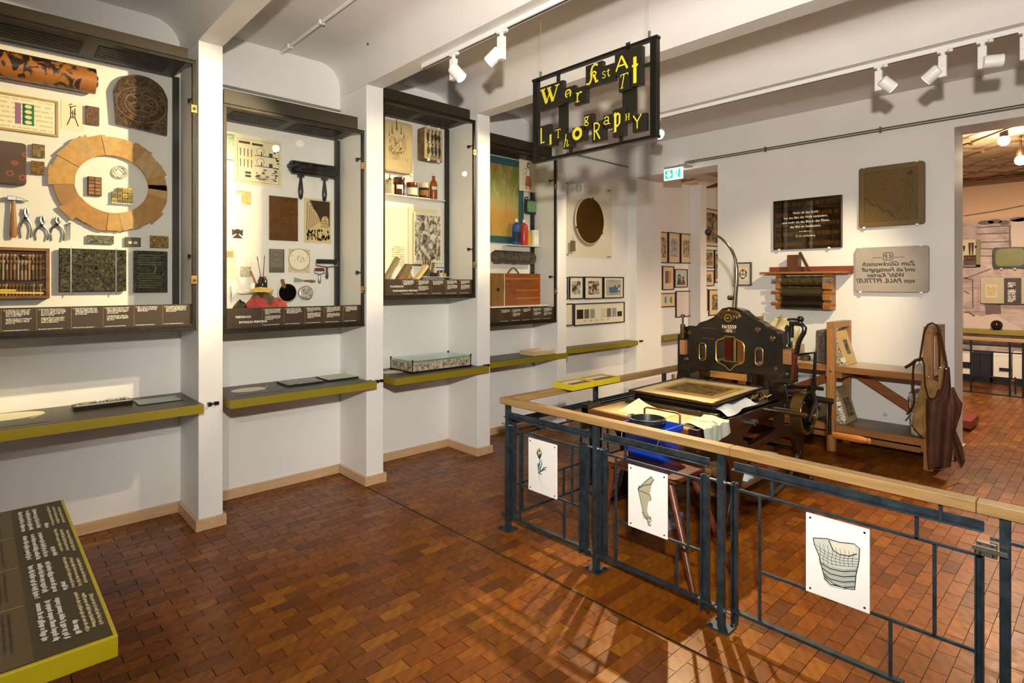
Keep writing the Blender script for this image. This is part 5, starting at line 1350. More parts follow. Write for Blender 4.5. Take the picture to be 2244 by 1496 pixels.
# conduit on the ceiling, nail, picture rails
a, b = PZ(620, 112, CEZ - .014), PZ(800, -22, CEZ - .014)
t = thing('ceiling_conduit', 'white conduit pipe running across the ceiling over the second case', 'conduit', (a.x, a.y, CEZ - .03))
yc = (a.y + b.y) / 2
m = MB(); m.cyl((XB, yc, CEZ - .014), (1.0, yc, CEZ - .014), .013, n=12); m.build('pipe', M_WALL, t, smooth=True)
for px, py in ((632, 100), (700, 47)):
    x = PZ(px, py, CEZ - .014).x
    m = MB(); m.box(x - .01, x + .01, yc - .022, yc + .022, CEZ - .03, CEZ); m.build('saddle_clip', M_WHITE, t, bevel=.003)
n_ = PZ(806, 88, CEZ)
m = MB(); m.cyl((n_.x, n_.y, CEZ - .035), (n_.x, n_.y, CEZ), .004, n=6); m.cyl((n_.x, n_.y, CEZ - .037), (n_.x, n_.y, CEZ - .034), .008, n=8); tag(m.build('ceiling_nail', M_DSTEEL), 'lone nail in the ceiling over the second case', 'nail')
for i, (y0, y1, z, xb) in enumerate(((1.275, 2.385, 3.14, XB), (5.03, 6.85, 3.02, -4.87))):
    zz = PX(600, 212, XB).z if i == 0 else PX(1300, 348, -4.87).z
    m = MB(); m.box(xb, xb + .012, y0, y1, zz - .008, zz + .008); m.box(xb, xb + .02, y0, y1, zz - .012, zz - .008)
    tag(m.build('picture_rail', mat('#8f8a80', .4, .5)), ['grey picture rail above the second display case', 'thin picture rail above the oval mirror niche'][i], 'rail')
# rail along the back wall with little hooks
za = PY(1501, 357, YW0 - .02).z; zb = PY(2244, 231, YW0 - .02).z; zr = (za + zb) / 2
t = thing('wall_rail', 'thin double picture rail along the back wall', 'rail', (-1, YW0, zr))
x0 = PY(1500, 357, YW0 - .02).x
for dz in (-.011, .011):
    m = MB(); m.cyl((x0, YW0 - .02, zr + dz), (3.0, YW0 - .02, zr + dz), .007, n=8); m.build('rod', mat('#6f6a58', .4, .6), t, smooth=True)
for px in (1677, 1929):
    x = PY(px, 300, YW0 - .02).x
    m = MB(); m.box(x - .008, x + .008, YW0 - .034, YW0, zr - .03, zr + .03); m.build('bracket', mat('#7d7762', .4, .6), t)
# white cable duct in the far corner
m = MB(); x = PY(1391, 360, YW0 - .02).x
zd0, zd1 = PY(1391, 390, YW0).z, PY(1391, 333, YW0).z
m.box(x - .02, x + .02, YW0 - .02, YW0, zd0, zd1); m.box(x - .02, x - .005, YW0 - .02, YW1 - .05, zd0 - .015, zd0)
tag(m.build('cable_duct', M_WALL), 'white cable duct at the corner of the far doorway', 'cable duct')

# exit sign
YE = 6.62; FE = FB(YE)
u0, u1 = PY(1455, 380, YE).x, PY(1494.5, 380, YE).x; v1, v0 = PY(1474, 368.5, YE).z, PY(1474, 393, YE).z
t = thing('exit_sign', 'lit green and white exit sign with arrow and running figure', 'exit sign', ((u0 + u1) / 2, YE, v0))
m = MB(); m.fbox(FE, u0, u1, v0, v1, -.03, .0); m.build('housing', emis('#ffffff', 1.6), t, bevel=.002)
m = MB(); um = u0 + (u1 - u0) * .50; g = (v1 - v0) * .12
m.flat([(u0 + .015, v0 + g), (um, v0 + g), (um, v1 - g), (u0 + .015, v1 - g)], FE, .0012); m.flat([(u1 - .055, v0 + g), (u1 - .025, v0 + g), (u1 - .025, v1 - g), (u1 - .055, v1 - g)], FE, .0012)
m.build('green_field', emis('#16c98a', .8), t)
m = MB(); cu = (u0 + .015 + um) / 2; h = v1 - v0
m.flat([(cu, v0 + h * .18), (cu + .045, v0 + h * .48), (cu + .018, v0 + h * .48), (cu + .018, v1 - h * .22), (cu - .018, v1 - h * .22), (cu - .018, v0 + h * .48), (cu - .045, v0 + h * .48)], FE, .002); m.build('arrow', emis('#ffffff', 1.6), t)
m = MB(); c = um + .045
for p in ([(c, v1 - h * .35), (c + .005, v0 + h * .45), (c - .025, v0 + h * .2)], [(c + .005, v0 + h * .45), (c + .03, v0 + h * .32), (c + .03, v0 + h * .15)], [(c - .025, v0 + h * .5), (c, v1 - h * .4), (c + .03, v0 + h * .5)]): m.stroke(p, .012, FE, .0012)
m.flat(ell(c + .006, v1 - h * .26, .011, .011, 10), FE, .0012); m.build('running_figure', emis('#16c98a', .8), t)
m = MB(); m.fbox(FE, u0 - .004, u1 - .03, v1, v1 + .03, -.03, -.01); m.box(u1 - .06, u1 + .02, YE, YW0, v1 + .02, v1 + .035); m.build('bracket', mat('#b5ab98', .4, .4), t)

# ================================================================== PICTURES IN THE FAR NICHES
M_FRM = mat('#121119', .35)
def picture(label, fr, r, art, fw=.012, dep=.022, board='#e8dcc2', am=.16, frm=None, group=None, name='framed_picture'):
    u0, u1, v0, v1 = r
    t = thing(name, label, 'picture', tuple(fr.p((u0 + u1) / 2, v0, 0)), group)
    m = MB()
    for a, b, c, d in ((u0, u1, v0, v0 + fw), (u0, u1, v1 - fw, v1), (u0, u0 + fw, v0 + fw, v1 - fw), (u1 - fw, u1, v0 + fw, v1 - fw)): m.fbox(fr, a, b, c, d, 0, dep)
    m.build('frame', frm or M_FRM, t)
    m = MB(); m.fbox(fr, u0 + fw, u1 - fw, v0 + fw, v1 - fw, 0, dep * .5); m.build('mount', mat(board, .6), t)
    if art is not None:
        au, av = (u1 - u0) * am, (v1 - v0) * am; w = dep * .5 + .001
        m = MB(); m.flat([(u0 + au, v0 + av), (u1 - au, v0 + av), (u1 - au, v1 - av), (u0 + au, v1 - av)], fr, w)
        m.build('image', art, t, uv=(fr, u0 + au, v0 + av, u1 - u0 - 2 * au, v1 - v0 - 2 * av))
    return t
X5 = -4.87; F5 = FL(X5)
def R5(*a): return lrect(X5 + .02, *a)
picture('black framed picture half hidden by the fourth pillar, upper row', F5, R5(1232, 1245, 607, 656), sheet('etch', '#e7ddc6', '#3b2b1c', 1, .02))
picture('framed brown print of a person bending over a table', F5, R5(1248.5, 1279, 606, 655), sheet('etch', '#e3ead6', '#3a2414', 4, .05, scale=2.3, thr=.52, soft=.05))
picture('framed brown print of a machine with workers', F5, R5(1281.5, 1321.5, 606, 654.5), sheet('etch', '#efe3c6', '#3a2414', 9, .05, scale=4.2, thr=.52, soft=.04))
t = picture('framed photograph of a blue printing machine', F5, R5(1323.5, 1367, 606.5, 653), sheet('blob', '#b9b0a6', '#9a9188', 3, 0, scale=2), am=.13)
u0, u1, v0, v1 = R5(1323.5, 1367, 606.5, 653); W, H_ = u1 - u0, v1 - v0
m = MB(); w = .0135; m.cur = 0; m.flat([(u0 + .3 * W, v0 + .25 * H_), (u0 + .68 * W, v0 + .25 * H_), (u0 + .72 * W, v0 + .52 * H_), (u0 + .26 * W, v0 + .52 * H_)], F5, w); m.flat([(u0 + .72 * W, v0 + .3 * H_), (u0 + .83 * W, v0 + .3 * H_), (u0 + .83 * W, v0 + .62 * H_), (u0 + .72 * W, v0 + .62 * H_)], F5, w)
m.cur = 1; m.flat([(u0 + .5 * W, v0 + .52 * H_), (u0 + .62 * W, v0 + .52 * H_), (u0 + .6 * W, v0 + .6 * H_), (u0 + .52 * W, v0 + .6 * H_)], F5, w); m.cur = 2; m.flat([(u0 + .74 * W, v0 + .36 * H_), (u0 + .81 * W, v0 + .36 * H_), (u0 + .81 * W, v0 + .5 * H_), (u0 + .74 * W, v0 + .5 * H_)], F5, w + .0004)
m.build('machine', [mat('#3e6f8c', .5), mat('#a3342c', .5), M_WHITE], t)
picture('blank framed sheet half hidden by the fourth pillar, lower row', F5, R5(1232, 1256, 665, 714), None)
r = R5(1259, 1369, 663, 710)
t = picture('long framed strip of grey tone samples', F5, r, None, board='#eadfc2'); u0, u1, v0, v1 = r; W, H_ = u1 - u0, v1 - v0
for k, (hx, a, b, c) in enumerate((('#241a10', .05, .17, .3), ('#6e6656', .19, .28, .3), ('#a39b8c', .30, .39, .3), ('#ece6cf', .41, .50, .3), ('#d6c8b8', .52, .61, .3), ('#77705f', .63, .72, .3), ('#9aa0a6', .74, .83, .3), ('#241a10', .85, .95, .3))):
    m = MB(); top = .72 if k < 7 else .55; m.flat([(u0 + a * W, v0 + c * H_), (u0 + b * W, v0 + c * H_), (u0 + b * W, v0 + top * H_), (u0 + a * W, v0 + top * H_)], F5, .0122); m.build('tone_patch', mat(hx, .6, 0, .2 if k in (1, 5, 6) else 0, 80), t)
m = MB()
for k, s in enumerate(('', '75%', '50%', 'C o f', '25%', '+ 25')): 
    if s: put_text(m, s, H_ * .10, F5.at(u0 + (.06 + .113 * k) * W, v0 + .16 * H_), .0122)
m.build('captions', M_BLACK, t)
# acrylic sheet with the oval mirror
u0, u1, v0, v1 = lrect(X5 + .05, 1241, 1341.5, 404, 565)
t = thing('acrylic_sheet', 'clear acrylic sheet on the wall holding an oval brown mirror', 'acrylic panel', (X5, (u0 + u1) / 2, v0))
m = MB(); m.fbox(F5, u0, u1, v0, v1, .045, .050); m.build('sheet', glass_mat('#fcfbf6', 0, .012), t)
for u in (u0 + .03, u1 - .04):
    for v in (v0 + .03, v1 - .03): m = MB(); m.cyl(F5.p(u, v, 0), F5.p(u, v, .056), .008, n=10); m.build('standoff', M_STEEL, t, smooth=True)
u0, u1, v0, v1 = lrect(X5 + .05, 1260.5, 1322.5, 433, 534)
t = thing('oval_mirror', 'oval brown tinted mirror with thin pale rim', 'mirror', (X5 + .05, (u0 + u1) / 2, v0))
cu, cv, A, B = (u0 + u1) / 2, (v0 + v1) / 2, (u1 - u0) / 2, (v1 - v0) / 2
m = MB(); m.prism(ell(cu, cv, A, B, 48), F5, .051, .060); m.build('plate', mat('#4f3812', .08, .4), t)
m = MB(); m.tube([F5.p(a, b, .056) for a, b in ell(cu, cv, A, B, 48)], .007, 6, True); m.build('rim', mat('#e6d3b4', .4), t, smooth=True)
for a in (80, 200, 330): m = MB(); m.fbox(F5, cu + A * math.cos(math.radians(a)) - .008, cu + A * math.cos(math.radians(a)) + .008, cv + B * math.sin(math.radians(a)) - .012, cv + B * math.sin(math.radians(a)) + .012, .051, .068); m.build('clip', M_BLACK, t)
u0, u1, v0, v1 = lrect(X5 + .05, 1249.5, 1260, 527, 550)
t = thing('wall_tag', 'small ribbed brown tag hung beside the oval mirror', 'tag', (X5 + .05, (u0 + u1) / 2, v0)); m = MB(); m.fbox(F5, u0, u1, v0, v1, .051, .06); m.build('plate', relief('#8a7a5c', '#4a3b26', 30, .5, .5, 0), t, bevel=.003)
m = MB(); m.tube([F5.p((u0 + u1) / 2, v1, .056), F5.p((u0 + u1) / 2, v1 + .05, .056), F5.p((u0 + u1) / 2 + .012, v1 + .062, .056)], .003, 6); m.build('hook', M_STEEL, t, smooth=True)
# the room behind, along the same wall
X6 = -4.90; F6 = FL(X6)
def R6(*a): return lrect(X6 + .02, *a)
g = 'framed pictures in the room behind'
PAP = '#dcc39c'
picture('tall framed brown print cut off by the doorway, upper row', F6, R6(1445, 1464, 508, 576), sheet('etch', PAP, '#3e2f1e', 2, .02, scale=5), board=PAP, group=g)
picture('tall framed blue print in the room behind', F6, R6(1465.5, 1491, 509.5, 576.5), sheet('etch', PAP, '#5d74a8', 3, .02, scale=6), board=PAP, group=g, am=.2)
picture('tall framed brown print right of the blue print', F6, R6(1492.5, 1516.5, 512, 577), sheet('etch', PAP, '#3a2d1c', 5, .02, scale=6), board=PAP, group=g, am=.2)
t = picture('framed colour chart with rainbow columns', F6, R6(1452.5, 1477.5, 583, 635), None, board=PAP, group=g)
u0, u1, v0, v1 = R6(1452.5, 1477.5, 583, 635); W, H_ = u1 - u0, v1 - v0
for k, hx in enumerate(('#3a3f8f', '#5a3570', '#b0352c', '#3d8a3d', '#c9a52a', '#c77a6a')):
    m = MB(); a = u0 + W * (.26 + .085 * k); b = a + W * .07; m.flat([(a, v0 + H_ * .28), (b, v0 + H_ * .28), (b, v0 + H_ * .8), (a, v0 + H_ * .8)], F6, .0125); m.build('colour_column', mat(hx, .6), t)
t = picture('framed print of two people with dark hair in a landscape', F6, R6(1479.5, 1507, 589.5, 629.5), sheet('blob', '#b9c9c0', '#8fb0b8', 2, 0, scale=2), board=PAP, group=g, am=.13)
u0, u1, v0, v1 = R6(1479.5, 1507, 589.5, 629.5); W, H_ = u1 - u0, v1 - v0; m = MB(); w = .0128
for cx, s, ci in ((.36, 1.0, 0), (.68, .8, 2)):
    m.cur = ci; m.flat([(u0 + W * (cx - .2 * s), v0 + H_ * .14), (u0 + W * (cx + .18 * s), v0 + H_ * .14), (u0 + W * (cx + .14 * s), v0 + H_ * (.14 + .28 * s)), (u0 + W * (cx - .14 * s), v0 + H_ * (.14 + .28 * s))], F6, w)
    m.cur = 1; m.flat(ell(u0 + W * cx, v0 + H_ * (.14 + .42 * s), W * .12 * s, H_ * .17 * s, 14), F6, w + .0003)
    m.cur = 3; m.flat(ell(u0 + W * cx, v0 + H_ * (.14 + .42 * s), W * .07 * s, H_ * .10 * s, 12), F6, w + .0006)
m.build('figures', [mat('#3d4a30', .6), mat('#2a1c14', .6), mat('#7a2f2c', .6), mat('#b98562', .6)], t)
t = picture('framed print with a blue and a green gemstone', F6, R6(1445, 1481, 642, 672.5), None, board=PAP, group=g)
u0, u1, v0, v1 = R6(1445, 1481, 642, 672.5); m = MB()
for k, px in enumerate((1460, 1471.5)):
    c = PX(px, 657, X6 + .02); m.cur = k; m.flat(ell(c.y, c.z, .035, .055, 8), F6, .0125); m.cur = 2 + k; m.flat([(c.y - .01, c.z + .05), (c.y + .03, c.z + .01), (c.y, c.z - .05)], F6, .0129)
m.build('gemstones', [mat('#2f7fb0', .5), mat('#3f7f2c', .5), mat('#7fc0dc', .5), mat('#77b04a', .5)], t)
picture('blank framed sheet with four clips, lowest in the far niche', F6, R6(1482, 1516.5, 637, 694), None, board='#d9c8be', group=g)
for lab, q, am in (('large framed photograph of people, top of the last niche', (1544, 1585, 459, 540), .10), ('framed photograph of a family group, middle of the last niche', (1544, 1565.5, 547, 587), .14), ('small framed picture below the family photograph', (1544, 1565.5, 592.5, 626.5), .25), ('tall framed brown picture at the doorway edge', (1567, 1588, 548, 619), .12), ('framed sheet with clips, lower left of the last niche', (1540, 1552, 633, 680), None), ('framed picture of a sloping roof, lower right of the last niche', (1554, 1590, 634, 690), .2)):
    picture(lab, F6, R6(*q), sheet('etch', '#c9b083', '#33271a', q[0] % 7 + q[2] % 5, .0, scale=3, thr=.52, soft=.08) if am else None, board=PAP, group=g, am=am or .1)
SH.append(reading_shelf('olive reading shelf glimpsed through the far doorway', 7.56, 8.56, -4.90, -4.72))
m = MB()
for k in range(5): m.cyl((-4.9, 9.2 + .1 * k, 3.34 + .03 * k), (-3.2, 9.2 + .1 * k, 3.34 + .03 * k), .018, n=8)
t = tag(m.build('ceiling_pipes', mat('#7a3f1c', .5)), 'bundle of rust brown pipes under the far ceiling', 'pipes')
xt0, xt1 = PY(1481, 395, 8.4).x, PY(1523, 395, 8.4).x; zt_ = PY(1510, 396, 8.4).z
m = MB(); m.box(-4.9, xt1, 8.4, 8.5, zt_ - .035, zt_ + .035); struct(m.build('trim_1', mat('#d9bd93', .5)))
# ================================================================== BARRIER FENCE
YF = 2.685; FF = FB(YF)
M_FE = mat('#49555e', .36, .6, .3, 18, .06, 90, '#2e383f')
M_OAKX = wood('#ab8a5a', '#8c6a3e', 'X', 7, .4, 'oak_rail', False)
M_OAKY = wood('#ab8a5a', '#8c6a3e', 'Y', 7, .4, 'oak_rail', False)
fxx = lambda px: PY(px, 1000, YF).x
fzz = lambda px, py: PY(px, py, YF).z
RZ1, RZ0 = .905, .862
def vbar(t, name, px, py0, py1, w=.012, dy=0.0, d=None):
    x = fxx(px); z1, z0 = fzz(px, py0), fzz(px, py1); d = d or w
    m = MB(); m.box(x - w / 2, x + w / 2, YF + dy - d / 2, YF + dy + d / 2, max(z0, .0), z1); return m.build(name, M_FE, t, bevel=.001)
def hbar(t, name, p, q, h=.012, d=.012, dy=0.0, angle=False):
    x0, x1 = fxx(p[0]), fxx(q[0]); z = (fzz(*p) + fzz(*q)) / 2
    m = MB()
    if angle: m.box(x0, x1, YF - .025, YF + .012, z - .005, z); m.box(x0, x1, YF + .007, YF + .012, z, z + .030)
    else: m.box(x0, x1, YF + dy - d / 2, YF + dy + d / 2, z - h / 2, z + h / 2)
    return m.build(name, M_FE, t, bevel=.001)
def ustile(t, px0, px1, z0, z1, y=YF):
    x0, x1 = fxx(px0), fxx(px1); m = MB()
    m.box(x0, x1, y + .012, y + .017, z0, z1); m.box(x0, x0 + .005, y - .014, y + .012, z0, z1); m.box(x1 - .005, x1, y - .014, y + .012, z0, z1); m.build('stile', M_FE, t)
def post(t, x, y, h, w=.032, plate=True):
    m = MB(); m.box(x - w / 2, x + w / 2, y - w / 2, y + w / 2, .008, h); p = m.build('post', M_FE, t, bevel=.002)
    if plate:
        m = MB(); m.box(x - .055, x + .055, y - .05, y + .05, 0, .008); b = m.build('base_plate', M_FE, p, bevel=.002)
        m = MB()
        for a in (-.038, .038):
            for c in (-.034, .034): m.lathe([(.009, 0), (.009, .006), (.004, .009)], (x + a, y + c, .008), (0, 0, 1), 8)
        tag(m.build('base_bolts', M_DSTEEL, p), kind='stuff')
P1, P2, P3, P4 = -2.90, -2.133, -1.352, fxx(2203)
t = thing('barrier_fence', 'dark steel barrier fence with oak handrail in front of the press', 'fence', (-2.1, YF, 0))
FENCE = t
post(t, P1, YF, RZ0); post(t, P2, YF, RZ0); post(t, P3, YF, RZ0); post(t, P4, YF, RZ0, .03)
xs_ = [P1 - .055, fxx(1605), fxx(2142), 1.2]
for a, b in zip(xs_, xs_[1:]):
    m = MB(); m.box(a + .001, b - .001, YF - .032, YF + .03, RZ0, RZ1); m.build('handrail', M_OAKX, t, bevel=.003)
m = MB(); m.box(P1 - .03, 1.2, YF - .018, YF + .018, RZ0 - .005, RZ0); m.build('rail_strip', M_FE, t)
# panel 1
hbar(t, 'angle_bar', (1109.5, 914), (1288, 952), angle=True); hbar(t, 'crossbar', (1120, 941), (1273, 979)); hbar(t, 'crossbar', (1140, 1061), (1274, 1110)); hbar(t, 'bottom_bar', (1102, 1125), (1300, 1206), .014, .03)
ustile(t, 1117.5, 1128, .12, .74); ustile(t, 1272, 1288, .06, .73)
vbar(t, 'spindle', 1140, 950, 1138); vbar(t, 'spindle', 1254, 977, 1103); vbar(t, 'spindle', 1237, 1098, 1180)
# panel 2
hbar(t, 'angle_bar', (1320, 961), (1554, 1016), angle=True); hbar(t, 'crossbar', (1323, 994), (1537, 1050)); hbar(t, 'crossbar', (1351, 1138), (1537, 1207)); hbar(t, 'bottom_bar', (1302, 1210), (1567, 1326), .014, .03)
ustile(t, 1318, 1328.5, .09, .73); ustile(t, 1537, 1553.5, .05, .73)
vbar(t, 'spindle', 1350, 1003, 1230); vbar(t, 'spindle', 1370.6, 975, 1007); vbar(t, 'spindle', 1508, 1046, 1194); vbar(t, 'spindle', 1483, 1190, 1288)
for z in (.72, .09):
    for x in (P1, P2, P3):
        m = MB(); m.cyl((x - .06, YF - .004, z), (x + .06, YF - .004, z), .006, n=8); m.cyl((x - .022, YF - .004, z), (x - .016, YF - .004, z), .012, n=6); m.cyl((x + .016, YF - .004, z), (x + .022, YF - .004, z), .012, n=6); m.build('bolt', mat('#9aa5ab', .3, .9), t, smooth=True)
# gate
t2 = thing('barrier_gate', 'long steel barrier gate panel with sliding lock at its right end', 'gate', (-.8, YF, 0))
hbar(t2, 'angle_bar', (1606, 1026), (2156, 1160), angle=True); hbar(t2, 'crossbar', (1610, 1072), (2138, 1212)); hbar(t2, 'crossbar', (1668, 1253), (2138, 1426)); hbar(t2, 'bottom_bar', (1606, 1338), (1980, 1494), .014, .03)
zb = fzz(1640, 1351); m = MB(); m.box(fxx(1980), fxx(2156), YF - .015, YF + .015, zb - .02, zb - .006); m.build('bottom_bar', M_FE, t2)
ustile(t2, 1604, 1615, .04, .73); ustile(t2, 2136.5, 2156, .05, .73)
for px, a, b in ((1665, 1088, 1363), (1692, 1046, 1090), (2009, 1125, 1180), (2048, 1190, 1392), (1951.5, 1360, 1486), (1656, 1012, 1040), (2061.5, 1104, 1140)): vbar(t2, 'spindle', px, a, b)
zl = fzz(2165, 1198); x0, x1 = fxx(2142), fxx(2188)
m = MB(); m.box(x0, x1, YF - .035, YF - .017, zl - .026, zl + .026); lk = m.build('lock', mat('#9c9384', .3, .8, .2, 40), t2, bevel=.002)
m = MB(); m.box(x0 - .01, x1 + .03, YF - .042, YF - .035, zl - .008, zl + .008); m.build('slide_bolt', mat('#b5ae9f', .3, .9), lk)
m = MB()
for a in (.012, -.012 + x1 - x0): 
    for c in (-.018, .018): m.lathe([(.006, 0), (.003, .004)], (x0 + a, YF - .035, zl + c), (0, -1, 0), 8)
tag(m.build('lock_screws', M_STEEL, lk), kind='stuff')
# piece beyond the gate
hbar(t, 'crossbar', (2170, 1180), (2300, 1210))
# side of the fence that runs along the left wall towards the back
XF = P1 - .02; t3 = thing('barrier_fence', 'side barrier fence with oak handrail running towards the far doorway', 'fence', (XF, 4.2, 0))
yE = PX(1462, 810, XF).y + .9
m = MB(); m.box(XF - .03, XF + .032, YF + .031, yE, RZ0, RZ1); m.build('handrail', M_OAKY, t3, bevel=.003)
m = MB(); m.box(XF - .018, XF + .018, YF + .02, yE, RZ0 - .005, RZ0); m.build('rail_strip', M_FE, t3)
yp = [YF, PX(1305, 900, XF).y, PX(1455, 900, XF).y, yE - .05]
for y in yp[1:]: post(t3, XF, y, RZ0)
for y0, y1 in zip(yp, yp[1:]):
    a, b = y0 + .05, y1 - .05; L = b - a
    m = MB(); m.box(XF - .012, XF + .02, a, b, .715, .72); m.box(XF - .017, XF - .012, a, b, .72, .75); m.build('angle_bar', M_FE, t3)
    for z, s, e in ((.63, 0, 1), (.28, 0, .9), (.08, 0, 1)): m = MB(); m.box(XF - .006, XF + .006, a + L * s, a + L * e, z - .006, z + .006); m.build('crossbar', M_FE, t3)
    for f, z0, z1 in ((.0, .08, .72), (1, .08, .72), (.12, .08, .63), (.85, .28, .63), (.62, .08, .28), (.3, .63, .72)):
        m = MB(); w = .014 if f in (0, 1) else .006; m.box(XF - w, XF + w, a + L * f - w, a + L * f + w, z0, z1); m.build('spindle', M_FE, t3)
# illustrated plates hung in the fence
def fplate(label, xl, xr, yt, yb):
    x0, x1 = fxx(xl), fxx(xr); xm = (xl + xr) / 2; z1, z0 = fzz(xm, yt), fzz(xm, yb)
    t = thing('picture_plate', label, 'picture plate', ((x0 + x1) / 2, YF - .02, z0), 'white picture plates hung in the fence')
    m = MB(); m.box(x0, x1, YF - .022, YF - .014, z0, z1); m.build('plate', mat('#f4f3ee', .4), t, bevel=.001)
    m = MB()
    for u in (x0 + .018, x1 - .018):
        for v in (z0 + .018, z1 - .018): m.lathe([(.005, 0), (.003, .003)], (u, YF - .022, v), (0, -1, 0), 8)
    tag(m.build('screws', M_BLACK, t), kind='stuff')
    return t, FB(YF - .0225), x0, x1, z0, z1
W0 = .0002
t, fr, x0, x1, z0, z1 = fplate('white picture plate with an iris flower and its root', 1163, 1225, 965, 1081)
Q = lambda a, b: (x0 + (a - 365) / 275 * (x1 - x0), z1 - (b - (512 + (a - 365) * .25)) / 505 * (z1 - z0))
m = MB()
m.cur = 0
for p in ([(470, 860), (465, 800), (478, 740)], [(480, 835), (500, 760), (492, 720)], [(475, 850), (520, 800), (553, 790)], [(480, 840), (530, 812), (545, 825)], [(478, 850), (495, 865), (500, 855)], [(470, 850), (460, 760)], [(480, 830), (478, 770), (485, 690)]): m.stroke([Q(*q) for q in p], [.006, .008, .002][:len(p)], fr, W0)
m.cur = 1
for p in ([(470, 710), (455, 660), (462, 630)], [(478, 715), (490, 680), (497, 660)], [(478, 720), (476, 670)]): m.stroke([Q(*q) for q in p], [.008, .012, .004][:len(p)], fr, W0 + .0002)
m.cur = 2
for c, a, b in (((468, 645), .010, .02), ((490, 655), .010, .018), ((478, 630), .008, .016)): m.flat(ell(*Q(*c), a, b, 10), fr, W0)
m.cur = 3; m.stroke([Q(472, 850), Q(475, 900), Q(495, 950), Q(525, 985)], [.004, .003, .002, .001], fr, W0); m.stroke([Q(470, 845), Q(455, 855)], .002, fr, W0)
m.build('iris_drawing', [mat('#2f6b66', .6), mat('#3b3557', .6), mat('#cfc978', .6), mat('#9a8a72', .6)], t)
t, fr, x0, x1, z0, z1 = fplate('white picture plate with a folded bat wing', 1381.5, 1467, 1026, 1164)
Q = lambda a, b: (x0 + (a - 345) / 290 * (x1 - x0), z1 - (b - (118 + (a - 345) * .265)) / 462 * (z1 - z0))
m = MB(); m.cur = 0
m.flat([Q(*q) for q in ((522, 210), (542, 235), (525, 265), (512, 330), (522, 382), (500, 395), (490, 460), (505, 500), (520, 500), (523, 520), (505, 530), (522, 568), (500, 570), (490, 530), (478, 520), (462, 480), (440, 380), (422, 300), (480, 245))], fr, W0)
m.cur = 1
for p in ([(422, 300), (480, 245), (522, 210)], [(422, 300), (470, 275), (525, 265)], [(425, 312), (480, 330), (512, 345), (522, 382)], [(422, 300), (440, 380), (462, 480)], [(462, 480), (490, 520), (500, 565), (522, 568)], [(522, 210), (542, 235), (520, 260)], [(430, 275), (428, 310)], [(455, 470), (470, 520)], [(490, 500), (515, 510), (522, 530), (505, 545)], [(475, 500), (480, 520), (500, 515)]): m.stroke([Q(*q) for q in p], .0035, fr, W0 + .0003)
m.build('bat_wing_drawing', [mat('#b3ad93', .6), mat('#2c2f2b', .6)], t)
t, fr, x0, x1, z0, z1 = fplate('white picture plate with a banded agate stone', 1770, 1909, 1138, 1315)
Q = lambda a, b: (x0 + (a - 378) / 402 * (x1 - x0), z1 - (b - (405 + (a - 378) * .26)) / 510 * (z1 - z0))
m = MB(); m.cur = 0
out = [(428, 570), (520, 572), (600, 592), (690, 598), (722, 625), (718, 700), (700, 790), (692, 880), (640, 878), (560, 855), (500, 810), (480, 740), (470, 690), (435, 610)]
m.flat([Q(*q) for q in out], fr, W0)
m.cur = 1; m.flat([Q(*q) for q in ((530, 580), (600, 595), (690, 602), (705, 655), (660, 672), (600, 665), (555, 640), (540, 610))], fr, W0 + .0002)
m.cur = 2; m.stroke([Q(*q) for q in out + out[:1]], .004, fr, W0 + .0004)
rg = random.Random(9)
for k in range(12):
    b = 740 + k * 11; s = .0015 + .0035 * (k % 3 == 1)
    m.stroke([Q(478 + k * 2, b - 20 - k), Q(540, b + 10), Q(620, b + 22), Q(706 - k, b + 12)], s, fr, W0 + .0003)
for k in range(9):
    a = 470 + 26 * k; m.stroke([Q(a, 600 + 6 * k), Q(a + 8, 660), Q(a - 2, 700), Q(a + 4, 740)], .0016, fr, W0 + .0003)
for k in range(4): m.stroke([Q(440 + 12 * k, 610 + 28 * k), Q(520 + 10 * k, 660 + 24 * k), Q(620, 690 + 16 * k), Q(716, 690 + 16 * k)], .002, fr, W0 + .0003)
m.stroke([Q(*q) for q in ((530, 580), (545, 615), (560, 645), (600, 668), (660, 675), (705, 658))], .0045, fr, W0 + .0004)
m.build('agate_drawing', [mat('#c9ccc2', .6), mat('#ded8c2', .6), mat('#2f3a3a', .6)], t)
# two yellow sample boxes on the side handrail
for k, (a, b, lab) in enumerate((((1210, 859), (1283, 857), 'yellow edged sample box on the side handrail, nearer one'), ((1263, 848), (1332, 845), 'yellow edged sample box on the side handrail, farther one'))):
    p, q = PZ(*a, RZ1 + .03), PZ(*b, RZ1 + .03)
    y0, y1 = p.y, p.y + .30 if k == 0 else p.y + .34
    x0, x1 = XF - .035, XF + .16
    y0 = PX(a[0] + 2, a[1], x0).y; y1 = y0 + (.27 if k == 0 else .30)
    t = thing('sample_box', lab, 'sample box', ((x0 + x1) / 2, (y0 + y1) / 2, RZ1))
    m = MB(); m.box(x0, x1, y0, y1, RZ1, RZ1 + .006)
    for q in ((x0, x1, y0, y0 + .008), (x0, x1, y1 - .008, y1), (x0, x0 + .008, y0 + .008, y1 - .008), (x1 - .008, x1, y0 + .008, y1 - .008)): m.box(*q, RZ1 + .006, RZ1 + .042)
    m.build('box', mat('#bfae1e', .4), t)
    m = MB(); m.box(x0 + .01, x1 - .01, y0 + .01, y1 - .01, RZ1 + .006, RZ1 + .035); m.build('insert', mat('#7a5a45', .5, 0, .4, 18), t)
    m = MB(); m.box(x0 + .03, x0 + .10, y0 + .03, y1 - .03, RZ1 + .035, RZ1 + .036); m.build('label_strip', mat('#d9c3bd', .5), t)
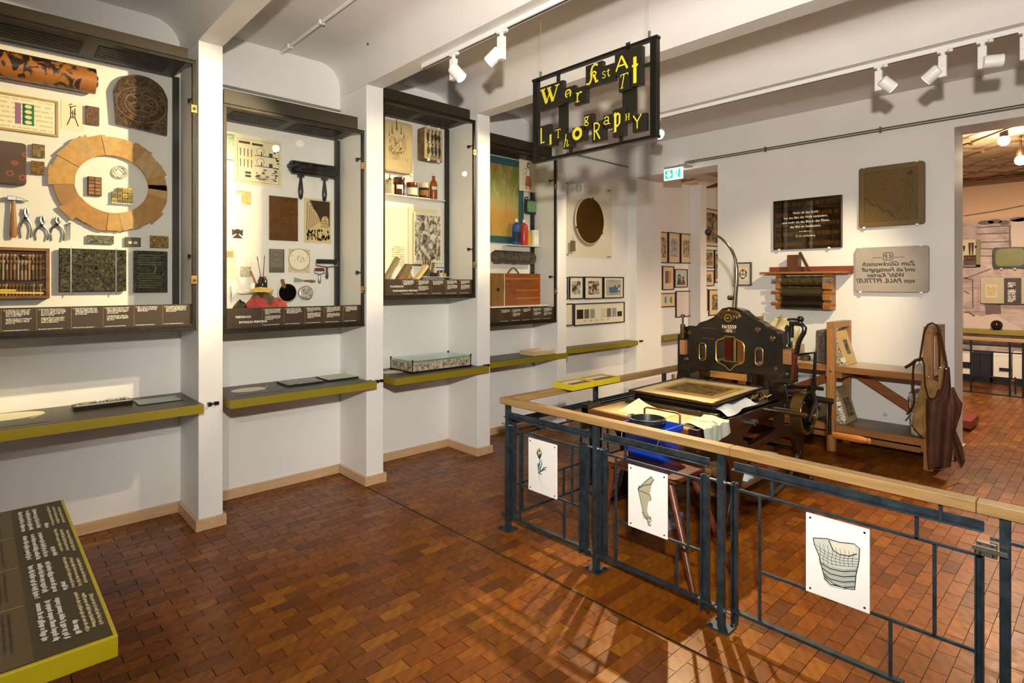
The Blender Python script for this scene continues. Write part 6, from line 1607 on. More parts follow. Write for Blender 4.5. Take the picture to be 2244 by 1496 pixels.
# ================================================================== LITHO PRESS
M_CAST = mat('#14110c', .22, .1, .35, 9, .03, 60, '#241a10', coat=.6)
M_GOLD = mat('#c79b45', .3, .8, .2, 30)
M_SHAFT = mat('#8d7650', .25, .95, .3, 30)
M_PWOOD = wood('#b07a38', '#7f4c1e', 'X', 8, .45, 'press_wood')
XR, XLp, YC = -1.85, -2.73, 4.60
press = thing('litho_press', 'black cast iron lithographic press with gold trim and tall curved lever', 'printing press', ((XR + XLp) / 2, 4.3, 0))
FC = FB(YC)
def z2(zx, zy, Y=YC): q = PY(1460 + zx / 4.9875, 680 + zy / 4.9875, Y); return (q.x, q.z)
# side frames with legs
def side(x, s):
    fr = Fr((x, 0, 0), (0, 1, 0), (0, 0, 1), (1, 0, 0))
    out = [(3.32, .775), (5.28, .775), (5.28, .66), (5.16, .60), (5.10, .45), (5.07, .25), (5.13, .08), (5.24, .03), (5.24, 0), (5.02, 0), (4.97, .12), (4.97, .28), (4.90, .40), (4.74, .47), (4.60, .485),
           (4.40, .49), (4.16, .47), (4.00, .40), (3.93, .28), (3.90, .12), (3.88, .03), (3.88, 0), (3.62, 0), (3.62, .03), (3.72, .09), (3.78, .25), (3.76, .42), (3.70, .52), (3.60, .58), (3.40, .63), (3.32, .66)]
    h1 = [(3.95, .60), (4.10, .66), (4.55, .67), (4.55, .57), (4.30, .55), (4.05, .53)]
    h2 = [(4.68, .66), (5.00, .66), (5.05, .60), (4.98, .53), (4.80, .55), (4.68, .57)]
    m = MB(); m.prism(out, fr, -.02, .02, [h1, h2]); m.build('side_frame', mat('#241209', .28, .1, .3, 8, coat=.5), press, bevel=.004)
    m = MB()
    m.tube([(x, 3.86, .30), (x, 4.02, .16), (x, 4.25, .09), (x, 4.45, .075), (x, 4.65, .09), (x, 4.86, .16), (x, 5.02, .30)], .022, 8); m.build('lower_brace', M_CAST, press, smooth=True)
    for y in (3.75, 5.13): m = MB(); m.box(x - .05, x + .05, y - .11, y + .11, 0, .025); m.lathe([(.016, 0), (.016, .014), (.006, .018)], (x + .03 * s, y + .07, .025), (0, 0, 1), 8); m.build('foot', M_CAST, press, bevel=.004)
side(XR, 1); side(XLp, -1)
for y, z in ((3.80, .30), (5.05, .30)):
    m = MB(); m.cyl((XLp, y, z), (XR, y, z), .020, n=10); m.build('tie_rod', M_CAST, press, smooth=True)
# side rails and bed
for x in (XLp, XR):
    m = MB(); m.box(x - .035, x + .035, 3.30, 5.28, .70, .775); m.build('bed_rail', mat('#2b170d', .3, .1, .3, 8, coat=.5), press, bevel=.004)
m = MB(); m.box(XLp - .03, XLp + .03, 3.30, 3.46, .675, .80); m.prism([(3.30, .60), (3.46, .60), (3.46, .80), (3.36, .80), (3.31, .77)], Fr((XLp, 0, 0), (0, 1, 0), (0, 0, 1), (1, 0, 0)), -.035, -.025); m.build('rail_end', M_CAST, press, bevel=.006)
m = MB(); m.box(XLp + .03, XR - .03, 3.36, 5.20, .715, .735); m.build('bed_plate', mat('#3a2c1c', .4, .2), press)
m = MB(); m.box(XLp + .02, XR - .03, 3.30, 3.335, .685, .765); m.build('front_board', wood('#7a4a22', '#4e2a10', 'X', 8, .4, 'board'), press, bevel=.002)
m = MB(); m.box(XLp + .035, XR - .035, 3.336, 3.76, .735, .765); m.build('side_table', mat('#c9a970', .5, 0, .2, 6), press)
m = MB(); m.cyl((XR - .05, 3.31, .66), (XR + .03, 3.31, .66), .030, n=16); m.cyl((XR - .06, 3.31, .66), (XR + .05, 3.31, .66), .012, n=10); m.build('roller_end', M_SHAFT, press, smooth=True)
for i, z in enumerate((.64,)):
    
    for yb_, L_ in ((4.02, .075), (4.10, .06)): m = MB(); m.cyl((XR + .02, yb_, .70), (XR + L_, yb_, .70), .016, n=6); m.build('side_bolt', M_STEEL, press)
# carriage tray with stone and tympan
tx0, tx1, ty0, ty1 = -2.63, -1.95, 3.74, 4.54
m = MB(); m.box(tx0 + .01, tx1, ty0 + .03, ty1 - .02, .765, .835); m.build('carriage', mat('#16130e', .25, .3), press, bevel=.01)
m = MB(); m.box(tx0 - .02, tx1 + .06, ty0 - .05, ty0 - .005, .765, .80); m.build('carriage_lip', mat('#3b3222', .4, .3), press, bevel=.006)
fr = Fr(((tx0 + tx1) / 2, (ty0 + ty1) / 2, .856), (1, 0, 0), (0, 1, .012), (0, -.012, 1)); a, b = (tx1 - tx0) / 2, (ty1 - ty0) / 2
m = MB(); m.fbox(fr, -a, a, -b, b, 0, .006); tb = m.build('tympan', mat('#e2cf9c', .35, 0, .15, 5), press)
m = MB(); m.fbox(fr, -a * .72, a * .78, -b * .62, b * .66, .006, .0066); m.build('stain', mat('#a87f3e', .4, 0, .3, 6, 0, 60, '#c9a65a'), tb)
m = MB(); m.fbox(fr, -a * .58, a * .62, -b * .40, b * .50, .0066, .0072); m.build('print_area', sheet('etch', '#8d7238', '#3d2d14', 4, .0, scale=9), tb, uv=(fr, -a * .58, -b * .40, a * 1.2, b * .9))
for q in ((-a - .012, a + .012, -b - .014, -b + .004), (-a - .012, a + .012, b - .004, b + .016), (-a - .014, -a + .004, -b + .004, b - .004), (a - .004, a + .016, -b + .004, b - .004)):
    m = MB(); m.fbox(fr, *q, -.006, .014); m.build('tympan_bar', mat('#4a2f1a', .3, .5, .3, 30), tb, bevel=.004)
for px, z_ in ((1475, 850), (1688, 860)):
    q = PZ(px, z_, .80); m = MB(); m.cyl((q.x, q.y, .77), (q.x, q.y, .905), .012, n=10); m.sphere((q.x, q.y, .905), .015, 10); m.build('hinge_pin', M_SHAFT, press, smooth=True)
rg = random.Random(21)
m = MB()
for k in range(7): c = (tx1 + .03 + rg.uniform(-.02, .03), ty1 - .25 + .035 * k, .79 + rg.uniform(0, .03)); m.tube([(c[0], c[1], c[2]), (c[0] + rg.uniform(-.04, .04), c[1] + .03, c[2] + .03), (c[0] + rg.uniform(-.03, .05), c[1] + .06, c[2])], .009, 7)
m.build('chain', mat('#9a7b45', .3, .9), press, smooth=True)
# uprights
for x, s in ((z2(185, 400)[0], -1), (XR, 1)):
    m = MB(); m.box(x - .07, x + .055 if s < 0 else x + .05, YC + .02, YC + .17, .70, 1.235); m.build('upright', M_CAST, press, bevel=.008)
    m = MB(); m.prism([(x - .085, .76), (x + .085, .76), (x + .06, .90), (x - .06, .90)], FC, -.17, .0); m.build('upright_base', M_CAST, press, bevel=.006)
# crosshead
Yp = FC
out = [(195, 590), (205, 505), (150, 470), (150, 235), (165, 180), (245, 172), (330, 180), (368, 138), (450, 114), (520, 80), (572, 28), (615, -14), (690, -30), (765, -18), (825, 8), (868, 50), (905, 82), (965, 112), (1040, 142), (1082, 182), (1150, 216), (1200, 232), (1238, 290), (1238, 722), (930, 690), (560, 652), (270, 622)]
hole = [(545, 350), (562, 326), (630, 300), (650, 280), (740, 290), (760, 315), (830, 345), (852, 385), (852, 545), (830, 577), (760, 597), (695, 657), (640, 602), (566, 566), (545, 530)]
sl = lambda cx, cy, w, h: [(cx + w * math.cos(t), cy + (h - w) * (1 if math.sin(t) > 0 else -1) + w * math.sin(t)) for t in [math.pi * 2 * (i + .5) / 16 for i in range(16)]]
s1, s2 = sl(398, 450, 36, 95), sl(1015, 502, 42, 98)
T = lambda pts: [z2(*p) for p in pts]
m = MB(); m.prism(T(out), FC, -.14, 0, [T(hole), T(s1), T(s2)]); ch = m.build('crosshead', M_CAST, press)
for pts, w in ((hole, .011), (s1, .007), (s2, .007)):
    m = MB(); P = T(pts); m.tube([FC.p(u, v, .002) for u, v in P], w / 2, 6, True); m.build('gold_line', M_GOLD, ch, smooth=True)
m = MB(); m.tube([FC.p(u, v, -.004) for u, v in T(out[5:22])], .007, 6); m.build('edge_bead', M_CAST, ch, smooth=True)
c = z2(688, 82); 
m = MB(); m.lathe([(.050, 0), (.050, .010), (.042, .014), (.034, .014), (.034, .018), (.024, .02)], FC.p(*c, 0), (0, -1, 0), 28); md = m.build('medallion', mat('#3a3120', .35, .5), ch, smooth=True)
m = MB(); m.lathe([(.034, .018), (.034, .023), (.024, .023), (.024, .018)], FC.p(*c, 0), (0, -1, 0), 28); m.build('gold_ring', M_GOLD, md, smooth=True)
m = MB(); m.lathe([(.011, .02), (.011, .036), (.004, .039)], FC.p(*c, 0), (0, -1, 0), 8); m.build('nut', M_STEEL, md, smooth=True)
for s in (-1, 1):
    for k, pts in enumerate((((700, 8), (745, 12), (790, 40), (800, 75)), ((705, 2), (760, 5), (805, 35), (818, 68)), ((702, 14), (730, 22), (765, 50), (775, 90)))):
        m = MB(); m.tube([FC.p((lambda q: c[0] + s * (q[0] - c[0]))(z2(*p)), z2(*p)[1], .004) for p in pts], [.005, .008, .007, .010], 6, flat=.5); m.build('gold_leaf', M_GOLD, ch, smooth=True)
m = MB(); m.sphere(FC.p(*z2(688, -2), .006), .012, 10); m.build('gold_bead', M_GOLD, ch, smooth=True)
m = MB(); u, v = z2(690, 200); m.fbox(FC, u - .056, u + .056, v - .034, v + .034, 0, .004); pl = m.build('number_plate', mat('#4d4632', .35, .5), ch)
m = MB(); put_text(m, 'Nr2559', .040, FC.at(u, v + .003), .0046, 'CENTER', bold=.0012); put_text(m, '1875.', .030, FC.at(u, v - .028), .0046, 'CENTER', bold=.001); m.build('number', mat('#efd9ae', .4, .2), pl)
for q in ((253, 250), (215, 535), (1160, 305), (1208, 640), (1000, 208)):
    m = MB(); m.lathe([(.022, 0), (.022, .006), (.013, .008), (.013, .018), (.005, .021)], FC.p(*z2(*q), 0), (0, -1, 0), 8); m.build('bolt', M_SHAFT, ch, smooth=True)
for q in ((390, 190, 530, 195), (390, 298, 528, 312)):
    m = MB(); m.stroke([z2(q[0], q[1]), z2(q[2], q[3])], .004, FC, .001); m.build('red_line', mat('#8a3416', .4), ch)
# spindle behind the opening
x, _ = z2(716, 430); m = MB(); m.cyl((x, YC + .06, z2(700, 560)[1]), (x, YC + .06, z2(700, 300)[1]), .020, n=14); m.build('spindle', mat('#a38a58', .25, .95), press, smooth=True)
m = MB(); zc = z2(700, 570)[1]; m.prism([(x - .13, zc), (x + .13, zc), (x + .05, zc - .09), (x - .05, zc - .09)], FB(YC + .04), -.06, 0); m.build('scraper_yoke', mat('#3b2a16', .35, .4), press, bevel=.004)
# scraper beam
a = z2(515, 652, YC + .1); b = z2(920, 690, YC + .1); zt = z2(717, 668, YC + .1)[1]; zb = z2(717, 742, YC + .1)[1]
m = MB(); m.box(a[0], b[0], YC + .04, YC + .12, zb, zt); m.build('scraper_beam', wood('#c98d45', '#96602a', 'X', 6, .45, 'beam_wood'), press, bevel=.003)
for u in (a[0] - .02, b[0] + .02): m = MB(); m.box(u - .02, u + .02, YC + .03, YC + .13, zb - .01, zt + .03); m.build('beam_clamp', M_CAST, press, bevel=.004)
# left guide with spring and packing block
def guide(x, y, z0, z1, blk):
    m = MB(); m.cyl((x, y, z0), (x, y, z1), .022, n=14); m.lathe([(.012, 0), (.012, .06), (.02, .065), (.02, .085), (.008, .095)], (x, y, z1), (0, 0, 1), 12); m.build('guide_rod', M_CAST if blk else M_SHAFT, press, smooth=True)
u, v1 = z2(200, 150); _, v0 = z2(200, 300); m = MB(); m.lathe([(.02, 0), (.022, .01), (.022, v1 - v0), (.009, v1 - v0 + .004), (.009, v1 - v0 + .06), (.018, v1 - v0 + .062), (.018, v1 - v0 + .085), (.006, v1 - v0 + .09)], FC.p(u, v0, .03), (0, 0, 1), 12); m.build('guide_rod', M_SHAFT, press, smooth=True)
u0, vt = z2(180, 318); u1, vb = z2(230, 478); m = MB(); m.fbox(FC, u0, u1, vb, vt, .0, .05); m.build('packing_block', wood('#c08a5a', '#94623a', 'X', 20, .5), press)
# right mechanism
q = lambda zx, zy, Y=YC - .02: z2(zx, zy, Y)
u0, vt = q(1297, 418); u1, vb = q(1392, 590); m = MB(); m.box(u0, u1, YC - .06, YC + .06, vb, vt); m.build('packing_block', wood('#a97444', '#7d5029', 'X', 20, .5), press)
u, vb = q(1320, 400); _, vt = q(1320, 215); m = MB(); m.lathe([(.034, 0), (.034, .03), (.026, .04), (.026, vt - vb - .02), (.012, vt - vb), (.02, vt - vb + .004), (.014, vt - vb + .025), (.006, vt - vb + .04)], (u, YC - .02, vb), (0, 0, 1), 14); m.build('spring_case', M_CAST, press, smooth=True)
u0, vt = q(1215, 250); u1, vb = q(1290, 800); m = MB(); m.box(u0, u1, YC - .03, YC + .05, vb, vt); m.build('guide_plate', M_CAST, press, bevel=.008)
u0, vt = q(1285, 590); u1, vb = q(1390, 800); m = MB(); m.box(u0, u1, YC - .05, YC + .08, vb, vt); m.lathe([(.03, 0), (.03, .03), (.014, .04)], FB(YC - .05).p((u0 + u1) / 2, (vt + vb) / 2), (0, -1, 0), 14); m.build('bearing_block', M_CAST, press, bevel=.006)
u, vb = q(1352, 300); _, vt = q(1352, 120); m = MB(); m.cyl((u, YC + .01, vb), (u, YC + .01, vt), .018, n=12); e = q(1450, 103); m.tube([(u - .03, YC + .01, vt + .01), (u, YC + .01, vt + .015), (e[0], YC + .01, e[1])], .010, 8); m.sphere((e[0], YC + .01, e[1] + .004), .026, 14); m.build('valve_handle', M_CAST, press, smooth=True)
# pressure lever with wooden grip
P = [q(*p) for p in ((1375, 150), (1420, 140), (1490, 150), (1525, 190), (1515, 240), (1480, 300), (1455, 360), (1435, 470))]
m = MB(); m.tube([(u, YC - .04, v) for u, v in P], .018, 10); m.build('pressure_lever', M_CAST, press, smooth=True)
a, b = q(1420, 470), q(1380, 755); m = MB(); m.tube([(a[0], YC - .04, a[1]), (b[0], YC - .04, b[1])], [.020, .016], 10); m.build('lever_grip', mat('#5a2410', .3, 0, .3, 20), press, smooth=True)
# tall curved lever with ball
z1_ = lambda zx, zy: z2(zx, zy - 997.5)
P = [z1_(*p) for p in ((715, 985), (722, 880), (733, 760), (742, 640), (740, 540), (722, 430), (690, 345), (640, 272), (570, 205), (500, 165), (450, 145))]
m = MB(); m.tube([(u, YC + .05, v) for u, v in P], [.026, .022, .020, .018, .017, .016, .015, .014, .013, .012, .012], 12, flat=.8); m.build('long_lever', mat('#8c8676', .2, .95), press, smooth=True)
u, v = z1_(430, 140); m = MB(); m.sphere((u, YC + .05, v), .031, 20); m.build('lever_ball', mat('#55585a', .08, 1.0), press, smooth=True)
u, v = z1_(697, 860); m = MB(); m.lathe([(.02, 0), (.02, .03), (.008, .036)], (u, YC + .03, v), (-.6, -1, 0), 12); m.build('lever_knob', M_SHAFT, press, smooth=True)
# gear wheel on the right side
GX, GY, GZ = -1.66, 4.60, .715; R0, R1 = .165, .125
fg = Fr((GX, GY, GZ), (0, 1, 0), (0, 0, 1), (1, 0, 0))
m = MB(); m.prism(ell(0, 0, R0, R0, 56), fg, -.04, .04, [ell(0, 0, R1 + .014, R1 + .014, 56)]); gr = m.build('gear_rim', mat('#a18352', .22, .95, .25, 12), press, bevel=.003)
for k in range(40):
    an = 2 * math.pi * k / 40; d = Vector((0, math.cos(an), math.sin(an)))
    m = MB(); m.bar(Vector((GX, GY, GZ)) + d * (R1 - .004), Vector((GX, GY, GZ)) + d * (R1 + .016), .010, .06, (1, 0, 0)); m.build('tooth', mat('#1a1712', .35, .6), gr)
for k in range(5):
    an = 2 * math.pi * k / 5 + .4; d = Vector((0, math.cos(an), math.sin(an)))
    m = MB(); m.tube([Vector((GX - .02, GY, GZ)) + d * .03, Vector((GX - .02, GY, GZ)) + d * (R1 + .01)], [.022, .016], 8); m.build('spoke', M_CAST, gr, smooth=True)
m = MB(); m.cyl((XR - .02, GY, GZ), (GX + .06, GY, GZ), .026, n=14); m.cyl((GX - .05, GY, GZ), (GX + .05, GY, GZ), .045, n=18); m.build('hub', M_CAST, gr, smooth=True)
a = z2(1235, 1108, 4.40); m = MB(); m.cyl((XR, 4.40, .735), (XR + .26, 4.40, .735), .016, n=12); m.lathe([(.02, 0), (.02, .02), (.01, .03)], (XR + .26, 4.40, .735), (1, 0, 0), 10); m.build('drive_shaft', M_SHAFT, press, smooth=True)
# crank
a = PY(1780, 872, GY + .06); KX = PY(1822, 880, GY + .06).x; KZ = PY(1822, 880, GY + .06).z
m = MB(); m.cyl((XR, GY + .06, KZ + .005), (KX + .01, GY + .06, KZ + .005), .030, .022, n=14); m.cyl((KX - .07, GY + .06, KZ), (KX + .012, GY + .06, KZ), .020, n=12); m.build('crank_axle', M_CAST, press, smooth=True)
e = PY(1823, 952, GY + .06); m = MB(); m.tube([(KX - .012, GY + .06, KZ), (KX - .012, GY + .06, (KZ + e.z) / 2), (KX - .012, GY + .06, e.z)], [.022, .015, .019], 10, flat=.7); m.build('crank_arm', M_CAST, press, smooth=True)
h = PY(1908, 966, GY + .06); m = MB(); L = h.x - KX; m.lathe([(.010, 0), (.022, .01), (.026, L * .4), (.026, L * .75), (.018, L * .92), (.024, L * .96), (.016, L)], (KX, GY + .06, e.z), (1, 0, 0), 14); m.build('crank_grip', wood('#b9742f', '#8f5320', 'X', 20, .35), press, smooth=True)
m = MB(); m.tube([(XR + .02, GY + .1, .87), (GX, GY + .12, .89), (GX + .10, GY + .12, .89)], .016, 8); m.tube([(GX + .05, GY - .05, .66), (GX + .08, GY + .02, .80), (GX + .02, GY + .1, .90)], .018, 8); m.tube([(GX + .03, GY + .13, .86), (GX + .04, GY + .13, 1.16), (GX - .14, GY + .13, 1.12)], .014, 8); m.build('linkage', M_CAST, press, smooth=True)
# bits lying on the press
def drape(name, label, cat, pts, mt, seed, th=.004):
    m = MB(); m.add(pts[0], pts[1]); return tag(m.build(name, mt, smooth=60, fix=False), label, cat)
def cloth(fn, nu, nv): 
    vs = [fn(i / nu, j / nv) for j in range(nv + 1) for i in range(nu + 1)]
    return vs, [(j * (nu + 1) + i, j * (nu + 1) + i + 1, (j + 1) * (nu + 1) + i + 1, (j + 1) * (nu + 1) + i) for j in range(nv) for i in range(nu)]
def towel(u, v):
    y = 3.36 + .34 * u + .012 * math.sin(7 * v); s = v * .28
    if s < .17: x, z = -1.985 + s, .782 + .005 * math.sin(14 * u + 5 * v)
    else: x, z = -1.803 + .012 * math.sin(9 * u) ** 2, .782 - (s - .17) * (.75 + .25 * math.sin(2.6 * u + .4))
    return (x, y, z + .004 * math.sin(20 * u + 9 * v))
def towel_mat():
    t = NT('tea_towel'); o = t.sep(t.co()); f = t.ma('LESS_THAN', t.ma('ABSOLUTE', t.ma('ADD', o[1], .02)), .012)
    t.bump(t.noise(t.co(), 30, 3, .5), .4, .01)
    return t.fin(t.mix(f, '#b4bbae', '#86a584'), .85)
drape('tea_towel', 'pale tea towel with green stripe hanging over the press front', 'towel', cloth(towel, 14, 22), towel_mat(), 1)
drape('cloth', 'folded white cloth lying beside the tympan frame', 'cloth', cloth(lambda u, v: (-2.05 + .19 * u + .02 * math.sin(7 * v), 3.79 + .46 * v, .846 - .066 * u ** 1.2 * (1 - v * .3) + .006 * math.sin(11 * u + 8 * v)), 12, 16), mat('#d9dcdf', .85, 0, .1, 30, .4, 30), 2)
drape('paper_sheet', 'curled sheet of cream paper lying on the press table', 'paper', cloth(lambda u, v: (-2.50 + .34 * u, 3.40 + .26 * v, .767 + .06 * (1 - u) ** 3 * v + .0), 12, 10), mat('#ddc795', .6), 3)
x0, x1 = PZ(1459, 902, .77).x, PZ(1508, 925, .77).x
m = MB(); m.tube([(x0, 3.36, .765), (x0, 3.36, .835), (x0 + .02, 3.36, .845), (x1 - .02, 3.36, .845), (x1, 3.36, .835), (x1, 3.36, .765)], .007, 8); m.build('pull_handle', mat('#a3743f', .3, .9), press, smooth=True)
# lower shelf of the press and what is stored on it
m = MB(); m.box(XLp + .03, XR - .03, 3.78, 5.05, .20, .225); m.build('lower_shelf', wood('#8a6238', '#5e3d1e', 'Y', 6, .5), press)
def bundle(label, p, r, L, hx, h2):
    t = thing('paper_roll', label, 'paper roll', (p[0], p[1], p[2] - r))
    m = MB(); m.cyl((p[0] - L / 2, p[1], p[2]), (p[0] + L / 2, p[1], p[2]), r, n=16); m.build('roll', mat(hx, .5, 0, .2, 12, .4, 20), t, smooth=True)
    m = MB(); m.lathe([(r * .98, 0), (r * .98, .003), (r * .3, .004)], (p[0] + L / 2, p[1], p[2]), (1, 0, 0), 16); m.build('roll_end', mat(h2, .5, 0, .0, 40, 0, 60, '#e9dcd6'), t)
c = PZ(1705, 1000, .30)
bundle('white wrapped roll with red end lying under the press', (-2.10, 4.75, .272), .045, .36, '#d9d2d0', '#b2302f')
m = MB(); m.box(-2.35, -2.02, 3.85, 4.10, .226, .36); t = tag(m.build('wooden_crate', wood('#a87f4a', '#7d5829', 'X', 6, .5), bevel=.004), 'pale wooden box stored under the press', 'box')
m = lump('x', '', '', (-1.97, 4.25, .226), .08, .09, .10, None, 31); tag(m.build('paper_bag', mat('#c3cbcf', .6, 0, .1, 20, .5, 20), smooth=60), 'crumpled pale bag under the press', 'bag')
m = MB(); m.box(-1.98, -1.92, 4.40, 4.58, .226, .30); m.cyl((-1.95, 4.43, .30), (-1.95, 4.43, .33), .012, n=8); tag(m.build('tool_box', mat('#7a3518', .4), bevel=.004), 'small rust red tin standing under the press', 'tin')
m = lump('x', '', '', (-2.2, 3.55, .0), .12, .16, .10, None, 33); tag(m.build('plastic_bag', mat('#4a3f45', .25, 0, .5, 30, .8, 30, '#8a8288'), smooth=60), 'crumpled dark plastic bag on the floor under the press', 'bag')

# ================================================================== STOOL, TUB AND BUCKET
sx0, sx1, sy0, sy1, SZ = -2.27, -1.72, 2.88, 3.24, .585
M_STOOL = wood('#6d3518', '#42190a', 'X', 9, .35, 'stool_wood')
t = thing('wooden_stool', 'dark reddish wooden stool standing behind the fence', 'stool', ((sx0 + sx1) / 2, (sy0 + sy1) / 2, 0))
m = MB(); m.prism(rrect(sx0, sx1, sy0, sy1, .04), FZ(0), SZ - .03, SZ); m.build('seat', M_STOOL, t, bevel=.006)
for (a, b), f in (((sx0 + .08, sy0 + .06), (1312, 1207)), ((sx1 - .08, sy0 + .06), (1524, 1322)), ((sx0 + .08, sy1 - .06), (1389, 1171)), ((sx1 - .08, sy1 - .06), (1604, 1255))):
    q = PZ(*f); m = MB(); m.tube([(a, b, SZ - .03), (a * .5 + q.x * .5, b * .5 + q.y * .5, SZ / 2), (q.x, q.y, 0)], [.022, .020, .015], 10); m.build('leg', M_STOOL, t, smooth=True)
TX0, TX1, TY0, TY1, TZ = -2.22, -1.90, 3.045, 3.285, .80
t = thing('blue_tub', 'bright blue rectangular plastic tub on the stool', 'tub', ((TX0 + TX1) / 2, (TY0 + TY1) / 2, SZ))
def tub_mesh(dx, th):
    m = MB(); b = .035
    o0 = rrect(TX0 + b, TX1 - b, TY0 + b * .7, TY1 - b * .7, .02); o1 = rrect(TX0 + .01, TX1 - .01, TY0 + .008, TY1 - .008, .02); o2 = rrect(TX0, TX1, TY0, TY1, .02)
    i1 = rrect(TX0 + .014, TX1 - .014, TY0 + .012, TY1 - .012, .018); i0 = rrect(TX0 + b + .005, TX1 - b - .005, TY0 + b * .7 + .005, TY1 - b * .7 - .005, .018)
    n = len(o0); rings = [(o0, SZ), (o1, TZ - .03), (o2, TZ - .028), (o2, TZ), (i1, TZ), (i0, SZ + .006)]
    vs = [(u, v, z) for r, z in rings for u, v in r]
    fs = [(k * n + i, k * n + (i + 1) % n, (k + 1) * n + (i + 1) % n, (k + 1) * n + i) for k in range(len(rings) - 1) for i in range(n)]
    fs += [tuple(range(n))[::-1], tuple((len(rings) - 1) * n + i for i in range(n))]
    return m.add(vs, fs)
tub_mesh(0, 0).build('tub_body', mat('#1740b8', .3), t, smooth=40)
m = MB(); m.tube([(TX0 + .02, TY0 - .004, TZ - .03), (TX0 + .03, TY0 - .03, TZ - .09), (TX0 + .12, TY0 - .035, TZ - .10), (TX0 + .135, TY0 - .035, TZ - .115), (TX0 + .15, TY0 - .035, TZ - .10), (TX1 - .03, TY0 - .03, TZ - .09), (TX1 - .02, TY0 - .004, TZ - .03)], .004, 6); m.build('wire_handle', mat('#d3d5d6', .25, .9), t, smooth=True)
c = ((TX0 + TX1) / 2 - .035, (TY0 + TY1) / 2, .0)
t = thing('rubber_bucket', 'black rubber bucket standing in the blue tub', 'bucket', (c[0], c[1], SZ + .007))
m = MB(); m.lathe([(.068, 0), (.101, .21), (.116, .214), (.116, .236), (.105, .236), (.098, .20), (.066, .01), (.0, .01)], (c[0], c[1], SZ + .007), (0, 0, 1), 30); m.build('bucket_body', mat('#1d2226', .35), t, smooth=True)
m = MB(); m.tube([(c[0] + .115 * math.cos(a), c[1] - .02 + .115 * math.sin(a), SZ + .25 + .0 * a) for a in [math.pi * 1.02 + i * math.pi * .96 / 10 for i in range(11)]], .0035, 6)
m.build('bail_handle', M_STEEL, t, smooth=True)
for s in (-1, 1): m = MB(); m.lathe([(.016, 0), (.016, .02), (.008, .026)], (c[0] + s * .112, c[1], SZ + .225), (0, 0, 1), 10); m.build('bail_ear', mat('#2a3036', .3), t, smooth=True)
# ================================================================== THINGS ON THE BACK WALL
FW_ = FB(YW0)
def yrect(xl, xr, tl, bl, tr, br, Y):    # a wall rectangle from the picks of its left and right edges
    x0, x1 = PY(xl, 500, Y).x, PY(xr, 500, Y).x
    z1 = (PY(xl, tl, Y).z + PY(xr, tr, Y).z) / 2; z0 = (PY(xl, bl, Y).z + PY(xr, br, Y).z) / 2
    return x0, x1, z0, z1
# dark quote panel
x0, x1, z0, z1 = yrect(1694, 1843.5, 441, 547, 426, 542, YW0 - .05)
t = thing('quote_panel', 'dark glazed type tray with a white German quotation on its glass', 'panel', ((x0 + x1) / 2, YW0, z0))
m = MB(); m.fbox(FW_, x0 + .015, x1 - .015, z0 + .015, z1 - .015, 0, .02)
m.build('tray_back', sheet('text', '#2e210e', '#7a5526', 8, .02, lines=5, scale=9, thr=.5), t, uv=(FW_, x0, z0, x1 - x0, z1 - z0))
for q in ((x0, x1, z0, z0 + .016), (x0, x1, z1 - .016, z1), (x0, x0 + .016, z0 + .016, z1 - .016), (x1 - .016, x1, z0 + .016, z1 - .016), ((x0 + x1) / 2 - .03, (x0 + x1) / 2 - .012, z0 + .016, z1 - .016)):
    m = MB(); m.fbox(FW_, *q, 0, .045); m.build('tray_bar', wood('#4a2f16', '#2c1a0b', 'X', 8, .4), t, bevel=.002)
for k in range(1, 5):
    v = z0 + (z1 - z0) * k / 5; m = MB(); m.fbox(FW_, x0 + .016, x1 - .016, v - .003, v + .003, .02, .03); m.build('compartment_bar', mat('#3a2a14', .5), t)
m = MB(); m.fbox(FW_, x0 + .004, x1 - .004, z0 + .004, z1 - .004, .046, .050); m.build('glass', glass_mat('#ddd6c4', 0, .03), t)
cx = (x0 + x1) / 2 - .005; H_ = z1 - z0; M_QT = mat('#f1ede2', .5)
for k, s in enumerate(('Mehr als das Gold', 'hat das Blei die Welt verändert,', 'und mehr als das Blei in der Flinte,', 'das Blei im Setzkasten.')):
    m = MB(); put_text(m, s, .036, FW_.at(cx, z1 - H_ * (.30 + .092 * k)), .0506, 'CENTER'); m.build('text_line', M_QT, t)
m = MB(); put_text(m, 'G. Ch. Lichtenberg', .027, FW_.at(cx, z1 - H_ * .76), .0506, 'CENTER'); m.build('text_line', M_QT, t)
m = MB(); m.stroke([(cx - .07, z1 - H_ * .655), (cx + .07, z1 - H_ * .655)], .003, FW_, .0506); m.flat(ell(cx, z1 - H_ * .655, .009, .006, 8), FW_, .0508); m.build('ornament_line', M_QT, t)
clips(t, FW_, [(x0 + .07, z0 - .002, 1), (x1 - .12, z0 - .002, 1)], .055)
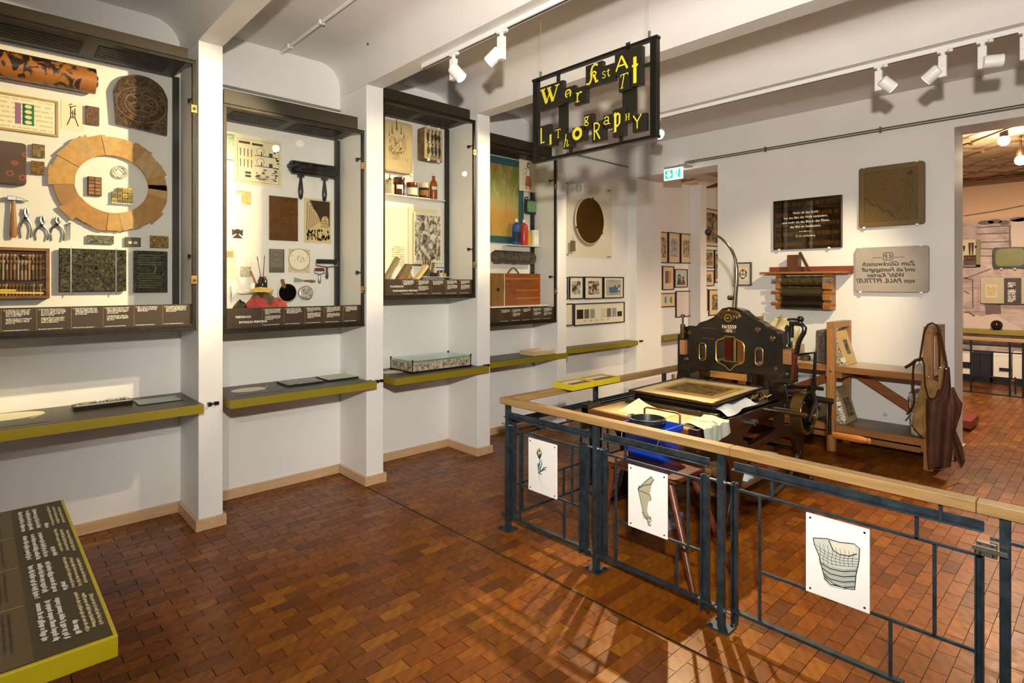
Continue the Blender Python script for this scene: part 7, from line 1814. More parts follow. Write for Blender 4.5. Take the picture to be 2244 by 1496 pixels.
# map stone and advertising stone
def wstone(label, r, mt, th=.05, rad=.03):
    x0, x1, z0, z1 = r
    t = thing('litho_stone', label, 'litho stone', ((x0 + x1) / 2, YW0, z0))
    m = MB(); m.prism(rrect(x0, x1, z0, z1, rad), FW_, .01, .01 + th); m.build('stone', mt, t, bevel=.005)
    clips(t, FW_, [(x0 + .05, z0 - .003, 1), (x1 - .06, z0 - .003, 1), (x0 + .05, z1 + .003, 1), (x1 - .06, z1 + .003, 1)], .012 + th)
    return t
r = yrect(1881.5, 2026, 369, 501, 351, 488, YW0 - .06)
t = wstone('brown litho stone engraved with a map, upper right on the back wall', r, mat('#6f5526', .5, 0, .12, 5)); x0, x1, z0, z1 = r; w = .0606
m = MB(); g = .055; m.flat([(x0 + g, z0 + g), (x1 - g, z0 + g), (x1 - g, z1 - g), (x0 + g, z1 - g)], FW_, w); m.build('map_face', sheet('map', '#6c5427', '#4a3a18', 3, .0, scale=13), t, uv=(FW_, x0, z0, x1 - x0, z1 - z0))
m = MB()
for a, b in (((x0 + g, z0 + g), (x1 - g, z0 + g)), ((x1 - g, z0 + g), (x1 - g, z1 - g)), ((x1 - g, z1 - g), (x0 + g, z1 - g)), ((x0 + g, z1 - g), (x0 + g, z0 + g))): m.stroke([a, b], .003, FW_, w + .0005)
W, H_ = x1 - x0, z1 - z0
m.stroke([(x0 + W * (.1 + .45 * k / 9), z0 + H_ * (.47 - .30 * k / 9 + .03 * math.sin(k * 1.9))) for k in range(10)], .009, FW_, w + .0005)
for k in range(5): m.stroke([(x0 + W * (.75 + .03 * k), z1 - H_ * .14), (x0 + W * (.70 + .03 * k), z0 + H_ * .45), (x0 + W * (.5 + .1 * k), z0 + H_ * .15)], .0025, FW_, w + .0005)
m.flat(wob(ell(x0 + W * .79, z1 - H_ * .17, .025, .02, 9), .008, RG), FW_, w + .0006)
m.build('map_lines', mat('#2e240e', .6), t)
r = yrect(1873.5, 2035, 543, 641, 537, 638.5, YW0 - .06)
t = wstone('grey litho stone with mirrored advertising lettering by Paul Pittius', r, mat('#aa9f94', .6, 0, .14, 5, .1, 80)); x0, x1, z0, z1 = r; w = .0606; W, H_ = x1 - x0, z1 - z0
m = MB()
rx = x1 - W * .165
for k, (s, sz, right, sh) in enumerate((('Zum Glückwunsch', .062, x1 - W * .165, .3), ('und als Festtagsgruß', .058, x1 - W * .165, .3), ("Wähl' Karten", .062, x1 - W * .30, .3), ('von PAUL PITTIUS!', .064, x1 - W * .165, .25))):
    put_text(m, s, sz, FW_.at(right, z1 - H_ * (.42 + .125 * k)), w, 'LEFT', sh, .0014, True, 1.0, .98 if k < 3 else 1.0)
cx, cz = x0 + W * .47, z1 - H_ * .215
m.stroke([(cx - .14, cz - .01), (cx - .055, cz - .01)], .005, FW_, w); m.stroke([(cx + .055, cz - .01), (cx + .14, cz - .01)], .005, FW_, w)
q = rrect(cx - .042, cx + .042, cz - .038, cz + .038, .012, 3); m.stroke(q + q[:2], .006, FW_, w)
m.stroke([(cx - .015, cz - .028), (cx - .015, cz + .024)], .008, FW_, w); m.stroke([(cx - .015 + .0, cz + .022), (cx - .03, cz + .016), (cx - .03, cz + .002), (cx - .015, cz - .002)], .006, FW_, w + .0002)
m.stroke([(cx + .028 * math.cos(a), cz + .026 * math.sin(a)) for a in [-1.2 + i * .24 for i in range(11)]], .006, FW_, w + .0002); m.stroke([(cx + .002 + .016 * math.cos(a), cz + .015 * math.sin(a)) for a in [-1.2 + i * .24 for i in range(11)]], .005, FW_, w + .0002)
m.build('mirrored_lettering', mat('#2f2c27', .6), t)
# small framed cartouche
x0, x1, z0, z1 = yrect(1611, 1648, 575, 625, 574.5, 626.5, YW0)
t = picture('small dark gold framed colour print of a cartouche with a figure', FW_, (x0, x1, z0, z1), mat('#e9dfc6', .6), .014, .025, '#cfc7ba', .24, mat('#5d4c34', .35, .3))
cu, cv = (x0 + x1) / 2, (z0 + z1) / 2; m = MB(); rg = random.Random(3)
for k in range(18):
    a = 2 * math.pi * k / 18; m.cur = k % 4; m.flat(wob(ell(cu + .04 * math.cos(a), cv + .055 * math.sin(a), .012, .012, 7), .004, rg), FW_, .0145 + .0002 * (k % 4))
m.cur = 0; m.flat(ell(cu, cv - .004, .026, .014, 12), FW_, .0156); m.cur = 2; m.flat(ell(cu, cv + .04, .012, .024, 10), FW_, .0158)
m.build('cartouche', [mat('#6d8a84', .6), mat('#2e3428', .6), mat('#9a4f2c', .6), mat('#b59a4e', .6)], t)
# socket
c = PY(1940, 908, YW0); t = thing('wall_socket', 'white wall socket low on the back wall', 'socket', (c.x, YW0, c.z - .04))
m = MB(); m.prism(rrect(c.x - .042, c.x + .042, c.z - .042, c.z + .042, .006), FW_, 0, .010); m.build('cover', M_WHITE, t, bevel=.002)
m = MB(); m.lathe([(.022, .0), (.022, .001)], FW_.p(c.x, c.z, .0102), (0, -1, 0), 20); m.build('well', mat('#cfcdc8', .5), t)
m = MB(); m.lathe([(.003, .0), (.003, .001)], FW_.p(c.x - .009, c.z, .0115), (0, -1, 0), 8); m.lathe([(.003, .0), (.003, .001)], FW_.p(c.x + .009, c.z, .0115), (0, -1, 0), 8); m.build('pin_hole', M_BLACK, t)

# ------------------------------------------------------------------ roller rack
z3 = lambda zx, zy, Y: PY(1660 + zx / 4.4, 340 + zy / 4.4, Y)
YR = 6.62
M_PINE = wood('#b27c42', '#8d5a2a', 'Z', 8, .45, 'pine'); M_PINEX = wood('#ab7038', '#875025', 'X', 8, .45, 'pine')
a, b = z3(18, 1134, YR), z3(860, 1108, YR); zs = (a.z + b.z) / 2
t = thing('roller_rack', 'pine wall rack with top board holding three leather ink rollers', 'rack', ((a.x + b.x) / 2, YW0, zs - .4))
m = MB(); m.box(a.x, b.x, YR, YW0, zs - .022, zs); m.build('top_board', M_PINEX, t, bevel=.003)
m = MB(); m.box(a.x + .03, b.x, YW0 - .02, YW0, zs, zs + .06); m.build('back_strip', wood('#8a4322', '#6d3016', 'X', 8, .45), t, bevel=.002)
YB = 6.74; zb = z3(680, 1490, YB).z
for xa, xb_ in ((195, 240), (645, 722)):
    p, q = z3(xa, 1300, YB).x, z3(xb_, 1300, YB).x
    fr = Fr((p, 0, 0), (0, 1, 0), (0, 0, 1), (1, 0, 0)); hh = zs - .022 - zb
    pts = [(YW0, zs - .022), (6.70, zs - .022)]
    for k in range(3):
        zc = zs - .022 - hh * (.22 + .31 * k); pts += [(6.68, zc + .04), (6.74, zc + .03), (6.74, zc), (6.67, zc - .02)]
    pts += [(6.69, zb), (YW0, zb)]
    m = MB(); m.prism(pts, fr, 0, q - p if q - p < .1 else .09); m.build('side_board', M_PINE, t, bevel=.002)
def ink_roller(label, k, mt, ragged=False):
    zc = z3(440, (1212, 1322, 1432)[k], 6.71).z; xa, xb_ = z3(240, 1300, 6.70).x, z3(632, 1300, 6.70).x; Y = 6.70; r = .058 if k else .055
    t = thing('leather_roller', label, 'ink roller', ((xa + xb_) / 2, Y, zc - r), 'leather ink rollers in the rack')
    m = MB(); m.lathe([(.018, 0), (r, .008)] + [(r * (1 + (.04 * math.sin(i * 2.3) if ragged else 0)), .01 + (xb_ - xa - .02) * i / 12) for i in range(13)] + [(.018, xb_ - xa)], (xa, Y, zc), (1, 0, 0), 20); m.build('roller', mt, t, smooth=True)
    for s, x in ((-1, xa), (1, xb_)):
        if ragged:
            m = MB(); rg = random.Random(5 + s)
            for q in range(4): m.tube([(x, Y - .02, zc + .02 - .012 * q), (x + s * .05, Y - .03 + .01 * q, zc + .015 - .01 * q + rg.uniform(-.01, .01)), (x + s * .11, Y - .03, zc + .01 + rg.uniform(-.03, .02))], [.014, .016, .008], 7)
            m.build('rag_wrap', mat('#8a7d66', .7, 0, .5, 30), t, smooth=True)
        else:
            m = MB(); m.lathe([(.013, 0), (.017, .03), (.013, .06), (.016, .11), (.012, .125)], (x, Y, zc), (s, 0, 0), 12); m.build('handle', mat('#a5622c', .45), t, smooth=True)
ink_roller('top leather roller wrapped with crumpled rags in the pine rack', 0, mat('#211a0b', .35, 0, .5, 40, .8, 40, '#5a4a26'), True)
ink_roller('middle olive leather roller in the pine rack', 1, mat('#3a3216', .42, 0, .2, 14))
ink_roller('bottom dark leather roller in the pine rack', 2, mat('#1a1207', .3, 0, .2, 14))
p, q = z3(302, 1110, 6.75).x, z3(405, 1110, 6.75).x; zt = z3(350, 962, 6.75).z
m = MB(); m.box(p, q, 6.70, 6.80, zs, zt); m.box(p + .02, p + .03, 6.699, 6.70, zs, zt); t = tag(m.build('scraper_block', wood('#6a3a1a', '#46220c', 'Z', 10, .4), bevel=.002), 'upright dark wooden block on the pine rack', 'wood block')
a, b = z3(505, 1098, 6.74), z3(400, 935, 6.74); m = MB(); m.bar((a.x, 6.74, zs + .004), (b.x, 6.76, b.z), .03, .02, (0, 1, 0)); tag(m.build('scraper_stick', wood('#5a3a1c', '#38220f', 'Z', 10, .4), bevel=.003), 'dark stick leaning against the upright block on the rack', 'stick')

# ------------------------------------------------------------------ timber shelf unit with stones
YA, YZ = 6.28, 6.81
xm0, xm1, xr0, xr1, xl0 = -2.045, -1.972, -1.235, -1.165, -2.90
M_TIM = wood('#b07d44', '#8f5e2c', 'Z', 7, .45, 'timber'); M_TIMX = wood('#a5713a', '#835226', 'X', 7, .45, 'timber'); M_TIMY = wood('#b07d44', '#8f5e2c', 'Y', 7, .45, 'timber')
t = thing('timber_shelf', 'orange timber shelf unit for litho stones against the back wall', 'shelf unit', (-2.0, 6.55, 0))
for x0, x1 in ((xm0, xm1), (xr0, xr1), (xl0 - .07, xl0)):
    for y in (YA, YZ - .06): m = MB(); m.box(x0, x1, y, y + .06, 0, 1.24); m.build('post', M_TIM, t, bevel=.003)
    m = MB(); m.box(x0, x1, YA, YZ, 1.24, 1.30); m.build('top_bar', M_TIMY, t, bevel=.003)
for z0, z1, mt in ((.80, .86, M_TIMX), (.205, .27, M_TIMX)):
    m = MB(); m.box(xl0, xr1, YA + .061, YZ, z1 - .012, z1); m.build('shelf_board', wood('#d3bfa6', '#b59a7c', 'X', 5, .35, 'worn_board') if z1 > .5 else wood('#7d6440', '#54401f', 'X', 5, .4, 'worn_board'), t)
    for q in ((xl0, xm0), (xm1, xr0)):
        m = MB(); m.box(q[0], q[1], YA + .03, YA + .06, z0, z1); m.build('front_rail', mt, t, bevel=.002)
    for x0, x1 in ((xm0, xm1), (xr0, xr1)): m = MB(); m.box(x0 - .03, x1 + .05, YA + .06, YZ - .06, z0 - .06, z0); m.build('cross_rail', M_TIMY, t, bevel=.002)
for q in ((xm1, xr0, 1), (xl0, xm0, -1)):
    a, b = ((q[0] + .05, .77), (q[1] - .02, .36)) if q[2] > 0 else ((q[1], .74), (q[0] + .05, .36))
    m = MB(); m.bar((a[0], YZ - .08, a[1]), (b[0], YZ - .08, b[1]), .03, .085); m.build('brace', wood('#9a5a2a', '#7a421a', 'X', 7, .45), t)
m = MB(); m.box(xl0, xr1, YA + .2, YA + .24, .10, .15); m.build('floor_rail', M_TIMX, t)
m = MB(); m.lathe([(.012, 0), (.008, .008)], (xm0 + .035, YA, .81), (0, -1, 0), 10); m.build('bolt', M_STEEL, t)
M_EDGE = mat('#c9bca2', .9, 0, 0, 45, 1.0, 45, '#4a3018')
def sstone(label, x, y0, y1, z0, h, th, tilt, face, edge=M_EDGE, art=None, txt=None):
    t = thing('litho_stone', label, 'litho stone', (x, (y0 + y1) / 2, z0))
    n = Vector((math.cos(tilt), 0, math.sin(tilt))); up = Vector((-math.sin(tilt), 0, math.cos(tilt)))
    fr = Fr((x, y0, z0 + th * math.sin(abs(tilt)) * 0), (0, 1, 0), up, n)
    m = MB(); m.prism(rrect(0, y1 - y0, 0, h, .02), fr, -th, 0); m.build('stone', edge, t, bevel=.004)
    m = MB(); m.prism(rrect(.004, y1 - y0 - .004, .004, h - .004, .018), fr, 0, .0012); m.build('face', face, t)
    if art:
        m = MB(); a, b, c, d = art[0]; m.flat([(a, c), (b, c), (b, d), (a, d)], fr, .0018); m.build('drawing', art[1], t, uv=(fr, a, c, b - a, d - c))
    if txt:
        fe = Fr(fr.p(0, 0, 0), -n, up, (0, -1, 0)); m = MB(); put_text(m, txt, .055, Fr(fr.p(-.002, h * .10, -th * .28), up, n, (0, -1, 0)), .004, bold=.003); m.build('edge_lettering', mat('#efe9dc', .7), t)
    return t
z4 = lambda zx, zy, Y: PY(1700 + zx / 4.1545, 680 + zy / 4.1545, Y)
M_SF = mat('#c9a970', .6, 0, .1, 8)
b = z4(640, 500, 6.36); sstone('pale litho stone with a small bird drawing on the upper timber shelf', b.x, 6.36, 6.72, .862, .36, .085, .30, M_SF, txt='45', art=((.14, .27, .10, .27), sheet('etch', '#c9a970', '#2f2517', 3, .06, scale=3, thr=.56)))
b = z4(622, 1040, 6.38); sstone('litho stone with a dark figure scene and painted numbers on its edge', b.x + .02, 6.38, 6.74, .272, .36, .095, .28, mat('#a48a60', .6, 0, .1, 8), art=((.10, .30, .05, .25), sheet('etch', '#9c8158', '#33291a', 6, .03, scale=4, thr=.52)), txt='47/10/ III')
b = z4(445, 480, 6.40); sstone('dark grey litho stone standing left of the middle timber post', b.x, 6.40, 6.75, .862, .34, .085, .0, mat('#6d6458', .7, 0, .2, 20), mat('#6b6156', .9, 0, .4, 45, .9, 45, '#3a332b'))
b = z4(1335, 1150, 6.40); sstone('rough white edged litho stone behind the leather apron on the lower shelf', b.x, 6.39, 6.74, .272, .40, .085, .06, mat('#8a8478', .7), M_EDGE)
for k, (x, lab) in enumerate(((-2.30, 'pale stone block on the lower shelf behind the gear wheel'), (-2.62, 'second pale stone block on the lower shelf, farther left'))):
    m = MB(); m.prism(rrect(x - .12, x + .12, 6.42, 6.72, .02), FZ(0), .272, .272 + .14); tag(m.build('stone_block', mat('#b7a283', .8, 0, .25, 12, .5, 40), bevel=.006), lab, 'stone block')
for k, (x, r, h, hx, lab) in enumerate(((PY(1740, 790, 6.55).x, .035, .11, '#7a5a34', 'brown cone shaped spool on the upper timber shelf'), (PY(1765, 790, 6.55).x, .05, .06, '#4d3b26', 'low dark tin on the upper timber shelf'))):
    jar('spool', lab, 'spool', x, 6.55, .862, r, h, mat(hx, .6), [(r, 0), (r * .95, h * .3), (r * .6, h)] if k == 0 else None)
drape('newspaper', 'crumpled white paper lying on the upper timber shelf', 'paper', cloth(lambda u, v: (-2.80 + .40 * u, 6.345 + .12 * v, .866 + .02 * math.sin(9 * u + 4 * v) ** 2 + .01 * math.sin(17 * v) ** 2), 16, 12), mat('#d6d8d6', .7, 0, .2, 30), 5)
# bedding of paper and a timber trestle behind the press
m = lump('x', '', '', (-2.62, 6.60, 1.02), .22, .14, .26, None, 41, 22)
m.box(-2.86, -2.42, 6.48, 6.74, .862, 1.02)
tag(m.build('paper_pile', mat('#d9cfae', .8, 0, .25, 14, .8, 14, '#b9a56a'), smooth=60), 'pile of crumpled cream paper on the timber shelf behind the press', 'paper pile')
# drawer cabinet behind the press
t = thing('drawer_cabinet', 'red brown drawer cabinet glimpsed through the press opening', 'cabinet', (-3.2, 6.5, 0))
m = MB(); m.box(-3.54, -3.06, 6.15, 6.80, .06, 1.12); m.build('body', wood('#6d2c16', '#4c1a0a', 'X', 7, .35), t, bevel=.004)
for k in range(6):
    m = MB(); z = .12 + .165 * k; m.box(-3.52, -3.08, 6.135, 6.15, z, z + .15); d = m.build('drawer', wood('#7d351a', '#5c220e', 'X', 7, .35), t, bevel=.002)
    m = MB(); m.tube([(-3.37, 6.13, z + .075), (-3.36, 6.105, z + .075), (-3.24, 6.105, z + .075), (-3.23, 6.13, z + .075)], .007, 6); m.build('handle', M_DSTEEL, d, smooth=True)
m = MB(); m.box(-3.56, -3.04, 6.12, 6.82, 1.12, 1.145); m.build('top', wood('#8a4a22', '#6a3014', 'X', 7, .35), t, bevel=.003)
jar('glass_jar', 'small glass jar on the drawer cabinet', 'jar', -3.25, 6.4, 1.146, .05, .12, mat('#b8b09a', .1), lid=.02, lmt=M_DSTEEL)

# ------------------------------------------------------------------ leather apron
ap = thing('leather_apron', 'brown leather apron with long straps hanging from the timber shelf end', 'apron', (-1.15, 6.2, .03))
M_LEA = mat('#552a12', .6, 0, .35, 7, .25, 40, '#331708'); M_SUE = mat('#a8834a', .85, 0, .3, 8, .3, 40, '#6e4f26'); M_EDG = mat('#6d3c1c', .5)
def panel(name, L, R, Y, mt, amp=.012, ph=0.0, th=.006, n=10, slope=0.0):
    k = len(L); vs = []
    for side in (0, 1):
        for i in range(k):
            for j in range(n + 1):
                f = j / n; a = z4(L[i][0] * (1 - f) + R[i][0] * f, L[i][1] * (1 - f) + R[i][1] * f, Y)
                w = amp * math.sin(3.2 * math.pi * f + ph + i * .5) * (.3 + i / k) + slope * f
                vs.append((a.x, Y + w + side * th, a.z))
    N = k * (n + 1); fs = []
    for i in range(k - 1):
        for j in range(n):
            q = i * (n + 1) + j
            fs += [(q, q + 1, q + n + 2, q + n + 1), (N + q, N + q + n + 1, N + q + n + 2, N + q + 1)]
    for i in range(k - 1):
        for e in (0, n):
            q = i * (n + 1) + e; fs.append((q, q + n + 1, N + q + n + 1, N + q))
    for j in range(n):
        fs.append((j, j + 1, N + j + 1, N + j)); q = (k - 1) * (n + 1) + j; fs.append((q, q + 1, N + q + 1, N + q))
    m = MB(); m.add(vs, fs); return m.build(name, mt, ap, smooth=50)
panel('suede_inside', [(1345, 590), (1318, 680), (1290, 800), (1255, 920), (1235, 1030), (1290, 1105), (1350, 1160)], [(1470, 650), (1478, 710), (1450, 790), (1412, 850), (1395, 950), (1390, 1060), (1385, 1165)], 6.215, M_SUE, .012, 1)
panel('suede_inside', [(1490, 500), (1480, 560), (1478, 650), (1465, 720)], [(1535, 500), (1530, 560), (1520, 650), (1495, 720)], 6.20, M_SUE, .004, 1)
panel('front_panel', [(1528, 520), (1520, 600), (1495, 720), (1440, 795), (1372, 800), (1368, 950), (1372, 1150), (1376, 1300), (1390, 1435)], [(1582, 515), (1590, 600), (1598, 720), (1602, 800), (1604, 880), (1606, 1000), (1606, 1150), (1606, 1290), (1590, 1425)], 6.165, M_LEA, .016, 0)
panel('side_flap', [(1596, 700), (1602, 800), (1604, 900), (1600, 1000), (1598, 1080), (1602, 1200), (1640, 1330), (1690, 1432)], [(1606, 710), (1645, 800), (1686, 862), (1668, 960), (1640, 1040), (1618, 1110), (1680, 1260), (1704, 1400)], 6.185, mat('#5d2f15', .6, 0, .35, 7, .25, 40), .02, 1.2, slope=.08)
def strap(pts, w, mt, Y, nm='strap'):
    P = [z4(a, b, Y) for a, b in pts]; m = MB(); m.tube([(p.x, Y + .012 * math.sin(i * .8), p.z) for i, p in enumerate(P)], w * (1.5 if nm != 'hem' else 1), 8, flat=.35); m.build(nm, mt, ap, smooth=True)
strap([(1310, 460), (1320, 380), (1335, 280), (1352, 190), (1385, 128), (1425, 112), (1465, 130), (1490, 180), (1510, 270), (1530, 370), (1548, 470), (1556, 525)], .014, mat('#4a2312', .45), 6.19)
strap([(1385, 135), (1425, 118), (1462, 140), (1480, 200), (1492, 320), (1496, 430), (1494, 530)], .010, mat('#2a150b', .45), 6.22)
strap([(1178, 520), (1230, 490), (1270, 455), (1330, 440)], .026, mat('#3d1c0f', .5), 6.17, 'strap_end')
strap([(1275, 460), (1252, 500), (1246, 600), (1250, 700), (1262, 790), (1262, 850), (1235, 895), (1195, 945)], .009, mat('#3d1c0f', .5), 6.16)
strap([(1330, 445), (1352, 500), (1352, 600), (1360, 690), (1385, 780), (1410, 800)], .010, mat('#3d1c0f', .5), 6.16)
for q in ((1548, 532), (1388, 608), (1494, 525)):
    p = z4(*q, 6.155); m = MB(); m.lathe([(.009, 0), (.008, .004), (.003, .006)], (p.x, 6.158, p.z), (0, -1, 0), 10); m.build('rivet', M_STEEL, ap, smooth=True)
strap([(1390, 1435), (1480, 1448), (1560, 1432), (1592, 1426)], .008, M_EDG, 6.16, 'hem'); strap([(1370, 800), (1366, 950), (1370, 1150), (1375, 1300), (1390, 1435)], .007, M_EDG, 6.155, 'hem')
# ================================================================== THE ROOM BEHIND, SEEN THROUGH THE RIGHT OPENING
YM = 13.10; FM = FB(YM)
m = MB(); m.box(-5.1, 3.2, YM, 13.3, 0, 3.7); wf = struct(m.build('wall_far', mat('#d8b694', .6)))
# photographic mural print
mx0, mx1 = -3.6, 1.6; mz1 = PY(2112, 412, YM).z; mzb = PY(2180, 470, YM).z
def mural_mat():
    q = NT('mural'); uv, u, v = uvs(q)
    n = q.noise(q.map(uv, (5, 3, 1)), 3, 6, .6, .8); h = q.noise(q.map(uv, (4, 40, 1)), 3, 3, .6)
    f = q.ma('ADD', q.ma('MULTIPLY', n, .7), q.ma('MULTIPLY', h, .3))
    lo = q.ramp(f, [(.38, '#8d7670'), (.5, '#b39a92'), (.62, '#c9b3a8')])
    c = q.mix(q.ramp(v, [(.80, 0.0), (.84, 1.0)]), lo, '#e0b48c')
    return q.fin(c, .6)
m = MB(); m.fbox(FM, mx0, mx1, .05, mz1, .001, .004); t = tag(m.build('mural', mural_mat(), uv=(FM, mx0, .05, mx1 - mx0, mz1 - .05)), 'faded photographic mural of an old workshop on the far wall', 'mural')
def fp(zx, zy, Y=YM): q = PY(2100 + zx / 2.489, 380 + zy / 2.489, Y); return (q.x, q.z)
m = MB(); w = .0052
m.cur = 0
for a, b in (((100, 295), (280, 285)), ((100, 330), (280, 325)), ((100, 375), (280, 372)), ((120, 410), (285, 412)), ((120, 450), (285, 452)), ((280, 285), (283, 420)), ((30, 232), (205, 205)), ((205, 205), (358, 175)), ((30, 575), (180, 520)), ((30, 640), (60, 655)), ((78, 580), (80, 735)), ((35, 570), (78, 580)), ((140, 715), (358, 712))): m.stroke([fp(*a), fp(*b)], .02, FM, w)
for a in ((150, 268, 45, 10), (200, 262, 40, 10), (250, 268, 30, 10), (330, 250, 50, 14)): m.flat(ell(*fp(a[0], a[1]), .10 * a[2] / 40, .04, 12), FM, w)
m.cur = 1; m.flat([fp(30, 745), fp(120, 780), fp(195, 765), (fp(358, 855)), fp(30, 855)], FM, w + .0004); m.flat([fp(290, 255), fp(358, 240), fp(358, 400), fp(290, 400)], FM, w)
m.cur = 0; m.stroke([fp(30, 755), fp(60, 758), fp(90, 778)], .03, FM, w + .0008); m.flat([fp(145, 718), fp(230, 715), fp(235, 765), fp(150, 770)], FM, w)
m.build('workshop_scene', [mat('#6d5650', .6), mat('#d4bcae', .6)], t)
# tool showcase
def fbox_thing(name, label, cat, q, dep=.06):
    x0, z1 = fp(q[0], q[2]); x1, z0 = fp(q[1], q[3]); return thing(name, label, cat, ((x0 + x1) / 2, YM - .01, z0)), x0, x1, z0, z1
t, x0, x1, z0, z1 = fbox_thing('tool_showcase', 'pale wall case with small engraving tools on the far mural', 'case', (-30, 122, 366, 507))
m = MB(); m.fbox(FM, x0, x1, z0, z1, .012, .06); m.build('box', mat('#c9b389', .5), t, bevel=.004)
m = MB(); m.fbox(FM, x1 - .06, x1, z0, z1, .06, .075); m.fbox(FM, x0, x1, z0, z0 + .03, .06, .075); m.build('edge_strip', mat('#7d7350', .5), t)
for px, a, b in ((35, 395, 425), (66, 378, 455), (82, 378, 450), (100, 395, 410)):
    u, v1 = fp(px, a); _, v0 = fp(px, b); m = MB(); m.tube([FM.p(u, v1, .07), FM.p(u, (v1 + v0) / 2, .07), FM.p(u, v0, .07)], [.018, .014, .006], 8); m.build('tool', mat('#3d2a18', .5), t, smooth=True)
u0, v1 = fp(34, 477); u1, v0 = fp(102, 496); m = MB(); m.fbox(FM, u0, u1, v0, v1, .06, .10); tb = m.build('tool_block', mat('#4a2a18', .5), t)
for k in range(5): u = u0 + (u1 - u0) * (k + .5) / 5; m = MB(); m.lathe([(.02, 0), (.012, .06), (.02, .08), (.01, .10)], FM.p(u, v1, .08), (0, 0, 1), 8); m.build('stamp', mat('#4a2a18', .5), tb, smooth=True)
t, x0, x1, z0, z1 = fbox_thing('green_stone', 'olive green litho stone with black rim on the far mural', 'litho stone', (190, 380, 404, 516))
m = MB(); m.prism(wob(rrect(x0, x1, z0, z1, .06), .012, RG), FM, .012, .07); m.build('rim', mat('#151c10', .4), t)
m = MB(); m.prism(rrect(x0 + .04, x1 - .04, z0 + .04, z1 - .03, .07), FM, .07, .078); m.build('face', mat('#7a6f1e', .4, 0, .25, 4, 0, 60, '#5d6424'), t)
clips(t, FM, [(x0 + .12, z0 - .005, 1), (x1 - .16, z0 - .005, 1)], .085)
t, x0, x1, z0, z1 = fbox_thing('open_display', 'open pale display folder with a small letter and a dark text page', 'display', (124, 400, 566, 712))
m = MB(); m.fbox(FM, x0, x1, z0, z1, .012, .05); m.build('folder', mat('#b8a98c', .5), t, bevel=.004)
a = fp(152, 606); b = fp(215, 676); m = MB(); m.fbox(FM, a[0], b[0], b[1], a[1], .05, .053); m.build('letter', sheet('text', '#d9c39a', '#8a7346', 4, .1, lines=8), t, uv=(FM, a[0], b[1], b[0] - a[0], a[1] - b[1]))
a = fp(252, 570); b = fp(346, 709); m = MB(); m.fbox(FM, a[0], b[0], b[1], a[1], .05, .056); pg = m.build('text_page', mat('#3a291c', .5), t); m = MB(); rg = random.Random(2)
scribble(m, FM, a[0] + .05, b[0] - .05, a[1] - .20, 8, .028, rg, .0575); scribble(m, FM, a[0] + .05, b[0] - .05, a[1] - .08, 3, .03, rg, .0575); tag(m.build('lettering', M_INKW, pg), kind='stuff')
# shelf with sphere
YS2 = 12.80
a, b = PY(2108, 720, YS2), PY(2244, 727, YS2); zt = (a.z + b.z) / 2; zl = PY(2180, 733, YS2).z
reading_shelf_z = zt
m = MB(); m.box(-3.6, 1.6, YS2, YM - .01, zl, zt); tag(m.build('far_shelf', M_OLIVE, bevel=.003), 'long olive shelf below the far mural', 'shelf')
c = PY(2184, 716, YS2 + .12); m = MB(); m.sphere((c.x, YS2 + .12, zt + .085), .085, 18); t = tag(m.build('dark_sphere', mat('#2a1c10', .15, .3), smooth=True), 'dark glossy sphere on the far olive shelf', 'sphere'); m = MB(); m.lathe([(.07, 0), (.05, .02)], (c.x, YS2 + .12, zt), (0, 0, 1), 16); m.build('foot', M_BLACK, t)
# cabinets and stools below
for k, (xl, xr, hx, lab) in enumerate(((2090, 2128, '#e9dfd0', 'white cabinet at the left under the far shelf'), (2130, 2172, '#0d0d0f', 'black panel cabinet under the far shelf'), (2175, 2212, '#eae1d3', 'white cabinet with black handle under the far shelf'), (2219, 2250, '#eae1d3', 'white cabinet at the right edge under the far shelf'))):
    x0, x1 = PY(xl, 800, 12.4).x, PY(xr, 800, 12.4).x; z1 = PY(xl, 771, 12.4).z; z0 = .12
    t = thing('cabinet', lab, 'cabinet', ((x0 + x1) / 2, 12.6, 0)); m = MB(); m.box(x0, x1, 12.4, 12.75, z0, z1); m.build('body', mat(hx, .4), t, bevel=.004)
    m = MB(); m.box(x0 + .02, x1 - .02, 12.44, 12.72, 0, z0); m.build('plinth', M_BLACK, t)
    if k in (0, 2): m = MB(); c = (x0 + x1) / 2 + (.06 if k == 2 else .04); m.box(c - .08, c + .08, 12.38, 12.4, z1 - .30 if k == 2 else z0 + .12, z1 - .25 if k == 2 else z0 + .22); m.build('handle', M_BLACK, t)
# far fence
M_FAR = mat('#121820', .4, .5); YF2 = 11.28; t = thing('far_fence', 'dark steel barrier with oak rail in the room behind', 'fence', (-1.2, YF2, 0))
def fz2(px, py): return PY(px, py, YF2)
zr = fz2(2180, 743).z; m = MB(); m.box(-3.4, 1.4, YF2 - .04, YF2 + .04, zr - .03, zr + .02); m.build('handrail', M_OAKX, t, bevel=.004)
for py in (757, 771, 826, 864): z = fz2(2180, py).z; m = MB(); m.box(-3.4, 1.4, YF2 - .01, YF2 + .01, z - .009, z + .009); m.build('crossbar', M_FAR, t)
for px in (2128, 2213, 2242): p = fz2(px, 800); m = MB(); m.box(p.x - .012, p.x + .012, YF2 - .012, YF2 + .012, 0, zr - .03); m.build('post', M_FAR, t)
for px, a, b in ((2175, 771, 826), (2150, 771, 826), (2225, 826, 864)): p = fz2(px, a); q = fz2(px, b); m = MB(); m.box(p.x - .009, p.x + .009, YF2 - .009, YF2 + .009, q.z, p.z); m.build('spindle', M_FAR, t)
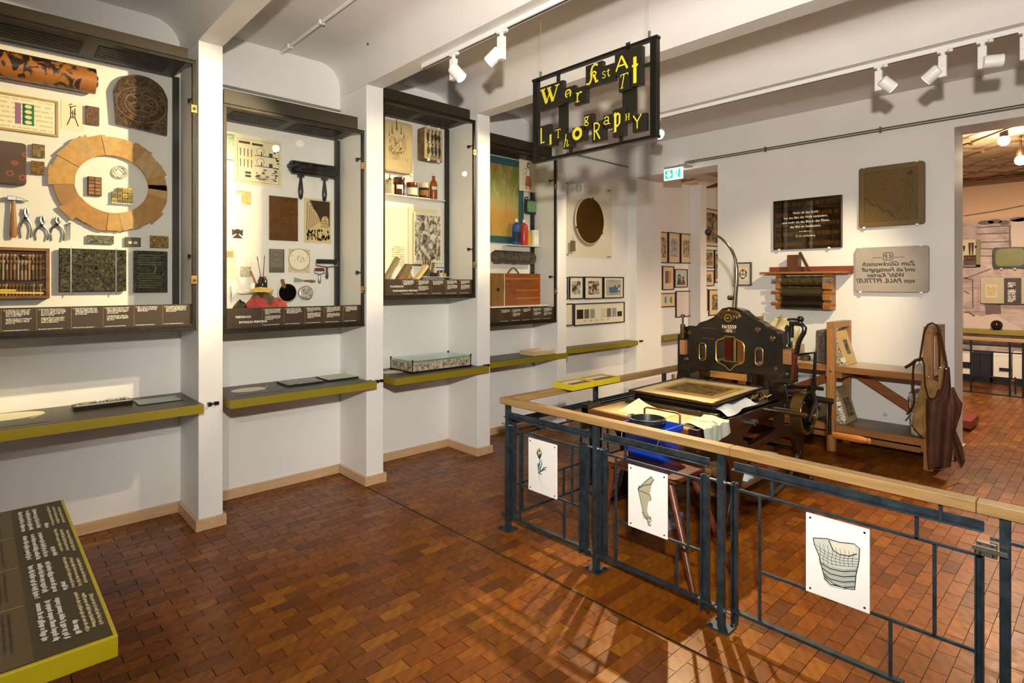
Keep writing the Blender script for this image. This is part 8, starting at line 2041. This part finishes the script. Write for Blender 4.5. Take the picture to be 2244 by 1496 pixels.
# red box on the floor behind the wall
p = PZ(2121, 945); m = MB(); m.box(p.x - .30, p.x + .03, p.y, p.y + .5, .03, .12); t = tag(m.build('red_box', mat('#7a2418', .4), bevel=.004), 'red box on wheels just inside the right opening', 'box'); m = MB(); m.cyl((p.x - .02, p.y + .08, .03), (p.x + .02, p.y + .08, .03), .03, n=12); m.build('wheel', M_STEEL, t, smooth=True)
# ceiling lattice of conduits and bulbs
ZC = 3.50; M_CON = mat('#8a6a44', .5, .3)
lat = thing('ceiling_lattice', 'lattice of thin brown conduits on the ceiling of the room behind', 'conduits', (-1, 10, ZC))
z5 = lambda zx, zy: PZ(2040 + zx / 4.676, 240 + zy / 4.676, ZC)
for y in (330, 420, 505, 575, 640, 700):
    a, b = z5(327, y), z5(954, y * 1.0 - (0 if y > 400 else 5)); d = (b - a); m = MB(); m.cyl(a - d * .3, b + d * .4, .011, n=6); m.build('conduit', M_CON, lat)
for p, q in (((327, 365), (954, 130)), ((327, 490), (954, 290)), ((327, 585), (954, 410)), ((327, 680), (954, 500)), ((327, 740), (954, 600))):
    a, b = z5(*p), z5(*q); d = b - a; m = MB(); m.cyl(a - d * .2, b + d * .3, .012, n=6); m.build('conduit', M_CON, lat)
for q in ((425, 332), (535, 425), (625, 508), (370, 577), (705, 574), (458, 643), (780, 645)):
    a = z5(*q); m = MB(); m.lathe([(.045, 0), (.045, .03), (.02, .05)], (a.x, a.y, ZC + .01), (0, 0, -1), 10); m.build('junction_box', M_CON, lat)
for k, (q, lab) in enumerate((((748, 300), 'glowing bare bulb under the far ceiling, left one'), ((920, 500), 'glowing bare bulb under the far ceiling, right one'), ((925, 320), 'small glowing bulb farther back under the far ceiling'))):
    Yb = (9.2, 9.6, 11.5)[k]; c = PY(2040 + q[0] / 4.676, 240 + q[1] / 4.676 + 4, Yb)
    t = thing('light_bulb', lab, 'light bulb', (c.x, Yb, c.z - .07), 'bare bulbs in the room behind')
    m = MB(); m.sphere((c.x, Yb, c.z), .062 if k < 2 else .05, 16); m.build('bulb', emis('#ffe2b0', 9), t, smooth=True)
    m = MB(); m.lathe([(.04, 0), (.045, .04), (.03, .09), (.012, .10), (.012, max(.11, 3.55 - c.z - .05))], (c.x, Yb, c.z + .05), (0, 0, 1), 12); m.build('socket', mat('#4a3218', .4), t, smooth=True)
    spot((c.x, Yb, c.z - .10), (c.x - .2, Yb + .8, 0), 170, 165, .5, (1, .82, .62), .06); bulb((c.x, Yb, c.z - .12), 16, (1, .80, .55), .06)
# cornice pipes where the far ceiling meets the wall
m = MB(); zc = PY(2112, 402, YM - .1).z
m.box(-5, 1.6, YM - .12, YM - .005, zc - .05, zc + .05); m.cyl((-5, YM - .16, zc), (1.6, YM - .16, zc), .03, n=8); struct(m.build('trim_2', mat('#8a5a34', .5)))
